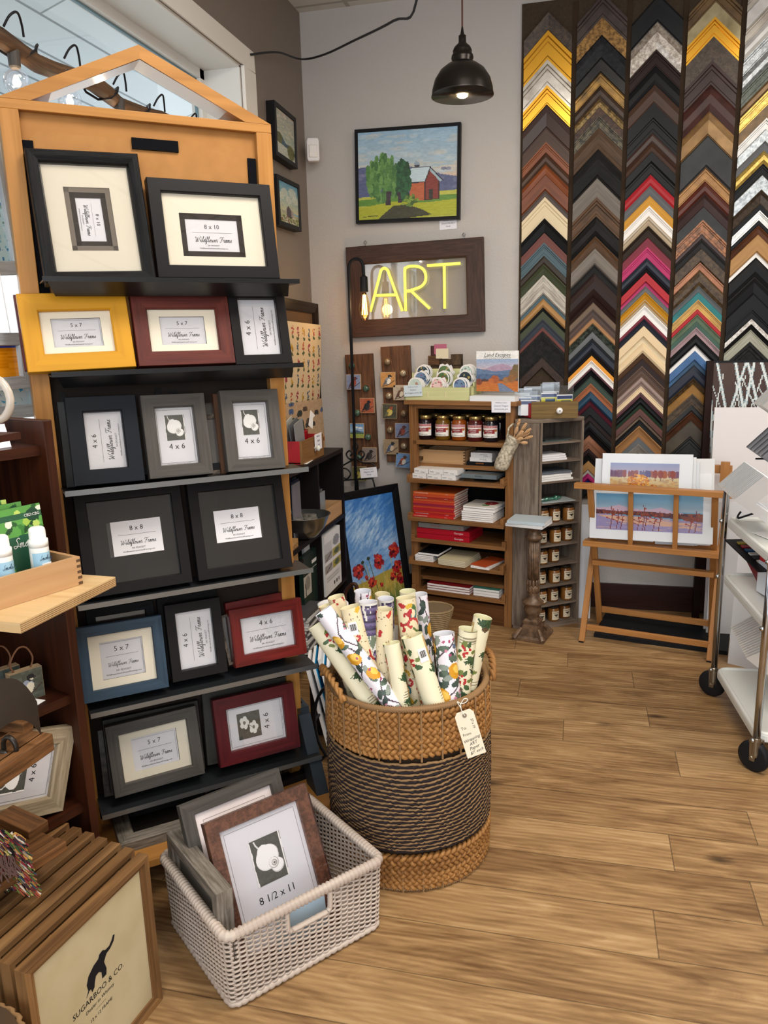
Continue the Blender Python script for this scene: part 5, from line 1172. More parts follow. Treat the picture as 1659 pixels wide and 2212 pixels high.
for li, z in enumerate(levels):
    for j in range(3):
        if li == 2 and j == 2: continue
        x = .050 + j * .078; R = .030 if li not in (0,) else .030
        lab = f'amber honey jar, {wn[j]} one on the {["sixth", "fifth", "fourth", "third", "second", "lowest"][li]} shelf up of the grey unit' if li else f'amber honey jar, {wn[j]} one on the highest jar shelf of the grey unit'
        r = thing('honey_jar', lab, 'jar', Wp.mat(x, .045 + .012 * ((li + j) % 2), z), 'honey jars in the grey corner unit')
        MB().lathe([(R * .92, 0), (R, .004), (R, .060), (R * .9, .068), (R * .84, .070)], 20).build('glass_body', amber if (li + j) % 2 else amber2, r, smooth=True)
        MB().lathe([(R * .86, .070), (R * .90, .071), (R * .90, .083), (.001, .084)], 20).build('lid', mat('2c231c', .35), r, smooth=True)
        def wr(u_, v_): a = -PI / 2 + (u_ - .5) * 1.55; return ((R + .0006) * math.cos(a), (R + .0006) * math.sin(a), .010 + .046 * v_)
        c = Cv(22, 22, 'cdbfa6'); c.ell(.5, .5, .16, .12, '2c2620'); c.ell(.34, .42, .12, .06, '2c2620'); c.ell(.66, .42, .12, .06, '2c2620'); c.rect(.15, .12, .85, .22, '6d6254'); c.rect(.2, .74, .8, .79, '8d8270')
        canvas('label', c, wr, r, .6, smooth=True)
for i in range(3): tag(slab('greeting_book', f'small white booklet, {ordinal(i + 1)} from the bottom on the second shelf of the grey unit', 'book', Wp.mat(.095 - .004 * i, .02, wz[1] + i * .0105, .02 * i), .15, .12, .0095, PAPER, 'white booklets in the grey unit', 'x', mat('dedbe0', .6)), group='white booklets in the grey unit')
for i in range(4): tag(slab('greeting_book', f'flat white matted print, {ordinal(i + 1)} from the bottom on the third shelf of the grey unit', 'book', Wp.mat(.11 - .01 * (i % 2), .014, wz[2] + i * .0115, .04 * (i % 3)), .19, .14, .0105, PAPER, 'matted prints in the grey unit', 'x', mat('dedcda' if i < 3 else '5a6068', .6)), group='matted prints in the grey unit')
for i in range(2): o = MB().box(-.08, .08, 0, .1, 0, .005).build('glass_sheet', mat('3b4447' if i else '55605f', .1, .3), M=Wp.mat(.10 + .02 * i, .02, wz[0] + i * .006, .03)); tag(o, ['lower thin dark glass plate on the top shelf of the grey unit', 'upper thin dark glass plate on the top shelf of the grey unit'][i], 'glass plate')
o = MB().box(-.10, .09, 0, .12, 0, .003).build('paper_sheet', mat('9fa6a8', .4), M=Wp.mat(.12, -.005, wz[3], -.06)); tag(o, 'grey glossy sheet sticking out under the green glass tube, grey unit', 'sheet')
o = MB().tube([(-.08, 0, .012), (.06, .0, .012)], [.008, .008], 10).ball((.03, 0, .014), .013, 10).ball((-.03, 0, .012), .011, 10).build('glass_tube', glass_mat((.5, .85, .75), .15, 'green_glass'), M=Wp.mat(.09, .03, wz[3] + .004, .1), smooth=True); tag(o, 'pale green glass tube lying on the fourth shelf of the grey unit', 'ornament')
# red and wood drawer box on top
p0 = Wp.at(0, 0, 0)
Dl = Loc(Vector((-.20, 3.93, zW)), Vector((.985, .17, 0)))
zD = Dl.z(1190, 895); 
dx0, dx1 = Dl.u(1148, 880), Dl.u(1249, 880); dh = .082
dr = thing('drawer_box', 'old drawer with white knob and red side, on the grey corner unit holding card packets', 'box', Dl.mat((dx0 + dx1) / 2, 0, .001))
w = dx1 - dx0
olive = mat('7a6238', .6, kind='wood', c2='5c4828')
MB().box(-w / 2, w / 2, 0, .014, 0, dh).build('drawer_front', olive, dr)
redp = mat('a81f26', .5, kind='mottle', c2='8c181e')
MB().beam((-w / 2 + .004, .014, dh / 2 - .003), (-w / 2 - .06, .17, dh / 2 - .003), .012, dh - .012).build('side_panel', redp, dr)
MB().box(w / 2 - .012, w / 2, .014, .17, 0, dh - .012).build('side_panel', redp, dr); MB().box(-w / 2 - .05, w / 2, .16, .17, 0, dh - .012).build('back_panel', redp, dr)
MB().prism([(-w / 2, .014), (w / 2, .014), (w / 2, .16), (-w / 2 - .05, .16)], .002, .008).build('bottom', olive, dr)
Mk = Matrix(((1, 0, 0, .02), (0, 0, -1, 0), (0, 1, 0, dh * .48), (0, 0, 0, 1)))
kn = MB().lathe([(.006, 0), (.006, .012), (.012, .016), (.016, .024), (.013, .032), (.001, .034)], 18, (0, 0, 0), Mk).build('knob', mat('e8e6e4', .2), dr, smooth=True)
MB().lathe([(.0035, .0345), (.001, .036)], 10, (0, 0, 0), Mk).build('screw', mat('3a3a3c', .3, .8), kn)
note('price card on the drawer knob', None, None, None, ['Wildflower', 'Cards $5'], M=Dl.mat((dx0 + dx1) / 2 - .125, -.004, .03), sz=(.001, .001)) if False else None
clear = glass_mat((.97, .98, .99), .05, 'cello_bag')
for i, (px, py, a, yl_, k) in enumerate(((1130, 868, -.15, 0, 'a'), (1150, 864, -.1, 0, 'b'), (1142, 874, -.2, 0, 'c'), (1186, 858, .05, 1, 'd'), (1220, 862, .08, 1, 'e'), (1190, 848, .0, 1, 'f'))):
    off = (.06, .085, .035, .05, .05, .09)[i]
    q = Dl.p(px, py, off)
    o = thing('card_packet', ['clear packet of white cards at the left of the old drawer, middle', 'clear packet of white cards at the back left of the old drawer', 'clear packet of white cards with navy label, front left in the drawer', 'card packet with navy and yellow label, centre of the old drawer', 'card packet with navy and yellow label, right end of the old drawer', 'tall clear card packet standing at the back of the old drawer'][i], 'card packet', Dl.mat(q.x, off, .012, a), 'clear card packets in the old drawer')
    H = q.z + .055 - (0.0)
    H = max(.10, min(H, .16)); W_ = .085
    MB().box(-W_ / 2 + .004, W_ / 2 - .004, .001, .006, .002, H - .045).build('cards', PAPER, o)
    MB().box(-W_ / 2, W_ / 2, -.001, .008, 0, H).build('cello_bag', clear, o)
    MB().box(-W_ / 2 + .005, W_ / 2 - .005, -.0003, .0008, H - .066, H - .050).build('navy_band', mat('22376a', .5), o)
    if yl_: MB().box(-W_ / 2 + .005, W_ / 2 - .005, -.0003, .0008, H - .11, H - .068).build('yellow_card', mat('cfc83a', .5), o); MB().box(-.018, .03, -.0006, -.0002, H - .108, H - .074).build('picture', mat('39506a', .5), o)
# crocheted mitt of honey dippers
mp_ = onp(1108, 950, A + Vector((.1, -.03, 0)), Vector((-.1, -1, 0)))
mt = thing('dipper_pouch', 'cream crocheted pouch stuffed with wooden honey dippers, hanging between the cabinets', 'pouch', mp_)
pts = [(-.06, -.02, -.15), (-.055, -.02, -.13), (-.035, -.02, -.08), (-.012, -.02, -.03), (.01, -.02, .015)]
cro = mat('d2c8b4', .9, kind='speckle', c2='8c8270', sc=1.2, bump=1.0)
MB().tube(catmull(pts, 5), [.012, .020, .027, .032, .034, .036, .037, .037, .037, .036, .036, .035, .034, .034, .033, .033, .034, .034, .034, .034, .035][:len(catmull(pts, 5))], 16).build('crochet_sleeve', cro, mt, smooth=True)
MB().tube([(-.03, -.02, .0), (-.02, -.01, .06), (-.0, .0, .08)], .005, 6).build('cuff_cord', cro, mt)
dipm = mat('c19a72', .5)
for i, (dx, dz, dy) in enumerate(((.03, .09, 0), (.058, .075, -.01), (.022, .058, -.035), (.045, .045, -.045), (.075, .052, -.01), (.042, .018, -.05), (.082, .022, -.015), (.062, .0, -.05), (.05, .055, .01), (.068, .035, .0))):
    o = thing('honey_dipper', f'wooden honey dipper in the crocheted pouch, {ordinal(i + 1)} counting from the top', 'honey dipper', mp_ + Vector((-.002, -.02, -.01)), 'honey dippers in the pouch')
    v = Vector((dx, dy, dz + .005)); L = v.length; vn = v.normalized()
    MB().tube([vn * .0, vn * (L - .02)], .0035, 6).build('handle', dipm, o)
    hd = [vn * (L - .02 + .04 * k / 12) for k in range(13)]; rr = [(.0095 if k % 2 else .0062) * math.sin(PI * (k + 1.5) / 15) ** .5 for k in range(13)]
    MB().tube(hd, rr, 10).build('ridged_head', dipm, o)

# ------------------------------------------------------------------ candle pedestal with books
pq = on(1150, 1376, 2, 0.0)
pd = thing('pedestal', 'carved bronze-brown candlestick pedestal with a fluted stem, before the grey unit', 'pedestal', rotz((pq.x, pq.y, 0), -.24))
brz = mat('7a5f48', .4, .15, 'mottle', '4c3a2c', 3)
Kp = Loc((pq.x, pq.y, 0), (.97, -.24)); zt = Kp.z(1150, 1134)
def zf(py): return Kp.z(1150, py)
prof = [(.030, zf(1340)), (.034, zf(1334)), (.028, zf(1328)), (.042, zf(1322)), (.046, zf(1314)), (.036, zf(1306)), (.052, zf(1302)), (.054, zf(1298)), (.034, zf(1292)), (.026, zf(1286)), (.028, zf(1276)), (.032, zf(1268)), (.030, zf(1262))]
MB().lathe(prof, 24).build('baluster', brz, pd, smooth=True)
fs = MB(); n = 16
pts = [(0, 0, zf(1262) + t * (zf(1166) - zf(1262))) for t in (0, .5, 1)]
for k in range(n):
    a = 2 * PI * k / n; fs.tube([(.024 * math.cos(a), .024 * math.sin(a), pts[0][2]), (.021 * math.cos(a), .021 * math.sin(a), pts[2][2])], .0055, 6)
fs.build('fluted_shaft', brz, pd, smooth=True)
lv = MB()
for rr_, zz_ in ((.027, zf(1275)), (.028, zf(1262))):
    for k in range(10):
        a = 2 * PI * k / 10; lv.ball((rr_ * math.cos(a), rr_ * math.sin(a), zz_ + .01), .010, 6, .8, .8, 2.0)
lv.build('leaf_collar', brz, pd, smooth=True)
MB().lathe([(.020, zf(1168)), (.040, zf(1163)), (.042, zf(1158)), (.030, zf(1152)), (.028, zf(1145)), (.034, zf(1140)), (.055, zf(1136)), (.058, zf(1134)), (.01, zf(1134))], 24).build('cup', brz, pd, smooth=True)
bs = MB()
def sq(h0, z0_, h1, z1_):
    a = [(-h0, -h0, z0_), (h0, -h0, z0_), (h0, h0, z0_), (-h0, h0, z0_)]; b = [(-h1, -h1, z1_), (h1, -h1, z1_), (h1, h1, z1_), (-h1, h1, z1_)]
    for i in range(4): j = (i + 1) % 4; bs.quad([a[i], a[j], b[j], b[i]])
    bs.quad(b)
sq(.078, 0, .078, .012); sq(.070, .012, .062, .024); sq(.05, .024, .036, .085); sq(.042, .085, .042, .094); sq(.036, .094, .03, .105)
for k in range(4):
    a = PI / 4 + k * PI / 2; bs.tube([(.105 * math.cos(a), .105 * math.sin(a), .012), (.09 * math.cos(a), .09 * math.sin(a), .03), (.062 * math.cos(a), .062 * math.sin(a), .06)], [.016, .014, .008], 8)
bs.build('footed_base', brz, pd)
for i in range(2): slab('art_booklet', ['lower white booklet lying on the pedestal', 'upper white booklet with blue cover lying on the pedestal'][i], 'book', Kp.mat(-.03 + .01 * i, -.075, zt + .001 + i * .016, -.05 + .1 * i), .185, .15, .015, PAPER, None, 'x', mat('b9c6d0' if i else 'd8dadd', .3))

# ------------------------------------------------------------------ folding print rack
G = Loc((.026, 3.792, 0), (.971, -.238)); GWd = (Vector((.63, 3.643, 0)) - Vector((.026, 3.792, 0))).length
beech = mat('b07a45', .4, kind='wood', c2='9a6838', sc=.5)
rk = thing('print_rack', 'folding beech print rack holding matted prints, in front of the sample board', 'print rack', G.M)
zR = G.z(1400, 1056) ; 
def rb(a, b, w_, h_, nm, up=(0, 1, 0)): return MB().beam(a, b, w_, h_, up).build(nm, beech, rk, bevel=.002)
D2 = .30
zX = G.z(1275, 1185, .08)
for x in (.015, GWd - .015):
    rb((x, 0, 0), (x, D2 + .06, zR + .04), .028, .020, 'leg')
    rb((x + .022 * (1 if x < .1 else -1), D2, 0), (x + .022 * (1 if x < .1 else -1), -.02, zR - .01), .028, .020, 'leg')
rb((-.035, -.022, zR), (GWd + .035, -.022, zR), .045, .026, 'front_rail', (0, 0, 1))
rb((-.0, D2 + .06, zR + .05), (GWd, D2 + .06, zR + .05), .02, .04, 'back_rail', (0, 0, 1))
zl = G.z(1400, 1185, .04)
rb((.0, .045, zl), (GWd, .045, zl), .05, .026, 'lower_rail', (0, 0, 1)); 
for px in (1362, 1460):
    x = G.u(px, 1110, .0); rb((x, -.018, zR), (x + .0, .035, zl), .022, .016, 'slat')
rb((.03, .12, zl - .115), (GWd - .03, .12, zl - .115), .045, .024, 'stretcher', (0, 0, 1))
rb((.02, D2 - .02, .085), (GWd - .02, D2 - .02, .085), .02, .03, 'stretcher', (0, 0, 1)); rb((.03, .03, .07), (GWd - .02, .03, .07), .016, .028, 'stretcher', (0, 0, 1))
rb((.02, .16, zl + .0), (.02, .06, zl), .03, .02, 'bin_support', (0, 0, 1)); rb((GWd - .02, .16, zl), (GWd - .02, .06, zl), .03, .02, 'bin_support', (0, 0, 1))
rb((.0, .17, zl + .0), (GWd, .17, zl), .03, .02, 'lower_rail', (0, 0, 1))
for x in (.015, GWd - .015): MB().box(x - .012, x + .012, -.014, .014, -.0005, .006).build('rubber_foot', BLACK, rk)
def art_autumn():
    c = Cv(120, 60, 'c9b39a'); c.grad(0, .4, '8f9cc4', 'b6a9be'); c.rect(0, .50, 1, .7, 'c8bda0')
    for i in range(110):
        x = rng.random(); c.ell(x, .36 + .05 * rng.random(), .018, .12, ['6d4a6c', '8c4a4a', '5c5480', 'a0583c'][int(x * 4 + rng.random()) % 4], a=.8)
    c.grad(.52, 1, 'cdbf97', 'c79a5c')
    for i in range(160): c.ell(rng.random(), .55 + .5 * rng.random(), .03, .03, ['d6b98a', 'b98a5a', 'd09a52', 'a08070'][i % 4], a=.5)
    for i in range(170):
        a = rng.random() * 6.3; q = rng.random() ** .6; c.ell(.42 + .16 * q * math.cos(a), .66 + .26 * q * math.sin(a), .016, .03, ['d8912a', 'c4761c', 'e6ac42', 'b5651c'][i % 4])
    for i in range(90): c.ell(.6 + .16 * rng.standard_normal() * .6, .92 + .06 * rng.standard_normal(), .02, .03, ['c4761c', 'd89a3a', 'a85c20'][i % 3])
    for x in (.66, .74, .91): c.ell(x, .38, .035, .14, '8c3c34', rough=.4); c.line([(x, .5), (x, .62)], .006, '5c2a2a')
    return c
def art_lake():
    c = Cv(130, 60, '6aa6c4'); c.grad(0, .45, '5c9cc4', 'a4b4c4'); c.poly([(0, .40), (.12, .38), (.22, .30), (.34, .40), (.5, .42), (.62, .34), (.75, .46), (1, .52), (1, .6), (0, .55)], 'c3a9bd')
    c.poly([(0, .44), (.2, .48), (.5, .46), (.8, .52), (1, .50), (1, .66), (.5, .60), (0, .54)], '5f3340'); c.poly([(.78, .52), (.9, .48), (1, .50), (1, .74), (.85, .72)], '7c4030')
    for i in range(120): c.ell(rng.random(), .50 + .06 * rng.random(), .014, .03, ['4c2836', '74382e', '8a4a34'][i % 3])
    c.poly([(0, .56), (.5, .62), (1, .70), (1, 1), (0, 1)], '9a90bc'); c.poly([(.0, .60), (.4, .62), (1, .76), (.9, .88), (.3, .8)], 'd8ae98')
    for i in range(80): c.ell(rng.random(), .66 + .34 * rng.random(), .05, .012, ['8c84b8', 'dcb49c', 'a89ac0'][i % 3], a=.6)
    for bx in (.14, .2, .24, .40, .45, .47, .55, .60, .88, .93):
        h = .35 + .35 * rng.random(); c.line([(bx, .98), (bx + .02, .98 - h * .6), (bx + .01, .98 - h)], .007, '7a2c24')
        for k in range(4): y = .98 - h * (.5 + .5 * k / 4); c.line([(bx + .015, y + .05), (bx + .03 * (1 if k % 2 else -1), y)], .006, '8e3528'); c.ell(bx + .03 * (1 if k % 2 else -1), y, .01, .018, 'a8442c')
    return c
def mprint(label, cor, off, tilt, art=None, win=(.1, .9, .2, .82), P=G, t=.004, sheet=True, tone='e9ecf2'):
    n = (P.n * math.cos(tilt) + Vector((0, 0, 1)) * math.sin(tilt)).normalized()
    px = sum(c[0] for c in cor) / 4; py = sum(c[1] for c in cor) / 4; q = onp(px, py, P.o - P.n * off, P.n)
    M, w, h = fit(cor, q, n); o = thing('matted_print', label, 'print', M)
    MB().box(-w / 2, w / 2, 0, t, 0, h).build('mat_board', mat(tone, .45), o)
    if art is not None: canvas('artwork', art, flat(-w / 2 + w * win[0], -w / 2 + w * win[1], -.0008, h * win[2], h * win[3]), o, .3)
    if sheet: MB().box(-w / 2 - .002, w / 2 + .002, -.003, -.0022, 0, h).build('cello_sleeve', glass_mat((.99, .99, .99), .0, 'cello_sleeve'), o)
    return o
mprint('white-matted print of a lake shore with tall red weeds, at the front of the rack', [(1272, 1062), (1545, 1066), (1537, 1178), (1276, 1160)], .035, .1, art_lake(), (.055, .92, .20, .96))
mprint('white-matted autumn landscape print with a golden tree, standing tall in the rack', [(1302, 978), (1497, 983), (1490, 1170), (1296, 1160)], .09, .14, art_autumn(), (.095, .86, .56, .89))
mprint('white matted print with its left edge showing behind the autumn print', [(1289, 991), (1420, 994), (1412, 1172), (1276, 1160)], .11, .14)
for i, (x0, x1, y0) in enumerate(((1420, 1506, 987), (1440, 1513, 998), (1450, 1546, 990), (1465, 1540, 1022))):
    mprint(f'white matted print at the right of the rack, {ordinal(i + 1)} behind the autumn print', [(x0, y0), (x1, y0 + 2), (x1 - 8, 1178), (x0 - 6, 1176)], (.12, .13, .155, .145)[i], .14, None, tone=['eceef2', 'e4e8ee', 'e8e8ea', 'f0f1f4'][i])
MB_ = MB().box(-.02, .02, -.001, .02, 0, .11).build('rack_arm', beech, rk, M=Matrix.Translation((GWd - .03, D2 + .03, zR - .02)))

# ------------------------------------------------------------------ things leaning on the back wall at the right
bp_ = thing('branch_painting', 'brown wood panel painted with pale bare branches, leaning behind the white board', 'painting', Matrix.Translation((on(1535, 780, 1, 4.22).x, 4.20, 0)) @ Matrix.Rotation(-.04, 4, 'X'))
zt_ = on(1560, 780, 1, 4.28).z
c = Cv(110, 110, '3c221b'); c.strokes(.05, 3, 60)
br_ = np.random.default_rng(3)
for i in range(15):
    x = .03 + i * .067; dx = .12 * (1 if i % 2 else -1) * (.4 + br_.random()); w = .012 + .010 * br_.random()
    P = [(x, 1), (x + dx * .3, .7), (x + dx * .5, .45), (x + dx * 1.3, .0)]
    c.line(P, w + .008, '8aa0a8'); c.line(P, w, 'd5dbdb'); k = .3 + .3 * br_.random()
    c.line([(x + dx * .35, .65), (x + dx * .35 - dx * 1.2, .65 - k)], w * .6, 'c8d0d0')
canvas('painted_panel', c, flat(.02, .62, -.003, zt_ - .50, zt_ - .006), bp_)
MB().box(0, .66, 0, .03, .05, zt_).build('panel', mat('2d1a15', .5), bp_); MB().box(-.012, .66, -.006, .0, zt_ - .006, zt_ + .004).build('frame_edge', BLACK, bp_)
MB().box(-.012, .02, -.012, .03, .0, zt_ + .004).build('frame_edge', mat('24130f', .5), bp_)
def wboard(label, x0, yb, w, h, lean, m, t=.006, a=0.0):
    o = MB().box(0, w, 0, t, 0, h).build('foam_board', m, M=Matrix.Translation((x0, yb, 0)) @ Matrix.Rotation(a, 4, 'Z') @ Matrix.Rotation(-lean, 4, 'X')); return tag(o, label, 'board')
wboard('large white foam board leaning before the branch painting', on(1540, 960, 1, 4.10).x, 4.02, .6, on(1560, 878, 1, 4.12).z, .09, mat('d9d4d6', .5))
wboard('tall white mat board standing behind the rack by the dark panel edge', on(1528, 1330, 1, 3.96).x, 3.97, .5, on(1400, 1001, 1, 4.03).z - .18, .05, mat('d6d8de', .5))
wboard('narrow white board standing between the grey unit and the rack', on(1262, 1330, 1, 4.15).x - .045, 4.13, .075, .62, .05, mat('dcdfe6', .5))
wboard('black foam panel lying under the print rack', .1, 3.86, .62, .02, 0, mat('1c1d20', .5), .33, -.2)
for i in range(4): wboard(f'white mat board standing under the cart shelves, {ordinal(i + 1)} from the left', on(1576 + i * 7, 1400, 1, 3.62).x, 3.64 + .03 * i, .45, .58 + .02 * i, .06, mat('dcdde2', .5), .004, -.5)

# ------------------------------------------------------------------ chrome utility cart
W1 = Vector((.571, 3.266, 0)); W2 = Vector((.62, 2.68, 0)); 
Ct = Loc(W1, W2 - W1); CL = (W2 - W1).length          # local x towards the camera along the cart side, y into the cart (right)
cart = thing('utility_cart', 'white-shelved chrome utility cart on black casters at the right edge', 'cart', Ct.M)
resin = mat('d9dbd8', .35); Dp = .52
zc = [.158, .555, .800]
zc = [Ct.z(1552, 1452), Ct.z(1562, 1240), Ct.z(1572, 1120)]
chrome = mat('b9bbc0', .12, 1.0)
hz = on(1568, 1045, 1, 3.26).z
for y in (0.0, Dp):
    P = [(0, y, .13), (0, y, hz - .06), (.006, y, hz - .02), (.03, y, hz), (.07, y, hz + .005)]
    if y == 0: MB().tube([P[0]] + catmull(P[1:], 4), .0125, 12).build('upright', chrome, cart, smooth=True)
    else: MB().tube([P[0]] + catmull(P[1:], 4), .0125, 12).build('upright', chrome, cart, smooth=True)
    MB().tube([(CL, y, .13), (CL, y, hz + .02)], .0125, 12).build('upright', chrome, cart, smooth=True)
for z in zc:
    s = MB(); e = .028
    P = [(-.0, -.01), (CL, -.01), (CL + .0, Dp), (0, Dp)]
    def rr(x0, x1, y0, y1, r, n=5):
        o = []
        for cx_, cy_, a0 in ((x1 - r, y1 - r, 0), (x0 + r, y1 - r, PI / 2), (x0 + r, y0 + r, PI), (x1 - r, y0 + r, 3 * PI / 2)):
            for k in range(n + 1): a = a0 + PI / 2 * k / n; o.append((cx_ + r * math.cos(a), cy_ + r * math.sin(a)))
        return o
    s.prism(rr(.012, CL - .012, .0, Dp, .045), z - .034, z - .006)
    sh = s.build('shelf', resin, cart, bevel=.004)
    l = MB(); pr_ = rr(.02, CL - .02, .008, Dp - .008, .04); l.tube([(x, y, z - .006) for x, y in pr_], .008, 8, True); l.build('rim', resin, sh, smooth=True)
    for x in (0, CL): MB().ball((x + .0, -.012, z - .02), .009, 8).build('bolt', chrome, cart, smooth=True)
for x, y, a in ((0, 0, .9), (CL, 0, .75), (0, Dp, .3), (CL, Dp, -.4)):
    cs = MB().lathe([(.012, .06), (.014, .07), (.014, .13), (.010, .135)], 12, (x, y, .0)).build('caster', mat('8d8578', .3, .9), cart)
    Mw = Matrix.Translation((x - .012, y, .056)) @ Matrix.Rotation(a, 4, 'Z')
    Mx_ = Mw @ Matrix.Rotation(PI / 2, 4, 'X')
    MB().lathe([(.02, -.014), (.045, -.014), (.054, -.010), (.056, 0), (.054, .010), (.045, .014), (.02, .014)], 28, (0, 0, 0), Mx_).build('wheel', mat('1d1d20', .45), cs, smooth=True)
    f = MB(); f.prism([(-.006, -.012), (.012, -.012), (.022, .05), (.0, .07), (-.01, .06)], .016, .019, Mx_); f.prism([(-.006, -.012), (.012, -.012), (.022, .05), (.0, .07), (-.01, .06)], -.019, -.016, Mx_)
    f.box(-.012, .022, -.019, .019, .055, .062, Mw); f.lathe([(.005, -.022), (.007, -.02), (.007, .02), (.005, .022)], 10, (0, 0, 0), Mx_); f.build('fork', mat('8d8578', .3, .9), cs)
# fan of mat corner samples standing on a shelf: thin L-shaped boards, one behind another
wt = [mat(c, .5) for c in ('eceef0', 'e6e2de', 'b3b6bc', 'f2f2f3', 'dfe1e6', '9a9ca4', 'f0f0f2', 'e4e2da', '6c6e74')]
ccount = [0]
def mat_row(x0, y0, z0, n, s, yaw, tilt, step, where, bw=.05, flip=1):     # corners point left, each board behind the next
    for i in range(n):
        k = ccount[0]; ccount[0] += 1
        M = Ct.M @ Matrix.Translation((x0 + step[0] * i, y0 + step[1] * i, z0 + step[2] * i)) @ Matrix.Rotation(yaw, 4, 'Z') @ Matrix.Rotation(tilt, 4, 'X')
        ch = Matrix.Rotation(PI / 4 * flip, 4, 'Y')
        m_ = MB(); T = Matrix(((1, 0, 0, 0), (0, 0, 1, 0), (0, 1, 0, 0), (0, 0, 0, 1)))
        m_.prism([(0, 0), (s, 0), (s, bw), (bw, bw), (bw, s), (0, s)], -.0018, .0018, ch @ T)
        o = m_.build('mat_sample', wt[(i * 5 + k) % 9], M=M)
        tag(o, f'{["white", "off-white", "grey"][(i * 5 + k) % 3]} mat corner sample, {ordinal(i + 1)} from the back in the {where}', 'mat sample', 'mat board corner samples on the cart')

mat_row(.04, -.045, zc[2] + .135, 17, .20, PI / 2 - .75, .62, (.0185, -.001, .0), 'lower pile on the top tray', .055)
mat_row(.16, .015, zc[2] + .30, 14, .20, PI / 2 - .75, .62, (.0185, -.001, .0), 'upper pile on the top tray', .055)
mat_row(.26, -.0, zc[2] + .47, 8, .18, PI / 2 - .75, .62, (.0185, -.001, .0), 'highest pile on the cart', .055)
mat_row(.08, .03, zc[0] + .20, 16, .27, PI / 2 - .75, .6, (.0185, -.001, -.001), 'pile on the bottom tray', .09)
wr = thing('wire_rack', 'black wire rack propping the mat samples on the top tray of the cart', 'rack', Ct.M @ Matrix.Translation((.03, .05, zc[2] - .004)))
MB().tube(catmull([(0, 0, .03), (.0, -.01, .012), (.012, -.01, .006), (.02, 0, .012), (.06, .1, .06), (.1, .22, .1)], 4), .004, 6).build('hook_wire', BLACK, wr)
for x_, h_ in ((.05, .12), (.20, .27), (.31, .44)):
    for y_ in (.10, .30):
        MB().tube([(x_, y_, 0), (x_, y_, h_), (x_ + .10, y_, h_ + .012)], .0035, 6).build('wire_post', BLACK, wr)
    MB().tube([(x_, -.02, h_), (x_, .34, h_)], .0035, 6).build('wire_shelf', BLACK, wr)
# middle tray: binders and folders
def slant(label, name, cat, x, y, z, w, d, h, yaw, roll, m, extra=None):
    M = Ct.M @ Matrix.Translation((x, y, z)) @ Matrix.Rotation(yaw, 4, 'Z') @ Matrix.Rotation(roll, 4, 'Y')
    o = MB().box(0, w, 0, d, 0, h).build(name, m, M=M, bevel=.001); return tag(o, label, cat)
blk = mat('1a1b1e', .5)
fz = zc[1] + .15
for i in range(3):
    o = slant(['lowest black sample folder across the red binder', 'middle black sample folder with coloured tabs', 'topmost black sample folder on the cart'][i], 'sample_folder', 'folder', .02 + .045 * i, .0 + .03 * i, zc[1] + .135 + .034 * i, .30, .36, .006, .15 + .1 * i, .14 - .1 * i, blk)
    for k in range(6 if i < 2 else 4):
        MB().box(.04 + .035 * k, .06 + .035 * k, .03, .3, .007, .012).build('sample_tab', mat(['b8a03a', 'a82434', '2b5a86', 'e4e2de', '3c3c40', 'c8c2b4'][k], .5), o)
o = slant('dark red binder tilted under the black folders on the middle tray', 'ring_binder', 'binder', .03, .06, zc[1] + .10, .26, .24, .045, .12, .45, mat('7c1426', .35))
MB().box(.005, .25, .01, .23, .01, .035).build('pages', PAPER, o)
bx = thing('printed_box', 'red, white and blue printed box on the middle tray of the cart', 'box', Ct.M @ Matrix.Translation((.40, .10, zc[1] + .001)) @ Matrix.Rotation(PI + .2, 4, 'Z') @ Matrix.Translation((0, -.14, 0)))
MB().box(0, .16, 0, .14, 0, .17).build('carton', mat('c0242c', .4), bx); 
MB().box(-.0015, .1615, -.0015, .1415, 0, .075).build('blue_panel', mat('2b55a8', .4), bx); MB().box(.08, .163, -.002, .142, 0, .12).build('white_panel', mat('dfe3ec', .4), bx)
tag(MB().box(0, .2, 0, .14, 0, .002).build('paper_sheet', PAPER, M=Ct.M @ Matrix.Translation((.26, .03, zc[2] - .003)) @ Matrix.Rotation(.3, 4, 'Z')), 'white sheet lying on the top tray of the cart', 'sheet')

# ------------------------------------------------------------------ round woven basket with paper rolls
bc = Vector((-.466, 2.07, 0)); BR = .234; BH = .545
bask = thing('woven_basket', 'tall round basket with braided tan bands and dark rope sides, full of wrapping paper rolls', 'basket', tuple(bc))
straw = mat('b07f48', .55, kind='wood', c2='7a5028', sc=.25); straw2 = mat('9c7a54', .6, kind='wood', c2='7a5c3e', sc=.3)
cordd = mat('33272a', .8, kind='wood', c2='1f181b', sc=.4); cordt = mat('a3835c', .7, kind='wood', c2='7c6042', sc=.4)
NB = 200
def bulge(z): return BR * (.965 + .035 * math.sin(PI * min(1, z / BH)) - .0 * z)
MB().lathe([(.01, .004), (BR * .93, .004), (BR * .94, .02), (BR * .955, BH * .5), (BR * .945, BH - .01), (BR * .92, BH - .01), (BR * .93, BH * .5), (BR * .92, .02), (.01, .014)], 48).build('lining', mat('3a2c20', .9), bask)
def braid(mb, z, a=.0105, b=.0075, r=.0068, turns=27):
    for s in range(3):
        pts = []
        for i in range(NB * 2):
            th_ = 2 * PI * i / (NB * 2); t = th_ * turns + s * 2 * PI / 3
            R = bulge(z) + b * math.sin(2 * t); wz_ = .004 * math.sin(3 * th_ + z * 40) if .03 < z < BH - .03 else 0
            pts.append((R * math.cos(th_), R * math.sin(th_), z + a * math.sin(t) + wz_))
        mb.tube(pts, r, 5, True)
up_ = [BH - .022 - .0255 * k for k in range(5)]; lo_ = [.022 + .0255 * k for k in range(4)]
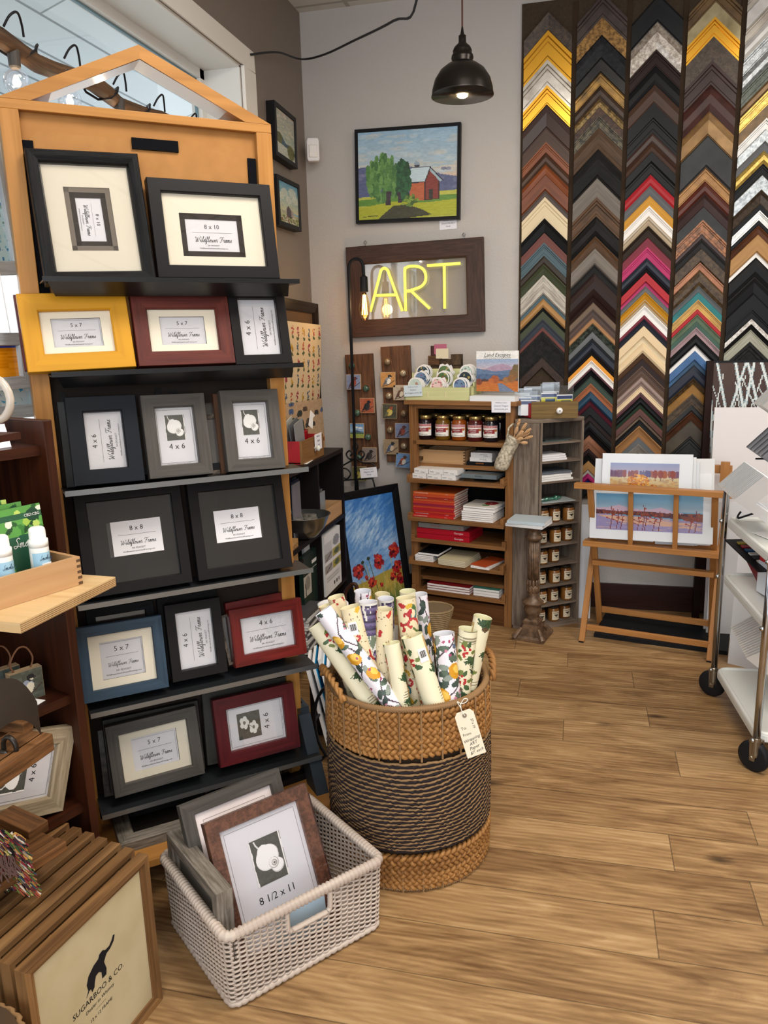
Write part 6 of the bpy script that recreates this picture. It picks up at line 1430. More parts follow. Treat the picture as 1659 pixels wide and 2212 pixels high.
for z in up_ + lo_: braid(b_ := MB(), z); b_.build('braided_band', straw, bask, smooth=True)
for k in range(26):
    a = 2 * PI * k / 26
    for z0_, z1_ in ((BH - .145, BH), (0.0, .115)):
        MB().tube([((bulge(z0_) + .008) * math.cos(a), (bulge(z0_) + .008) * math.sin(a), z0_ + (z1_ - z0_) * t) for t in (0, .5, 1)], .0032, 5).build('stake', straw2, bask)
z_lo, z_hi = .128, BH - .150; NR = 44
md_, mt_ = MB(), MB()
for i in range(NR):
    pts = []; ph = i * .35
    for k in range(NB):
        th_ = 2 * PI * k / NB; z = z_lo + (z_hi - z_lo) * (i + .5) / NR; e = math.sin(PI * (i + .5) / NR)
        z += e * (.016 * math.sin(2 * th_ + 1.1 + i * .02) + .007 * math.sin(5 * th_ + i * .13)) + .0012 * math.sin(31 * th_ + i * 2)
        R = bulge(z) + .003 + (.0016 if i % 2 else 0) + .0012 * math.sin(90 * th_ + i); pts.append((R * math.cos(th_), R * math.sin(th_), z))
    (mt_ if i % 2 else md_).tube(pts, [(.0040 if i % 2 else .0058) * (1 + .16 * math.sin(70 * 2 * PI * k / NB * 1.0 + i)) for k in range(NB)], 6, True)
md_.build('dark_rope_coils', cordd, bask, smooth=True); mt_.build('tan_rope_coils', cordt, bask, smooth=True)
NBr = 420
for z, R0_, rr0 in ((BH, bulge(BH) + .002, .0085), (.006, BR * .975, .006)):
    MB().tube([(R0_ * math.cos(2 * PI * k / NBr), R0_ * math.sin(2 * PI * k / NBr), z + .002 * math.sin(4 * 2 * PI * k / NBr)) for k in range(NBr)], [rr0 * (1 + .22 * math.cos(PI * k)) for k in range(NBr)], 8, True).build('wrapped_rim', straw2, bask, smooth=True)
for a0, a1 in ((3.35, 4.15), (.05, .75)):
    pts = []
    for k in range(40):
        t = k / 39; a = a0 + (a1 - a0) * t; s_ = math.sin(PI * t); pts.append(((BR + .012) * math.cos(a), (BR + .012) * math.sin(a), BH + .0 + .055 * s_ ** .6 if a0 > 3 else BH - .005 + .05 * s_ ** .6))
    hh = MB()
    for s in range(2):
        q = []
        for k, p in enumerate(pts): q.append((p[0] + .005 * math.cos(k * .9 + s * PI), p[1], p[2] + .005 * math.sin(k * .9 + s * PI)))
        hh.tube(q, .0065, 6)
    hh.build('rope_handle', straw, bask, smooth=True)
# price tag
tp = on(1010, 1528, 2, .53) + Vector((.0, -.006, 0))
Mtg = frame_axes(on(1012, 1565, 1, (bc.y - .18)) , (1, .28, -.12), (-.12, -.12, 1))
tgM, tw_, th2 = fit([(990, 1533), (1028, 1527), (1039, 1625), (1003, 1645)], bc + Vector((.13, -.225, .5)), Vector((.35, -.93, .12)))
tg = thing('hang_tag', 'cream shipping tag with handwritten wrapping paper price tied to the round basket', 'tag', tgM)
MB().prism([(-.026, 0), (.026, 0), (.026, .118), (.018, .128), (-.018, .128), (-.026, .118)], -.0005, .0005, Matrix(((1, 0, 0, 0), (0, 0, -1, 0), (0, 1, 0, 0), (0, 0, 0, 1)))).build('card', mat('e8dfca', .7), tg)
MB().lathe([(.0025, -.0014), (.006, -.0014), (.006, .0014), (.0025, .0014)], 14, (0, 0, 0), XZ(0, 0, .115)).build('eyelet', mat('8a7c6c', .7), tg)
t = MB()
for s, x, z, sz, sh, ro in (('To:', -.012, .082, .011, 0, 0), ('From:', -.008, .064, .010, 0, 0), ('Wrapping', -.001, .048, .0115, .35, .12), ('ART', .0, .036, .0115, .3, .12), ('Paper', .0, .024, .012, .35, .12), ('$7. each', .003, .012, .011, .35, .12), ('27 x 39', .015, .088, .009, .1, -PI / 2)):
    t.mesh(tmesh(s, sz, sh), XZ(x, -.0009, z) @ Matrix.Rotation(ro, 4, 'Z'))
t.build('handwriting', INK, tg)
l = MB(); l.tube(catmull([(0, -.002, .115), (-.004, -.004, .135), (0, -.002, .152)], 4), .0012, 5); l.tube(catmull([(0, -.002, .150), (.012, -.004, .16), (.020, -.004, .155), (.012, -.004, .149), (0, -.002, .150), (-.008, -.003, .158), (-.004, -.003, .14)], 4), .0012, 5); l.build('string', mat('e4e2da', .7), tg)

def w_lemon(seed, w=56, h=150, bg='e6e1ea'):
    r2 = np.random.default_rng(seed); c = Cv(w, h, bg); q = w / h
    for k in range(6):
        x = r2.random(); c.line([(x + .16 * math.sin(j * .8 + k), j / 14) for j in range(15)], .022, '4b3a48')
    for k in range(int(60 * h / 150) + 20):
        x, y = r2.random(2); c.ell(x, y, .085, .045 * q, ['3f5048', '56685a', '2d3d3a', '8a948c'][k % 4], rot=r2.random() * 3)
    for k in range(int(2.6 / q)):
        x, y = r2.random(), (k + .5) * q / 2.6; c.ell(x, y, .13, .10 * q, 'cf9422', rot=.8 + r2.random() * .8); c.ell(x + .03, y - .02 * q, .075, .055 * q, 'ecc25a', rot=1)
    for k in range(30): x, y = r2.random(2); c.ell(x, y, .022, .022 * q, ['a84a6e', 'c9829a'][k % 2])
    for k in range(5): x, y = r2.random(2); c.ell(x, y, .05, .03 * q, '5a6a8a', rot=.5); c.ell(x + .05, y - .02 * q, .045, .025 * q, '33405c', rot=-.5)
    return c
def w_pine(seed, w=56, h=150, bg='e4ddc0'):
    r2 = np.random.default_rng(seed); c = Cv(w, h, bg); q = w / h
    for k in range(int(.8 / q) + 1):
        y0 = (k + r2.random() * .4) * q * 1.3; c.rect(.3, y0, .95, y0 + .6 * q, 'c0a26c'); c.rect(.36, y0 + .06 * q, .9, y0 + .56 * q, 'ece4ca')
    for k in range(int(2 / q)):
        y0 = r2.random(); x0 = r2.random() * .6
        for j in range(5): c.line([(x0, y0 + .045 * q * j), (x0 + .3 + .1 * r2.random(), y0 + .045 * q * j)], .012, '6b6450', a=.7)
    for k in range(int(3.2 / q)):
        x, y = r2.random(), (k + .2 + .4 * r2.random()) * q / 3.2
        for j in range(26):
            a = -2.6 + 2.4 * j / 25 + (PI if k % 2 else 0); L = .15 + .09 * r2.random(); c.line([(x, y), (x + L * math.cos(a), y + L * math.sin(a) * q)], .018, ['2f4a30', '466038', '233a28'][j % 3])
        c.ell(x, y, .06, .04 * q, '5a4630')
    for k in range(int(2 / q)):
        x, y = r2.random(), (k + .7) * q / 2
        for j in range(10): c.ell(x + .14 * math.cos(j), y + .14 * q * math.sin(j * 2.1), .055, .03 * q, ['6d7a3a', '3f5a36'][j % 2], rot=j)
        for j in range(9): c.ell(x + .14 * (r2.random() - .5), y + .2 * q * (r2.random() - .5), .024, .024 * q, 'b0262a')
    return c
def w_scroll(seed, w=56, h=150, bg='e2d3b0'):
    r2 = np.random.default_rng(seed); c = Cv(w, h, bg); q = w / h
    for k in range(300): c.ell(r2.random(), r2.random(), .012, .010 * q, '6e5c48', a=.7)
    for k in range(int(12 / q)):
        x, y = r2.random(2); s = 1 if k % 2 else -1; cc = ['a8262c', '3d6f78', 'c49a2c', '5c6c3a', 'b83a3a'][k % 5]
        c.line([(x + .14 * (1 - t) * math.cos(s * t * 5 + k), y + .14 * q * (1 - t) * math.sin(s * t * 5 + k)) for t in (0, .12, .25, .38, .5, .62, .75, .88)], .036, cc)
    for k in range(int(12 / q)): x, y = r2.random(2); c.ell(x, y, .06, .035 * q, ['b02a30', '4a6a40', 'c84a3a', 'd0a83a'][k % 4], rot=r2.random() * 3)
    return c
def w_lav(seed, w=56, h=150):
    r2 = np.random.default_rng(seed); c = Cv(w, h, 'd9d6d2'); q = w / h
    for kk in range(int(1.6 / q) + 1):
        yb, x0 = (kk + 1) * q / 1.5, .2 + .3 * (kk % 3)
        for k in range(20):
            tx = x0 + .8 * (r2.random() - .5); P0 = (x0, yb); P1 = (tx, yb - .62 * q)
            c.line([P0, P1], .014, '6d7a66')
            for j in range(12):
                t = .35 + .65 * j / 11; c.ell(P0[0] + (P1[0] - P0[0]) * t + .03 * (r2.random() - .5), P0[1] + (P1[1] - P0[1]) * t, .024, .022 * q, ['4f4468', '6c5f88', '3c3450'][j % 3])
    return c
pats = {'lemon': w_lemon, 'pine': w_pine, 'scroll': w_scroll, 'lavender': w_lav}
pin = {'lemon': 'dfe0e8', 'pine': 'e6e3bf', 'scroll': 'e6dcb8', 'lavender': 'e2e2ea'}
rolls = [ # pattern, top centre px, rim crossing px, radius, label
 ('lemon', (697, 1318), (842, 1516), .0235, 'lemon patterned paper roll leaning far left at the front of the basket'),
 ('pine', (682, 1349), (780, 1507), .0225, 'pine and script paper roll behind the leaning lemon one, leftmost at the rim'),
 ('scroll', (706, 1306), (762, 1478), .023, 'cream scroll patterned roll at the back left, shortest opening edge'),
 ('scroll', (725, 1288), (775, 1462), .022, 'red and cream scroll roll at the back left, topmost of that corner'),
 ('scroll', (757, 1310), (806, 1496), .0275, 'scroll patterned roll with a barcode sticker, next to the lavender roll'),
 ('lavender', (795, 1299), (802, 1490), .0235, 'lavender bouquet patterned paper roll'),
 ('scroll', (830, 1314), (831, 1494), .0215, 'upright scroll roll right of the lavender roll'),
 ('lavender', (833, 1292), (836, 1462), .021, 'white roll with printed word behind the upright scroll roll'),
 ('lemon', (783, 1276), (795, 1455), .022, 'lemon patterned roll standing at the back, only its top showing'),
 ('scroll', (826, 1282), (826, 1440), .020, 'roll with a small flower border at the very back of the basket'),
 ('scroll', (876, 1290), (897, 1488), .0245, 'tall red scroll roll in the middle right of the basket'),
 ('pine', (880, 1276), (893, 1450), .021, 'pine patterned roll behind the tall red scroll roll'),
 ('lemon', (907, 1282), (925, 1450), .019, 'slim lemon patterned roll at the back right'),
 ('pine', (889, 1372), (938, 1514), .027, 'stout pine and berry roll with barcode at the front of the basket'),
 ('lemon', (958, 1367), (978, 1503), .0265, 'white lemon roll, front right of the basket'),
 ('pine', (1011, 1357), (1013, 1495), .0235, 'pine roll at the right of the basket, nearer of two'),
 ('pine', (1043, 1332), (1030, 1482), .0235, 'pine roll at the far right of the basket, taller of two'),
 ('pine', (845, 1388), (868, 1512), .021, 'pine branch roll between the scroll rolls at the front, top hidden'),
 ('scroll', (900, 1400), (920, 1500), .019, 'scroll roll squeezed behind the stout pine roll')]
for i, (pt, tpx, rpx, rad, lab) in enumerate(rolls):
    q = on(rpx[0], rpx[1], 2, BH + .005); v = q - bc; v.z = 0
    lim = BR * .91 - rad
    if v.length > lim: v = v.normalized() * lim
    q = Vector((bc.x + v.x, bc.y + v.y, BH + .005))
    back = rpx[1] < 1470
    top = on(tpx[0], tpx[1], 1, q.y + (.02 if not back else .0))
    dr_ = (top - q).normalized()
    # foot: stay inside the basket
    kmax = (q.z - .03) / max(dr_.z, .2)
    foot = q - dr_ * kmax; fv = Vector((foot.x - bc.x, foot.y - bc.y, 0)); 
    while fv.length > BR * .9 - rad and kmax > .05: kmax -= .02; foot = q - dr_ * kmax; fv = Vector((foot.x - bc.x, foot.y - bc.y, 0))
    L = (top - foot).length
    yv = dr_; xv = Vector((1, .2, 0)); xv = (xv - yv * xv.dot(yv)).normalized(); zv = xv.cross(yv)
    M = Matrix((xv, -zv, yv)).transposed().to_4x4(); M.translation = foot
    rad *= 1.07
    r = thing('wrapping_paper_roll', lab, 'paper roll', M, 'wrapping paper rolls in the round basket')
    cv_ = pats[pt](100 + i, 64, int(min(260, max(80, 64 * L / (2 * PI * rad)))))
    sl = .06 if i % 3 == 0 else .02
    def fr_(u, v, R=rad, L=L, sl=sl): a = -PI / 2 - .9 + u * 2 * PI * 1.06; RR = R * (1 + .05 * (1.06 - u)); return (RR * math.cos(a), RR * math.sin(a), L * v - (sl * R * (1 + math.cos(a + 1)) * v))
    canvas('printed_sheet', cv_, fr_, r, .5, smooth=True)
    def fi(u, v, R=rad, L=L, sl=sl): a = -PI / 2 - .9 + u * 2 * PI * 1.06; RR = R * (.965 + .05 * (1.06 - u)); return (RR * math.cos(a), RR * math.sin(a), L * v - (sl * R * (1 + math.cos(a + 1)) * v) - .0006)
    MB().grid(fi, 40, 6).build('inner_side', mat(pin[pt], .6), r, smooth=True)
    MB().grid(lambda u, v: [fr_(u, 1)[k] * (1 - v) + fi(u, 1)[k] * v for k in range(3)], 40, 1).build('paper_edge', mat(pin[pt], .6), r)
    if i in (4, 13):
        bb = MB(); lz = L - .055
        bb.box(-.012, .012, -rad - .0022, -rad - .0012, lz - .018, lz + .018, Matrix.Rotation(-.1 if i == 4 else .5, 4, 'Z')); st_ = bb.build('barcode_sticker', PAPER, r)
        bb = MB()
        for k in range(11): bb.box(-.009 + .0017 * k, -.0085 + .0017 * k + .0005 * (k % 3), -rad - .0026, -rad - .0022, lz - .006, lz + .012, Matrix.Rotation(-.1 if i == 4 else .5, 4, 'Z'))
        bb.build('bars', INK, st_)
sh_ = on(1075 * .0 + 860, 1300, 1, bc.y + .06)
tag(MB().grid(lambda u, v: (-.012 + .024 * u, .006 * math.sin(u * 3), .38 * v), 4, 4).build('paper_sheet', mat('e6e4e2', .6), M=Matrix.Translation((on(852, 1400, 1, 2.10).x, 2.10, .30))), 'narrow white paper edge standing between the scroll rolls', 'sheet')
tag(MB().grid(lambda u, v: (-.012 + .024 * u, .006 * math.sin(u * 3), .44 * v), 4, 4).build('paper_sheet', mat('e9e9ea', .6), M=Matrix.Translation((on(914, 1400, 1, 2.16).x, 2.16, .27))), 'white paper flap standing right of the slim lemon roll', 'sheet')

# ------------------------------------------------------------------ white wicker basket
O0 = Vector((-.735, 1.362, 0)); e1 = Vector((.63, .776, 0)).normalized(); WBk = Loc(O0, e1)       # local x along the front side, y back
WW, WD_, WH = .435, .37, .195
wbk = thing('wicker_basket', 'rectangular whitewashed wicker basket on the floor holding picture frames', 'basket', WBk.M)
rattan = mat('cdbfb4', .5, kind='wood', c2='a3948a', sc=.3)
def rrp(w, d, r, n):
    segs = [((r, 0), (w - r, 0)), ((w - r, r), -PI / 2), ((w, r), (w, d - r)), ((w - r, d - r), 0.), ((w - r, d), (r, d)), ((r, d - r), PI / 2), ((0, d - r), (0, r)), ((r, r), PI)]
    per = []
    for a, b in segs:
        if isinstance(b, tuple): per.append(('l', a, b, math.dist(a, b)))
        else: per.append(('a', a, b, r * PI / 2))
    T = sum(p[3] for p in per); out = []
    for i in range(n):
        s = T * i / n
        for k, a, b, L in per:
            if s <= L:
                if k == 'l': t = s / L; x, y = a[0] + (b[0] - a[0]) * t, a[1] + (b[1] - a[1]) * t; dx, dy = (b[0] - a[0]) / L, (b[1] - a[1]) / L; nx, ny = dy, -dx
                else: an = b + s / r; nx, ny = math.cos(an), math.sin(an); x, y = a[0] + r * nx, a[1] + r * ny
                out.append((x, y, nx, ny)); break
            s -= L
    return out, T
NS = 84; path, Tper = rrp(WW, WD_, .02, NS * 4)
def flare(x, y, z): k = .035 * (z / WH - 1); return (x + (x - WW / 2) / WW * 2 * -k * -1 * .35 if False else x + (x - WW / 2) * k, y + (y - WD_ / 2) * k)
hx0, hx1, hz0 = WW * .36, WW * .64, WH - .062
def inhole(x, y, z): return z > hz0 and hx0 < x < hx1 and (y < .01 or y > WD_ - .01)
rows_ = 27; wv_ = MB()
for i in range(rows_):
    z = .014 + (WH - .03) * i / (rows_ - 1); seg = []
    def flush():
        if len(seg) > 3: wv_.tube(seg, .0031, 5, len(seg) == len(path))
    for k, (x, y, nx, ny) in enumerate(path):
        if inhole(x, y, z): flush(); seg = []; continue
        off = .0042 * math.cos(PI * (k / 4 + i)); X, Y = flare(x, y, z); seg.append((X + nx * off, Y + ny * off, z))
    flush()
wv_.build('woven_sides', rattan, wbk, smooth=True)
sk_ = MB()
for k in range(NS):
    x, y, nx, ny = path[(k * 4 + 2) % len(path)]
    zt = hz0 if inhole(x, y, WH) else WH
    a = flare(x, y, 0); b = flare(x, y, zt); sk_.tube([(a[0], a[1], 0.004), (b[0], b[1], zt)], .0026, 5)
sk_.build('upright_canes', rattan, wbk, smooth=True)
def wrapped(z, r, n, g=1.0):
    pp, _ = rrp(WW, WD_, .022, n); P = []; R = []
    for k, (x, y, nx, ny) in enumerate(pp):
        X, Y = flare(x, y, z); P.append((X, Y, z)); R.append(r * (1 - .24 * (k % 3 == 0)))
    return MB().tube(P, R, 10, True)
wrapped(WH + .004, .0135, 420).build('rim', rattan, wbk, smooth=True); wrapped(.011, .0095, 260).build('base_rim', rattan, wbk, smooth=True)
for yy in (0, WD_):
    P = [flare(hx0, yy, WH) + (WH - .008,), flare(hx0, yy, hz0) + (hz0 + .006,), flare(hx0 + .008, yy, hz0) + (hz0 - .002,), flare(hx1 - .008, yy, hz0) + (hz0 - .002,), flare(hx1, yy, hz0) + (hz0 + .006,), flare(hx1, yy, WH) + (WH - .008,)]
    PP = []
    for a, b in zip(P[:-1], P[1:]):
        for k in range(12): PP.append(tuple(Vector(a).lerp(Vector(b), k / 12)))
    PP.append(P[-1]); MB().tube(PP, [.0065 * (1 + .14 * (k % 2)) for k in range(len(PP))], 8).build('handle_edge', rattan, wbk, smooth=True)
MB().box(.01, WW - .01, .01, WD_ - .01, .006, .012).build('base', rattan, wbk)
# frames in the basket
def wb_fit(cor, off, tilt, z=.2):
    n = (WBk.n * math.cos(tilt) + Vector((0, 0, 1)) * math.sin(tilt)).normalized()
    px = sum(c[0] for c in cor) / 4; py = sum(c[1] for c in cor) / 4
    return fit(cor, onp(px, py, WBk.o - WBk.n * off, WBk.n), n)
cop = mat('8a5a44', .28, .55, 'speckle', '5c3a2c', 1.0, .5)
M = WBk.M @ Matrix.Translation((.200, .052, .022)) @ Matrix.Rotation(-.45, 4, 'X'); w, h = .289, .366
r = pframe('shrink-wrapped copper frame with white calla 8 1/2 x 11 sheet in the wicker basket', M, w, h, .034, .022, cop, P_FLAT)
photo_card(r, 0, h / 2, w - .068, h - .068, .014, '8 1/2 x 11', calla(76, 96), 0, aw=.40, ah=.37, ay=.14, fine=False, tsz=.085)
MB().box(-w / 2 - .001, w / 2 + .001, -.002, -.001, -.001, h + .001).build('shrink_wrap', glass_mat((.99, .99, 1), .03, 'shrink_wrap'), r)
M = WBk.M @ Matrix.Translation((.170, .135, .02)) @ Matrix.Rotation(-.42, 4, 'X'); w, h = .285, .385
r = pframe('grey wood frame with pale blank sheet behind the copper frame in the wicker basket', M, w, h, .034, .022, m_grey, P_FLAT)
c_ = MB().box(-w / 2 + .03, w / 2 - .03, .012, .013, .03, h - .03).build('insert_card', mat('e4d8d8', .6), r)
t = MB(); Mx_ = XZ(0, .0115, h / 2); a, b = w / 2 - .055, h / 2 - .055
for p, q in (((-a, b), (a, b)), ((a, b), (a, -b)), ((-a, -b), (-a, b))): t.ribbon([p, q], .0006, Mx_)
t.build('printed_border', INK, c_)
# thick rustic frame standing sideways, facing left
pA, pB = WBk.M.inverted() @ on(384, 1790, 2, .285), WBk.M.inverted() @ on(505, 1925, 2, .275)
dirr = (pB - pA); dirr.z = 0
Mr = WBk.M @ Matrix.Translation((.10, .335, .016)) @ Matrix.Rotation(-PI / 2 + .10, 4, 'Z') @ Matrix.Rotation(-.14, 4, 'X')
r = thing('picture_frame', 'thick rustic grey barnwood frame standing edge-on at the left of the wicker basket', 'picture frame', Mr)
ring(MB(), .295, .258, .030, P_FLAT(.040)).build('border', m_greywood, r); MB().box(-.13, .13, .018, .022, .02, .235).build('backing_board', mat('5f5a54', .6), r)
r.matrix_world = WBk.M @ Matrix.Translation((.008, .20, .018)) @ Matrix.Rotation(-PI / 2, 4, 'Z')
pframe('dark slim frame edge showing right behind the copper frame in the wicker basket', WBk.M @ Matrix.Translation((.262, .085, .02)) @ Matrix.Rotation(-.44, 4, 'X'), .20, .32, .02, .015, mat('3c1f1c', .4))
tag(MB().box(-.07, .07, 0, .004, 0, .11).build('card', mat('a9bccb', .5), M=WBk.M @ Matrix.Translation((WW / 2, .035, .06)) @ Matrix.Rotation(-.1, 4, 'X')), 'pale blue card seen through the handle hole of the wicker basket', 'card')

# ------------------------------------------------------------------ stack of square wooden frames at the lower left
sug = Vector((.125, .992, 0)).normalized(); Q = Loc(Vector((-.955, 1.012, 0)), sug)
acac = mat('8a6540', .5, kind='wood', c2='5f4228', sc=.5)
SW, SHh = .357, .385
paper_m = mat('bfb292', .6, kind='mottle', c2='b6a886')
def crate_frame(i, label, group):
    # local x along Q.x, y away into the stack
    M = Q.M @ Matrix.Translation((SW / 2 + .006 * i, .0385 * i, 0)) @ Matrix.Rotation(-.012 * i, 4, 'X')
    r = thing('square_frame', label, 'picture frame', M, group)
    ring(MB(), SW, SHh, .024, [(1, .026), (0, .026), (0, 0), (.55, .0), (.55, .006), (1, .006), (1, .026)]).build('border', mat(['8d6841', '83603c', '8e6b45', '7d5b38', '866340', '7a5836'][i % 6], .5, kind='wood', c2='5b3f26', sc=.5), r, bevel=.0008)
    bk_ = MB().box(-SW / 2 + .02, SW / 2 - .02, .010, .014, .02, SHh - .02).build('insert_sheet', paper_m, r)
    for sx in (-.10, .10): MB().tube([(sx - .018, .027, SHh - .012), (sx + .018, .028, SHh - .010)], .006, 8).build('wooden_peg', mat('a5784a', .5, kind='wood'), r)
    return r, bk_
for i in range(7):
    r, b_ = crate_frame(i, 'foremost square wooden frame with an elephant emblem on aged paper, lower left floor' if i == 0 else f'square brown wooden frame in the floor stack, {["", "first", "second", "third", "fourth", "fifth", "rearmost"][i]} behind the elephant frame', 'square wooden frames leaning in a stack')
    if i == 0:
        t = MB(); Mt = XZ(.0, .0094, SHh / 2)
        t.mesh(tmesh('SUGARBOO & CO.', .0185, 0), Mt @ Matrix.Translation((0, -.010, 0))); t.mesh(tmesh('Dealer in Whimsy', .0115, .1), Mt @ Matrix.Translation((0, -.030, 0)))
        t.ribbon([(-.015, -.044), (.015, -.044)], .0006, Mt); t.mesh(tmesh('12 x 12 FRAME', .0105), Mt @ Matrix.Translation((0, -.058, 0))); t.build('lettering', INK, b_)
        el = [(-.030, .0), (-.024, .012), (-.026, .028), (-.020, .044), (-.006, .056), (.006, .060), (.010, .068), (.018, .070), (.024, .064), (.034, .064), (.042, .072), (.046, .080), (.050, .078), (.046, .066), (.036, .057), (.026, .054), (.022, .048), (.018, .040), (.022, .02), (.020, .006), (.010, .006), (.010, .022), (.004, .030), (-.004, .028), (-.008, .016), (-.010, .006), (-.016, .0), (-.018, .010), (-.022, .010)]
        MB().prism([(x * 1.2, y * .95) for x, y in el], 0, .0006, Mt @ Matrix.Translation((0, .004, 0))).build('elephant_emblem', INK, b_)

# ------------------------------------------------------------------ dark shelf unit at the left edge
U0 = Vector((-1.122, 1.49, 0)); ud = Vector((.361, .933, 0)).normalized()
U = Loc(U0 - ud * .9, ud)       # front plane seen from the room: x runs away from the camera
UPX = .9
maho = mat('43200f', .4, kind='wood', c2='2a1108', sc=.5)
us = thing('shelf_unit', 'dark mahogany shelf unit cut off by the left edge of the view', 'shelf unit', U.M)
zU = U.z(115, 906)
MB().box(UPX - .022, UPX, 0, .33, 0, zU).build('side_panel', maho, us, bevel=.002)
MB().box(0, .022, 0, .33, 0, zU).build('side_panel', maho, us)
MB().box(.022, UPX - .022, .32, .33, 0, zU).build('back_panel', mat('2a1410', .5), us)
uz = [U.z(87, 962, .02), U.z(135, 1508, .02), U.z(150, 1752, .02)]
sh2 = [uz[0], 1.028 - .0, uz[1], uz[2]]
for z in [uz[0], uz[1], uz[2], .08]: MB().box(.022, UPX - .022, .02, .32, z - .022, z).build('shelf', maho, us)
MB().box(.022, UPX - .022, .02, .32, 1.028 - .045, 1.028 - .023).build('shelf', maho, us)
ply = mat('d2b487', .5, kind='wood', c2='c3a173', sc=.4); plye = mat('a98458', .6, kind='wood', c2='6d5236', sc=3)
zP = 1.03
P4 = [on(249, 1246, 2, zP), on(43, 1346, 2, zP)]
d1 = (P4[0] - P4[1]); n1 = Vector((-d1.y, d1.x, 0)).normalized()
P4 += [P4[1] + n1 * .36, P4[0] + n1 * .20]
pl = thing('plywood_board', 'birch plywood board jutting out of the dark shelf under the wooden box', 'board', (0, 0, zP - .02))
MB().prism([(p.x, p.y) for p in P4], .0005, .020).build('board', ply, pl)
eb = MB(); th_ = .0196
for k in range(5):
    z0_ = .002 + .0036 * k; eb.beam(tuple(Vector((P4[1].x, P4[1].y, z0_)) + Vector((.0, 0, 0))), (P4[0].x, P4[0].y, z0_), .001, .0014)
eb.build('ply_edge_lines', plye, pl)
bd1 = Vector((P4[0] - P4[1])).normalized()
cF = on(179, 1262, 2, zP); cL = on(0, 1318, 2, zP)
bdir = (cF - cL).normalized(); _o = cF - bdir * .34; _o.z = 0; Bx = Loc(_o, bdir)
fbx = fbox('finger-jointed pine box of balm sticks on the plywood board', Bx.mat(.17, 0, zP + .0005), .34, .125, .058, .009, True, 5)
smk = mat('f0f0ee', .35)
for i, (px, py) in enumerate(((84, 1185), (8, 1215))):
    q = Bx.M.inverted() @ on(px, py, 2, zP + .05); 
    y_ = .036
    x_ = Bx.u(px + (0 if i == 0 else -2), py, y_)
    r = thing('balm_stick', ['white balm stick with blue label and handwritten tester mark, right one in the box', 'white balm stick at the left photo edge, in the box'][i], 'balm stick', Bx.mat(x_, y_, zP + .006, .05))
    R = .0182
    MB().lathe([(R, 0), (R, .084), (R * 1.0, .086)], 24).build('tube', smk, r, smooth=True)
    MB().lathe([(R * 1.02, .084), (R * 1.02, .098), (R * .86, .100), (R * .86, .114), (R * .80, .120), (R * .6, .123), (.001, .123)], 24).build('cap', smk, r, smooth=True)
    lb = MB().grid(lambda u, v: ((R + .0004) * math.cos(-PI / 2 + (u - .5) * 2.8), (R + .0004) * math.sin(-PI / 2 + (u - .5) * 2.8), .012 + .062 * v), 16, 1).build('label', mat('9cc3da', .5), r, smooth=True)
    t = MB(); script(t, 'Smokiez', .028, XZ(0, -R - .0008, .063)); t.build('lettering', mat('23405c', .6), lb)
    if i == 0:
        st = MB().box(-.010, .010, -R - .0012, -R - .0006, .040, .053).build('tester_sticker', WHITE, r)
        t = MB(); t.mesh(tmesh('Tester', .0075, .2), XZ(0, -R - .0016, .0465)); t.build('handwriting', INK, st)
        t = MB(); t.mesh(tmesh('COOLING', .0065), XZ(0, -R - .0010, .032)); t.build('lettering', mat('4d6a80', .6), r)
def art_pack(seed):
    r2 = np.random.default_rng(seed); c = Cv(60, 84, '5c9a4a')
    for k in range(60): c.ell(r2.random(), r2.random(), .09, .03, ['2f5a30', '3f7a3a', '6fae55', '24482a'][k % 4], rot=r2.random() * 3)
    for k in range(14): c.ell(r2.random(), r2.random(), .07, .05, ['b9cf6a', 'dfe2d0', '9cbc50'][k % 3])
    c.rect(0, .08, 1, .16, '2c5a40'); c.ell(.82, .12, .14, .08, '1f4432'); c.poly([(.26, .36), (1, .33), (1, .95), (.34, 1), (.26, .5)], '27553f'); return c
for i, (dx, dy, dz) in enumerate(((.205, .066, 0), (.170, .085, .006), (.15, .102, .012))):
    r = thing('balm_packet', f'leaf-green printed pouch in the wooden box, {["nearest the balm sticks", "second of three, mostly hidden", "rearmost of three"][i]}', 'pouch', Bx.mat((.262, .235, .215)[i], dy - .006, zP + .007) @ Matrix.Rotation(-.10, 4, 'X'), 'green pouches in the wooden box')
    W_, H_ = .105, .160 + dz
    MB().box(-W_ / 2, W_ / 2, 0, .006, 0, H_).build('pouch', mat('3a6a44', .4), r); cv_ = canvas('print', art_pack(i), flat(-W_ / 2, W_ / 2, -.0006, 0, H_), r, .35)
    t = MB(); script(t, 'Smokiez', .06, XZ(.012, -.0014, H_ * .55)); t.build('lettering', WHITE, cv_); t = MB(); t.mesh(tmesh('CBD:CBG', .008), XZ(W_ * .3, -.0014, H_ * .88)); t.build('lettering', WHITE, cv_)
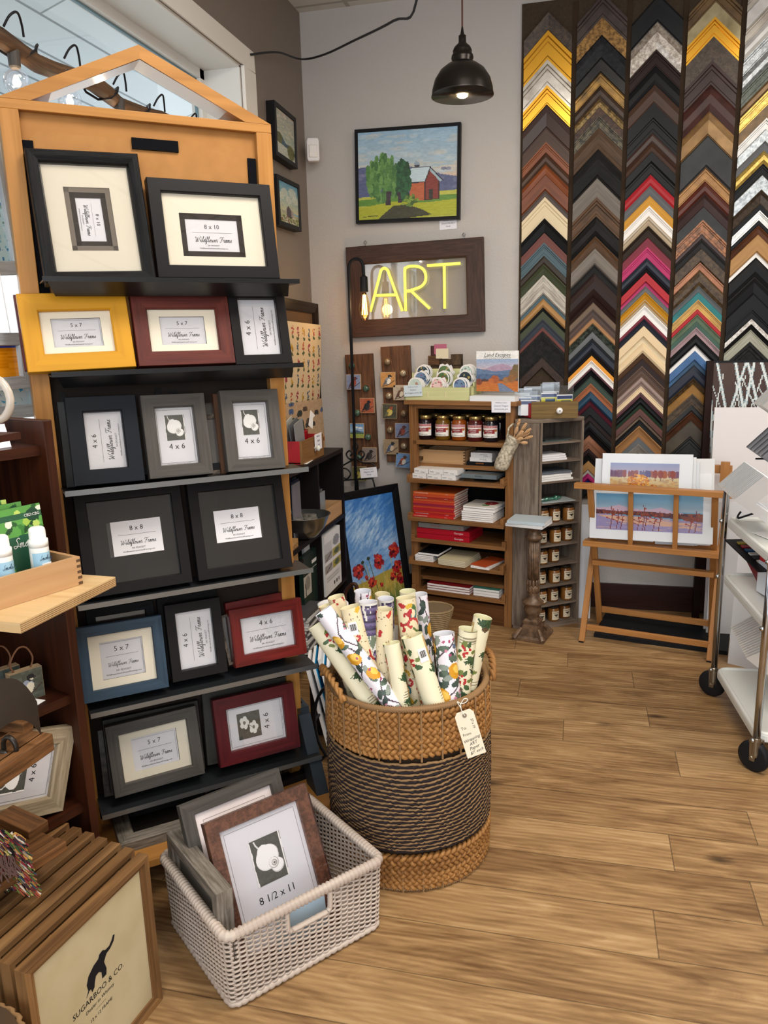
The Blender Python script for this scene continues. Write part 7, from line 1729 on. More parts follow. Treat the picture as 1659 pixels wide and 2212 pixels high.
# things on the shelves
ms = thing('mug', 'cream stoneware mug on top of the dark shelf, only its round handle in view', 'mug', U.at(.40, .10, zU))
zU_ = uz[0]
mq = on(12, 862, 1, 1.12)
mug_c = mat('b9aea2', .15)
ms.matrix_world = Matrix.Translation((mq.x - .07, mq.y, mq.z - .06))
hp = [(.045 + .034 * math.cos(a), 0, .06 + .036 * math.sin(a)) for a in [(-PI * .62) + k * PI * 1.24 / 12 for k in range(13)]]
MB().tube(hp, .0068, 10).build('handle', mug_c, ms, smooth=True); MB().lathe([(.028, 0), (.036, .004), (.038, .105), (.035, .105), (.033, .008), (.001, .006)], 28).build('body', mug_c, ms, smooth=True)
ct_ = thing('plate_stand', 'small shelf block carrying the mug at the left edge', 'block', (mq.x - .09, mq.y, 0)) if False else None
pc_ = on(25, 968, 1, 1.13)
sv = U.M.inverted() @ pc_
tag(MB().box(-.06, .03, .0, .02, 0, .04).build('driftwood_chip', mat('4a3e28', .6, kind='weather', c2='2a2416', bump=.5), M=U.mat(.82, .09, uz[0], .1), bevel=.004), 'split mossy wood chip holding the price card on the top shelf', 'wood chip')
note('white price card leaning on the wood chip, upper left shelf', None, None, None, ['Wildflower Studio', 'mugs', '$18.-'], M=U.mat(.79, .055, uz[0], .05) @ Matrix.Rotation(-.3, 4, 'X'), sz=(.085, .052))
# bird blocks on the middle shelf
for i, (px, py, kind, lab) in enumerate(((62, 1520, 'shelf', 'chickadee block ornament with twine loop on the dark shelf'), (14, 1512, 'shelf2', 'second bird block half behind the chickadee block'))):
    off = .075 + .05 * i; s = .075
    x_ = U.u(px, 1500, off)
    r = thing('bird_block', lab, 'painted block', U.mat(x_, off, uz[1], -.12))
    MB().box(-s / 2, s / 2, 0, .022, 0, s).build('block', mat('a98f70', .6, kind='wood'), r); canvas('painting', bird_tile(kind), flat(-s / 2 + .001, s / 2 - .001, -.0006, .001, s - .001), r)
    MB().tube(catmull([(-.022, .011, s - .002), (-.028, .011, s + .022), (-.008, .011, s + .052), (.012, .011, s + .050), (.024, .011, s + .022), (.016, .011, s - .002)], 4), .0022, 6).build('twine_loop', mat('6c4a34', .8), r, smooth=True)
tag(MB().box(-.03, .03, 0, .04, 0, .001).build('price_card', PAPER, M=U.mat(.80, .035, uz[1], .3)), 'small white price tag lying on the shelf before the bird block', 'price card')
# beige frame on the lower shelf
n_ = U.n; 
Mf, w, h = fit([(-60, 1600), (143, 1569), (159, 1748), (-50, 1795)], U.o - U.n * .03, U.n)
bg_ = mat('a8987f', .7, kind='weather', c2='85765f', bump=.6, sc=.8)
r = pframe('beige weathered frame with sideways 4 x 6 card on the lower dark shelf', Mf, w, h, .040, .022, bg_)
photo_card(r, 0, h / 2, w - .08, h - .08, .015, '4 x 6', calla(), PI / 2, aw=.62, ah=.40, ay=.12)
# rustic driftwood tray with iron ring, fringe cloth, lower tray
oldw = mat('7a5230', .6, kind='weather', c2='4a3018', sc=.6, bump=.3)
def bwld(mb, a, b, w_, h_): mb.beam(a, b, w_, h_)
ta = thing('rustic_tray', 'rustic slatted wooden tray jutting from the dark shelf at the left edge', 'tray', (0, 0, 0))
tz = .86
g0, g1 = on(105, 1600, 2, tz), on(0, 1672, 2, tz)
g1 = g1 + (g1 - g0) * .6; iv = Vector((-(g0 - g1).y, (g0 - g1).x, 0)).normalized()
MB().beam(g0, g1, .022, .030).build('rail', oldw, ta, bevel=.002); MB().beam(g0 + iv * .035 + Vector((0, 0, .012)), g1 + iv * .035 + Vector((0, 0, .012)), .06, .006).build('slat', oldw, ta, bevel=.002)
MB().beam(g0 + iv * .03 + Vector((-.008, .0, .02)), g0 + iv * .12 + Vector((-.02, 0, .022)), .024, .022).build('end_block', oldw, ta, bevel=.002)
MB().beam(g0 + iv * .09, g1 + iv * .09, .04, .006).build('slat', oldw, ta, bevel=.002)
rg = thing('iron_ring_pull', 'dark iron leaf and ring pull hanging over the rustic tray', 'ornament', on(25, 1612, 2, tz + .02))
iron = mat('2a241f', .35, .5)
MB().tube([(.012 * math.cos(k * PI / 8), -.004, .0 + .018 * math.sin(k * PI / 8)) for k in range(16)], .004, 8, True).build('ring', iron, rg, smooth=True)
MB().tube([(-.008 + .012 * math.cos(k * PI / 8), -.012, -.022 + .018 * math.sin(k * PI / 8)) for k in range(16)], .004, 8, True).build('ring', iron, rg, smooth=True)
MB().grid(lambda u, v: (-.07 + .11 * u, .02 + .015 * math.sin(3 * u), .10 - .09 * v * (1 - .35 * u) - .03 * (2 * u - 1) ** 2), 10, 6).build('leaf', mat('3a2f26', .35, .3), rg, smooth=True)
# lower wooden tray behind the fringe cloth
tb = thing('lower_tray', 'pale brown slatted wooden tray under the fringed cloth, behind the square frames', 'tray', (0, 0, 0))
tz2 = .47; h0, h1 = on(135, 1822, 2, tz2), on(-10, 1915, 2, tz2); h1 = h1 + (h1 - h0) * .3; iv = Vector((-(h0 - h1).y, (h0 - h1).x, 0)).normalized()
MB().beam(h0, h1, .030, .022).build('rail', oldw, tb, bevel=.002); MB().beam(h0 + iv * .07, h1 + iv * .07, .09, .008).build('slat', oldw, tb); MB().beam(h0 + iv * .16, h1 + iv * .16, .07, .008).build('slat', oldw, tb)
MB().beam(h0 + iv * .05 + Vector((-.02, 0, .01)), h0 + iv * .16 + Vector((-.03, 0, .012)), .05, .026).build('end_block', oldw, tb, bevel=.003)
# fringed cloth (countless threads)
cl_c = ['8a3038', 'b88a4a', '3f5a3a', 'd8d0c4', '4a3038', '2f4a5a', 'a85a3a', '6c7a3a', '1f1c20', 'c9b06a', '7a2430', '9a8a7a']
fb = thing('fringed_cloth', 'multicoloured fringed woven cloth spilling over the lower tray at the left edge', 'cloth', Matrix.Translation(on(34, 1800, 2, .56)) @ Matrix.Rotation(.5, 4, 'Z') @ Matrix.Scale(1.25, 4))
fr0 = MB().grid(lambda u, v: (-.14 + .15 * u, -.02 + .05 * v, .06 - .12 * v - .06 * u * u + .008 * math.sin(u * 20) * math.cos(v * 17)), 16, 12); fr0.build('weave', mat('5a3a34', .9, kind='speckle', c2='2a2420', sc=2), fb, smooth=True)
r3 = np.random.default_rng(11)
for ci_, cc in enumerate(cl_c):
    m_ = MB()
    for k in range(300):
        u, v = r3.random(2); u = u ** .7
        x, y, z = (-.14 + .15 * u, -.03 + .05 * v - .01, .07 - .14 * v - .05 * u * u)
        d = Vector((.6 + .6 * r3.random() if u > .6 else r3.random() - .4, -.6 * r3.random(), -.7 * r3.random() + .25)).normalized() * (.008 + .010 * r3.random())
        p0 = Vector((x, y, z)); m_.tube([p0, p0 + d * .5 + Vector((0, -.004, .004)), p0 + d + Vector((0, 0, -.006))], [.0016, .0017, .0009], 4)
    tag(m_.build('yarn', mat(cc, .9), fb), kind='stuff')
m_ = MB()
for k in range(80):
    x = -.13 + .13 * k / 79 ; z = -.055 + .05 * (k / 79) ; m_.tube([(x, -.028, z), (x + .012 * r3.random() - .006, -.033, z - .02), (x + .03 * r3.random() - .01, -.034, z - .03 - .02 * r3.random())], .0013, 4)
tag(m_.build('fringe', mat('5c4440', .9), fb), kind='stuff')
# wicker rim in the bottom left corner
wq = on(20, 2212, 2, .34)
wr_ = thing('wicker_basket', 'tan wicker basket rim just showing in the bottom left corner', 'basket', (wq.x - .06, wq.y - .07, 0))
mm = MB()
for i in range(10): mm.tube([((.11 + .003 * math.cos(k * 2.1 + i * PI)) * math.cos(2 * PI * k / 80), (.11 + .003 * math.cos(k * 2.1 + i * PI)) * math.sin(2 * PI * k / 80), .20 + i * .014) for k in range(80)], .006, 6, True)
mm.build('woven_side', straw2, wr_, smooth=True); MB().lathe([(.105, 0), (.105, .335)], 24).build('lining', mat('4a3828', .9), wr_)

# ------------------------------------------------------------------ black bookcase along the left wall
FXX = -1.17
q_ = on(741, 967, 0, FXX); ye, zB = q_.y, q_.z; yn = 2.75
bkM = Matrix(((0, -1, 0, FXX), (1, 0, 0, yn), (0, 0, 1, 0), (0, 0, 0, 1)))       # local x away from camera, y into the wall
bcs = thing('bookcase', 'low black open bookcase along the left wall behind the display stand', 'bookcase', bkM)
BL = ye - yn; BD = .29; blkw = mat('1b1517', .45)
def zb_(px, py): return on(px, py, 0, FXX).z
z1 = zb_(744, 1109); z2 = zb_(750, 1244)
for z, t_ in ((zB, .022), (z1, .02), (z2, .02), (.08, .02)): MB().box(0, BL, 0, BD, z - t_, z).build('shelf' if z < zB else 'top_board', blkw, bcs, bevel=.0015)
for x in (0, BL - .02): MB().box(x, x + .02, 0.002, BD, 0, zB - .022).build('side_panel', blkw, bcs)
xd = on(690, 1040, 0, FXX).y - yn; MB().box(xd - .009, xd + .009, .004, BD, .08, zB - .022).build('divider', blkw, bcs)
MB().box(0.02, BL - .02, BD - .008, BD, .06, zB - .02).build('back_panel', mat('120e10', .7), bcs)
def bx_(x, y, z, a=0.0): return bkM @ Matrix.Translation((x, y, z)) @ Matrix.Rotation(a, 4, 'Z')
def bxpos(px, py, off=0.0): p = on(px, py, 0, FXX - off); return p.y - yn, p.z
# on top: red vase, drawer box
x_, _ = bxpos(655, 1005, .10)
vz = thing('metal_vase', 'glossy red metal vase with dark greenery on the bookcase top', 'vase', bx_(x_ - .06, .10, zB))
MB().lathe([(.03, 0), (.034, .004), (.036, .02), (.048, .06), (.05, .13), (.053, .136), (.049, .136), (.046, .06), (.001, .01)], 28).build('body', mat('9c1422', .15), vz, smooth=True)
m_ = MB()
for k in range(12): a = k * .9; m_.ball((.024 * math.cos(a), .024 * math.sin(a), .145 + .012 * (k % 3)), .02, 6, 1, .6, 1.1)
m_.build('foliage', mat('22362c', .7), vz, smooth=True)
tag(MB().prism([(-.03, 0), (.03, 0), (.02, .05), (.045, .07), (-.02, .075)], 0, .001, XZ(0, 0, 0)).build('folded_card', WHITE, M=bx_(x_ - .07, .03, zB + .15) @ Matrix.Rotation(.4, 4, 'Y')), 'crumpled white card tucked in the red vase', 'card')
xa, _ = bxpos(653, 975, .02); xb, _ = bxpos(699, 962, .02)
db = thing('drawer_box', 'small red-sided drawer with white knob holding art packets, on the bookcase', 'box', bx_(xa, .02, zB))
w = xb - xa; hD = bxpos(697, 937, .02)[1] - zB
MB().box(0, w, 0, .012, 0, hD).build('drawer_front', mat('8a6238', .55, kind='wood', c2='6d4a28'), db); MB().box(0, .012, .012, .22, 0, hD).build('side_panel', redp, db); MB().box(w - .012, w, .012, .22, 0, hD).build('side_panel', redp, db); MB().box(0, w, .012, .22, .003, .008).build('bottom', redp, db)
MB().lathe([(.006, 0), (.006, .01), (.014, .016), (.014, .024), (.001, .03)], 16, (0, 0, 0), Matrix(((1, 0, 0, w * .55), (0, 0, -1, 0), (0, 1, 0, hD * .5), (0, 0, 0, 1)))).build('knob', mat('dfe3dc', .2), db, smooth=True)
note('white price card on the front of the small drawer on the bookcase', None, None, None, ['Wildflower', 'Studio', 'cards'], M=bx_(xb - .09, .016, zB + hD * .38), sz=(.10, .075))
for i in range(4): tag(MB().box(0, .11, 0, .004, 0, .17).build('art_packet', mat(['8a8c8e', '6a6c70', 'b9b6b0', 'a89a88'][i], .2), M=bx_(xa + .03 + .02 * i, .05 + .03 * i, zB + .01, 0) @ Matrix.Rotation(-.2 - .04 * i, 4, 'Y')), f'clear packet of grey prints in the drawer on the bookcase, {ordinal(i + 1)} from the front', 'packet')
tag(MB().box(-.05, .07, 0, .06, 0, .001).build('price_card', WHITE, M=bx_(bxpos(655, 986, .04)[0], .01, zB + .0005, .1)), 'white card lying flat on the bookcase edge beside the red vase', 'price card')
# upper left cell: hanging blister packs, steel bowl
for i in range(4):
    x0 = bxpos(640 + i * 11, 1080, .06)[0]; tag(MB().box(-.075, .035, 0, .006, 0, .26).build('blister_pack', mat(['7b7880', '3b4258', '4a5266', '5c6478'][i], .15), M=bx_(x0, .05 + .03 * i, z1 + .001, .05)), f'blister-packed drawing set standing in the bookcase, {ordinal(i + 1)} from the left', 'packet')
bq = bxpos(672, 1160, .06)
bw = thing('steel_bowl', 'stainless mixing bowl of small tins on the bookcase shelf edge', 'bowl', bx_(bxpos(660, 1140, .04)[0] - .03, .04, z1 + .001))
MB().lathe([(.04, 0), (.06, .004), (.10, .05), (.122, .105), (.128, .108), (.118, .106), (.096, .052), (.05, .008), (.001, .006)], 36).build('body', mat('9a9c9a', .22, .9), bw, smooth=True)
m_ = MB()
for k in range(8): m_.lathe([(.018, 0), (.018, .02), (.001, .021)], 12, (.06 * math.cos(k * .8), .05 * math.sin(k * .8), .075 + .004 * (k % 3)))
m_.build('small_tins', mat('b5b0a8', .2, .6), bw)
for i in range(2): cb_ = MB().box(-.06, .06, 0, .09, 0, .050).build('kraft_box', mat('a98254', .7), M=bx_(bxpos(655, 1180, .0)[0] - .05, -.05 + .0, z1 - .125 + .052 * i, .03)); 
for o_ in [o for o in COL.objects if o.name.startswith('kraft_box')]: bpy.data.objects.remove(o_)
for i in range(2):
    p = bkM.inverted() @ on(645, 1165 + 32 * (1 - i), 0, FXX + .01)
    x0 = p.x
    r = thing('kraft_box', ['lower small kraft carton beside the display stand post', 'upper small kraft carton beside the display stand post'][i], 'box', bx_(x0, .01, z2 + .27 + .054 * i - .0, .03))
    MB().box(-.08, .05, 0, .09, 0, .053).build('carton', mat('a98254', .7), r)
    t = MB()
    for k in range(3): t.tube([(-.03 + .032 * k + .009 * math.cos(a * PI / 5), -.001, .027 + .009 * math.sin(a * PI / 5)) for a in range(10)], .0006, 4, True)
    t.build('printed_rings', mat('5c4630', .7), r)
sp_ = MB().box(-.10, .07, .005, .12, 0, .012).build('shelf_riser', blkw, bcs, M=Matrix.Translation((bkM.inverted() @ on(645, 1190, 0, FXX)) * 0 + Vector(((bkM.inverted() @ on(645, 1190, 0, FXX)).x, .0, z2 + .257))))
# markers and wooden box in the right cell
wa, wbx = bxpos(703, 1160, .01)[0], bxpos(741, 1120, .01)[0]
hB_ = bxpos(741, 1083, .01)[1] - z1
fx = fbox('small pine box of print packets in the right cell of the bookcase', bx_((wa + wbx) / 2, .012, z1), wbx - wa, .2, max(.07, hB_), .009, True, 4)
for i in range(3): tag(MB().box(-.05, .05, 0, .005, 0, .14).build('print_packet', mat(['8d9092', '5f6468', '5a6a8a'][i], .2), M=bx_((wa + wbx) / 2 - .06 + .05 * i, .05 + .03 * i, z1 + .01)), f'grey print packet standing in the small pine box, {ordinal(i + 1)} from the left', 'packet')
cup = thing('marker_case', 'clear case of coloured markers in the right cell of the bookcase', 'marker case', bx_((wa + wbx) / 2, .17, z1 + .0))
MB().box(-.10, .10, .0, .06, .0, .15).build('case', glass_mat((.8, .85, .88), .12, 'marker_case_clear'), cup)
MB().box(-.10, .10, .0, .06, -.0005, .004).build('base', BLACK, cup)
mk = ['2f7a84', '3d8a8e', '4aa09a', '2c5a4a', '3a6a4a', '5a3a34', '6a4030', '7a4a34', '34465a', '506070']; mk2 = ['3d7a4a', '5c9a4e', '7aa84a', '8ab45a', 'c8a83a', 'd8b84a', 'd89a4a', 'c85a3a', 'b84a34', 'a83a34']
for rw, cs_, zt in ((0, mk, .235), (1, mk2, .19)):
    for i, c in enumerate(cs_):
        tag(MB().tube([(0, 0, .006), (0, 0, zt * .72), (0, 0, zt * .721), (0, 0, zt)], [.0075, .0075, .0085, .0085], 8).build('marker', mat(c, .4), M=bx_((wa + wbx) / 2 - .085 + .019 * i, .215 - .022 * rw, z1 + .004)), f'{["teal", "teal green", "aqua", "dark green", "forest green", "brown", "russet", "chestnut", "slate blue", "grey blue"][i] if rw == 0 else ["leaf green", "green", "light green", "lime", "mustard", "yellow", "amber", "orange red", "brick", "red"][i]} marker in the {"back" if rw == 0 else "front"} row of the clear case', 'marker', 'markers in the clear case')
# lower cells: books and boxes
def upb(px0, px1, h, off, d, m, nm, lab, cat='book', z=None, art=None):
    a, b = bxpos(px0, 1250, off)[0], bxpos(px1, 1250, off)[0]
    r = thing(nm, lab, cat, bx_(a, off, z2 + .0005 if z is None else z)); MB().box(0, b - a, 0, d, 0, h).build('body', m, r)
    if art is not None: canvas('printed_front', art, flat(.002, b - a - .002, -.0008, .003, h - .003), r, .35)
    return r
c = Cv(40, 80, 'e4e4e8'); c.rect(.0, .12, .45, .3, 'c9c9cf'); c.ell(.72, .18, .2, .09, '8f8f92', rough=.6)
for y0 in (.30, .50): c.rect(0, y0, .46, y0 + .14, '9c9a98'); c.rect(.48, y0, 1, y0 + .14, 'b0a23a'); c.ell(.74, y0 + .07, .16, .05, '4f5a2c', rough=.8); c.line([(.1, y0 + .12), (.4, y0 + .03)], .04, '5a2a30')
c.rect(.06, .70, .9, .80, 'd2d2d6')
for k in range(9): c.rect(.1, .71 + .01 * k, .8, .713 + .01 * k, '8a8a90', .6)
for k in range(12): c.rect(.5 + .03 * k, .86, .515 + .03 * k, .92, '2a2a2c')
upb(703, 738, .30, .0, .06, mat('e2e2e6', .35), 'craft_kit_box', 'tall white craft kit box with yellow flower pictures in the bookcase', 'box', z2 - .02 + .021, c)
c = Cv(40, 60, '1d2f2a'); c.rect(.0, .36, .48, .75, 'b9b4ac'); c.ell(.25, .52, .16, .13, '8a857e'); c.line([(.1, .52), (.14, .74)], .05, '4a4642'); c.rect(.55, .16, .95, .24, 'dcdcdc'); c.rect(.1, .3, .9, .315, '9aa09c')
upb(655, 690, .26, .03, .02, mat('1d2f2a', .4), 'drawing_pad', 'dark green portrait drawing pad standing in the bookcase', 'paper pad', None, c)
upb(660, 697, .285, .06, .012, mat('dfe2e8', .4), 'sketch_pad', 'white pad standing behind the green drawing pad', 'paper pad'); upb(664, 700, .29, .08, .012, mat('8aa0c0', .4), 'sketch_pad', 'blue-edged pad standing rearmost behind the green drawing pad', 'paper pad')
zz = .085
for i in range(11):
    hh = .013 + .004 * (i % 2); top_ = i > 7
    x0 = bxpos(672, 1290, .0)[0] - .06 + .012 * math.sin(i * 1.7)
    zbase = z2 - .02 - .0 
    slab('sketchbook', f'{"white" if i % 2 else "grey"} covered sketchbook in the leaning pile in the bookcase, {ordinal(i + 1)} from the bottom', 'book', bx_(x0 + .02, -.03, .135 + i * .0165, .05 * math.sin(i)), .22, .20, .0155, PAPER, 'sketchbooks piled in the bookcase', 'x', mat('cfd0d2' if i % 2 else '4a4a4e', .4))
MB().box(bxpos(672, 1290, 0)[0] - .2, BL - .02, .0, BD - .01, .112, .132).build('shelf', blkw, bcs)
# framed botanical paper standing on the bookcase against the wall
Mo, w, h = fit([(560, 632), (685, 655), (701, 975), (580, 1018)], (-1.40, 0, 0), E_)
r = thing('botanical_poster', 'black-framed board draped with botanical and butterfly papers above the bookcase', 'poster', Mo)
ring(MB(), w, h, .055, P_BEV(.03)).build('frame', mat('2b211c', .4, kind='wood', c2='1d1613'), r); MB().box(-w / 2 + .03, w / 2 - .03, .02, .026, .03, h - .03).build('board', mat('5c4430', .8), r)
r2 = np.random.default_rng(21); c = Cv(110, 90, 'd6bf9c')
for ix in range(9):
    for iy in range(5):
        x, y = (ix + .5) / 9 + .02 * r2.random(), (iy + .5) / 5 + .03 * r2.random(); col_ = [['8e2f38', 'b8576a'], ['c39a2c', 'a8781c'], ['5c6f80', '44566c'], ['a83a34', 'c9825c']][(ix + 2 * iy) % 4]
        c.line([(x, y), (x, y + .09)], .008, '4a5a34')
        for k in range(9): c.ell(x + .018 * (r2.random() - .5) * 2, y - .06 + .10 * r2.random(), .010, .014, col_[k % 2])
        for k in range(5): c.ell(x + .02 * (r2.random() - .5) * 2, y + .06 + .03 * r2.random(), .010, .014, ['3b4a2c', '52603a'][k % 2])
zsp = h * .36
canvas('flower_paper', c, lambda u, v: (-w / 2 + .055 + (w - .075) * u, .004 - .02 * math.sin(min(1, v * 1.0) * 1.5), zsp + (h * .86 - zsp) * v), r, .6)
c = Cv(90, 60, 'b99c7e'); c.strokes(.05, 3, 3)
for k in range(26):
    x, y = r2.random(2); cc = ['4a5f86', '3a3634', 'b5622c', '5a4a40', '2f3a3a'][k % 5]; c.ell(x - .02, y, .026, .05, cc, rot=.5); c.ell(x + .02, y, .026, .05, cc, rot=-.5); c.ell(x, y + .01, .005, .04, '1f1a18')
canvas('butterfly_paper', c, lambda u, v: (-w / 2 + .055 + (w - .068) * u, -.018 + .012 * v, .012 + (zsp - .004) * v), r, .6)

# ------------------------------------------------------------------ poppy painting, easel and small basket in the corner
tl = .16; yp = 3.96
nh = Vector((.77, -.64, 0)); n_ = (nh * math.cos(tl) + Vector((0, 0, 1)) * math.sin(tl)).normalized()
pcen = on(808, 1180, 1, yp)
Mp, w, h = fit([(728, 1066), (858, 1046), (901, 1338), (762, 1385)], pcen, n_)
r = thing('poppy_painting', 'black-framed painting of red poppies under a blue sky, leaning in the corner', 'painting', Mp)
ring(MB(), w, h, .045, P_BEV(.03)).build('frame', mat('131316', .4), r)
canvas('canvas', art_poppies(), flat(-w / 2 + .042, w / 2 - .042, .012, .04, h - .042), r, .3); MB().box(-w / 2 + .02, w / 2 - .02, .014, .02, .02, h - .02).build('backing', mat('2a2320', .8), r)
ea = thing('iron_easel', 'black wrought iron scroll easel standing behind the poppy painting', 'easel', (0, 4.17, 0))
def ep(x, y): p = on(620 + x / 4.607, 940 + y / 4.607, 1, 4.17); return (p.x, 0, p.z)
ie = MB()
for P in ([(685, 160), (655, 130), (680, 70), (705, 110), (685, 160)], [(685, 165), (680, 230), (620, 235), (590, 190), (620, 155), (650, 180), (630, 205)], [(685, 165), (690, 230), (740, 235), (770, 190), (740, 155), (715, 180), (735, 200)],
          [(690, 235), (640, 255), (560, 300)], [(690, 235), (760, 275), (840, 280), (880, 310)], [(560, 330), (600, 340), (632, 385), (600, 435), (565, 425)], [(540, 450), (700, 440), (860, 430)], [(850, 430), (875, 520), (930, 760)], [(560, 450), (550, 700)]):
    ie_ = MB().tube([ep(*p) for p in (catmull(P, 4) if len(P) > 2 else P)], .0048, 6); ie_.build('scroll', DARKMETAL, ea, smooth=True)
for x, y0 in ((700, 440), (875, 520), (560, 450)):
    a = ep(x, y0); MB().tube([a, (a[0] + (.06 if x > 700 else -.05 if x < 600 else 0), (-.02 if x != 700 else .1), .006)], .0055, 6).build('leg', DARKMETAL, ea)
sbq = on(930, 1385, 2, 0.0)
sb2 = thing('straw_basket', 'small woven straw basket with a brown leather handle on the floor before the cabinet', 'basket', (sbq.x, sbq.y + .02, 0))
mm = MB()
for i in range(16):
    z = .006 + i * .011; R = .055 + .055 * (i / 15) ** .8; mm.tube([((R + .0022 * math.cos(k * PI * .5 + i)) * math.cos(2 * PI * k / 72), (R + .0022 * math.cos(k * PI * .5 + i)) * math.sin(2 * PI * k / 72) * .8, z) for k in range(72)], .0062, 6, True)
mm.build('coiled_side', mat('b39c7a', .7, kind='wood', c2='8c7656', sc=.3), sb2, smooth=True); MB().lathe([(.05, .004), (.108, .17)], 24, (0, 0, 0), Matrix.Diagonal((1, .78, 1, 1))).build('lining', mat('7a6850', .9), sb2)
lth = mat('3a221a', .45)
MB().beam((-.01, -.088, .03), (.004, -.096, .17), .003, .022, (1, 0, 0)).build('leather_strap', lth, sb2)
lb_ = on(760, 1330, 1, 3.3)
lo = thing('leather_loop_handle', 'brown leather loop handle standing up behind the paper rolls', 'handle', (lb_.x, 3.30, 0))
for a in ():
    pass
zz_t = on(762, 1262, 1, 3.3).z
MB().tube(catmull([(-.03, 0, zz_t - .16), (-.028, 0, zz_t - .05), (.0, 0, zz_t - .006), (.022, 0, zz_t - .0), (.032, 0, zz_t - .03)], 5), .009, 8).build('strap', lth, lo, smooth=True)
tote = MB().lathe([(.07, 0), (.09, .02), (.10, zz_t - .14), (.095, zz_t - .14), (.085, .02), (.001, .01)], 28).build('straw_tote', mat('8f7a5a', .8, kind='wood', c2='6c5a40'), lo, smooth=True)
# floor magazine rack between stand and basket
mr = thing('magazine_rack', 'black wire rack of upright books between the display stand and the round basket', 'rack', (-.80, 2.50, 0))
for dy in (-.13, .13):
    P = [(.07 * math.cos(a), dy, .20 + .14 * math.sin(a)) for a in [k * 2 * PI / 24 for k in range(24)]]
    MB().tube(P, .006, 8, True).build('wire_hoop', DARKMETAL, mr, smooth=True)
for dx, dz in ((-.07, .2), (.07, .2), (0, .06)): MB().tube([(dx, -.13, dz), (dx, .13, dz)], .005, 6).build('wire_bar', DARKMETAL, mr)
for sx in (-1, 1):
    for sy in (-.13, .13): MB().tube([(.03 * sx, sy, .08), (.09 * sx, sy, .004)], .005, 6).build('leg', DARKMETAL, mr)
bcol = ['d9dbe0', '1d9ad6', 'e2e2e4', '1d9ad6', 'c8ccd0', '8a8c90', 'dcdee2', '3a3c40']
for i, cc in enumerate(bcol):
    M = Matrix.Translation((-.845 + .018 * i, 2.42 + .02 * (i % 3), .075)) @ Matrix.Rotation(-.22, 4, 'Y') @ Matrix.Rotation(.3, 4, 'Z')
    o = thing('canvas_pad', f'{["pale grey", "bright blue", "white", "sky blue", "light grey", "mid grey", "off-white", "charcoal"][i]} canvas pad standing in the wire rack by the round basket', 'paper pad', M)
    MB().box(0, .010, 0, .21, 0, .30 + .012 * (i % 3)).build('pages', PAPER, o); MB().box(.010, .0125, 0, .21, 0, .30 + .012 * (i % 3)).build('cover', mat(cc, .4), o)
for i in range(2):
    r = thing('white_tub', ['upper white plastic tub of paint behind the paper rolls', 'lower white plastic tub of paint behind the paper rolls'][1 - i], 'tub', (-.90, 2.72, .30 + .105 * i + .006))
    MB().lathe([(.05, 0), (.056, .09)], 28).build('body', mat('dcdcdc', .35), r, smooth=True); MB().lathe([(.059, .088), (.06, .10), (.052, .101), (.05, .098), (.001, .098)], 28).build('lid', mat('e6e6e8', .35), r, smooth=True)
tbx = thing('storage_box', 'dark storage box under the white tubs behind the display stand', 'box', (-.90, 2.72, 0)); MB().box(-.08, .08, -.09, .09, 0, .304).build('body', mat('2a2628', .6), tbx, bevel=.004); MB().box(-.083, .083, -.093, .093, .27, .306).build('lid', mat('201d1f', .6), tbx, bevel=.003)

# ------------------------------------------------------------------ window dressing: log with string lights, glass panels
L0, L1 = on(-60, 55, 0, -1.36), on(300, 243, 0, -1.36); L0.z = L1.z = (on(100, 138, 0, -1.36).z)
L1.y = 3.49
lg = thing('hanging_log', 'peeled tree branch hung across the window and wound with cable', 'branch', L0)
Lv = L1 - L0; pts = [Vector((.008 * math.sin(k * 1.3), 0, .008 * math.cos(k * 1.1))) + Lv * (k / 24) for k in range(25)]
MB().tube(pts, [.021 + .003 * math.sin(k * 2.3) + (.004 if k % 5 == 2 else 0) for k in range(25)], 12).build('branch', mat('5c432e', .7, kind='weather', c2='33241a', sc=.4, bump=.6), lg, smooth=True)
for y in (.05,): MB().tube([(0, y, .03), (0, y, CZ - L0.z - .001)], .002, 5).build('hanging_wire', BLACK, lg)
cb2 = MB().tube([(.028 * math.cos(t * .9), Lv.length * t / 70, .004 + .028 * math.sin(t * .9)) for t in range(70)], .0035, 5); sl_ = thing('string_light_cable', 'black string light cable spiralling around the branch', 'cable', L0); cb2.build('cable', BLACK, sl_, smooth=True)
for k in range(8):
    yy = Lv.length * (k + .3) / 8; MB().tube(catmull([(.03, yy, .02), (.042, yy + .01, .045), (.045, yy + .035, .060), (.035, yy + .06, .045), (.03, yy + .07, .02)], 5), .003, 5).build('cable_loop', BLACK, sl_, smooth=True)
for i, (px, py) in enumerate(((35, 168), (150, 210), (262, 262))):
    p = on(px, py, 0, -1.35); 
    r = thing('globe_bulb', ['clear globe string light bulb, the nearest one by the window', 'globe string light bulb glowing behind the left slope of the gable', 'globe string light bulb furthest along the branch'][i], 'light bulb', p)
    MB().ball((0, 0, -.008), .031, 14).build('glass_globe', glass_mat((.96, .97, 1), .07, 'bulb_glass'), r, smooth=True)
    MB().ball((0, 0, -.004), .007, 8, 1, 1, 1.5).build('filament', mat('ffd9a0', .4, emit=30), r, smooth=True)
    MB().lathe([(.010, .020), (.014, .024), (.015, .06), (.008, .066)], 14).build('socket', mat('3a3532', .5), r)
    point('string_light', p + Vector((0.0, 0, -.004)), .5, (1, .8, .55), .01)
whw = mat('b9bfc4', .6, kind='weather', c2='9aa0a6', sc=.6)
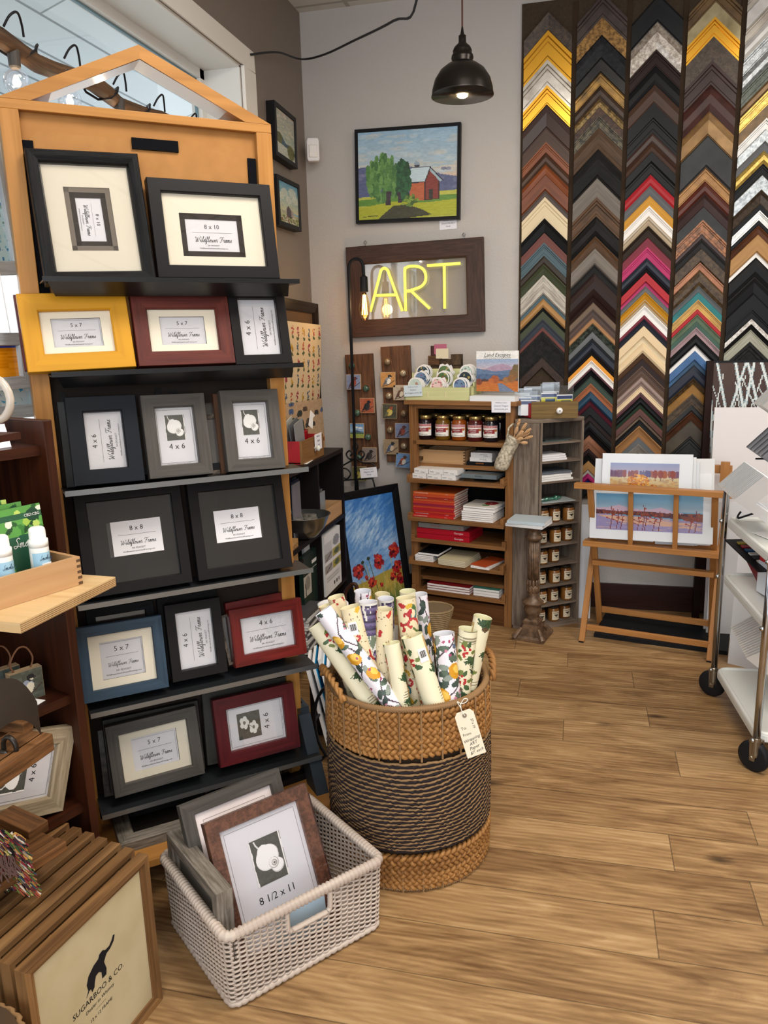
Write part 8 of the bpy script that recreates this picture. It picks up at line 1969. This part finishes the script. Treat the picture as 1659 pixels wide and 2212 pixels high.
def pane_frame(label, cor, x, b, art, nm='stained_glass'):
    M, w, h = fit(cor, (x, 0, 0), E_); r = thing(nm, label, 'glass picture', M)
    ring(MB(), w, h, b, P_FLAT(.022)).build('frame', whw, r); canvas('mosaic_glass', art, flat(-w / 2 + b * .9, w / 2 - b * .9, .012, b * .9, h - b * .9), r, .15)
    return r, w, h
r2 = np.random.default_rng(8)
def mos(n, cols_, bg='b8d8e6', w=60, h=120, s=.02):
    c = Cv(w, h, bg)
    for k in range(n): c.ell(r2.random(), r2.random(), s * (.5 + r2.random()), s * .6 * (.5 + r2.random()), cols_[int(r2.random() * len(cols_))])
    return c
m1 = mos(500, ['7fc0d8', 'dff2f8', '9fd0e0', '4a86b8', 'c8e8f0', '6f9c8a'], 'c2e4ee'); 
for k in range(60): m1.ell(.86 + .05 * r2.standard_normal(), .42 + .05 * r2.standard_normal(), .03, .02, ['1f3fb0', '2a55c8'][k % 2])
m1.ell(.86, .60, .05, .02, 'b0263a'); m1.ell(.75, .38, .03, .02, 'b0263a')
g1_, w_, h_ = pane_frame('weathered white window frame with blue glass mosaic, hanging left of the display stand', [(-120, 215), (8, 250), (46, 592), (-90, 600)], -1.43, .035, m1)
for sx in (-.2, .2): MB().tube([(sx * w_, .01, h_), (sx * w_, .01, h_ + .5)], .0015, 5).build('hanging_wire', DARKMETAL, g1_)
c = Cv(60, 40, 'e89412'); c.strokes(.12, 12, 2); c.rect(0, 0, 1, .1, '2447b0'); 
g2_, w_, h_ = pane_frame('white framed orange and blue stained glass, hanging behind the mug', [(-90, 722), (60, 716), (68, 840), (-80, 850)], -1.40, .032, c)
for sx in (-.3, .3): MB().tube([(sx * w_, .01, h_), (sx * w_ * .7, .01, h_ + .28)], .0015, 5).build('hanging_wire', WHITE, g2_)
c = Cv(60, 50, 'cfe4ea')
for k in range(26):
    x, y = r2.random(2); c.poly([(x, y), (x + .2 * r2.random(), y + .1), (x + .05, y + .25 * r2.random())], ['3aa8d8', 'e4f0f2', '1f7ab8', 'a9c8cc', 'f2f6f6'][k % 5])
zs_ = U.z(60, 905, .2)
p_ = on(60, 902, 1, 1.70)
g3_ = thing('stained_glass', 'small white framed turquoise glass picture hanging low in the window behind the mug', 'glass picture', frame_axes(on(30, 905, 0, -1.45), (.25, .97, 0), (0, 0, 1)))
MB().tube([(.08, .01, .12), (.08, .01, .55)], .0015, 5).build('hanging_wire', WHITE, g3_)
ring(MB(), .20, .125, .034, P_FLAT(.02)).build('frame', whw, g3_); canvas('glass', c, flat(-.07, .07, .012, .032, .094), g3_, .15)
mz = ms.matrix_world.translation
g5_ = thing('display_block', 'plain block on the dark shelf carrying the mug', 'block', (mz.x, mz.y, zU)) if mz.z - zU > .01 else None
if g5_ is not None: MB().box(-.05, .05, -.05, .05, 0, mz.z - zU - .001).build('body', maho, g5_)
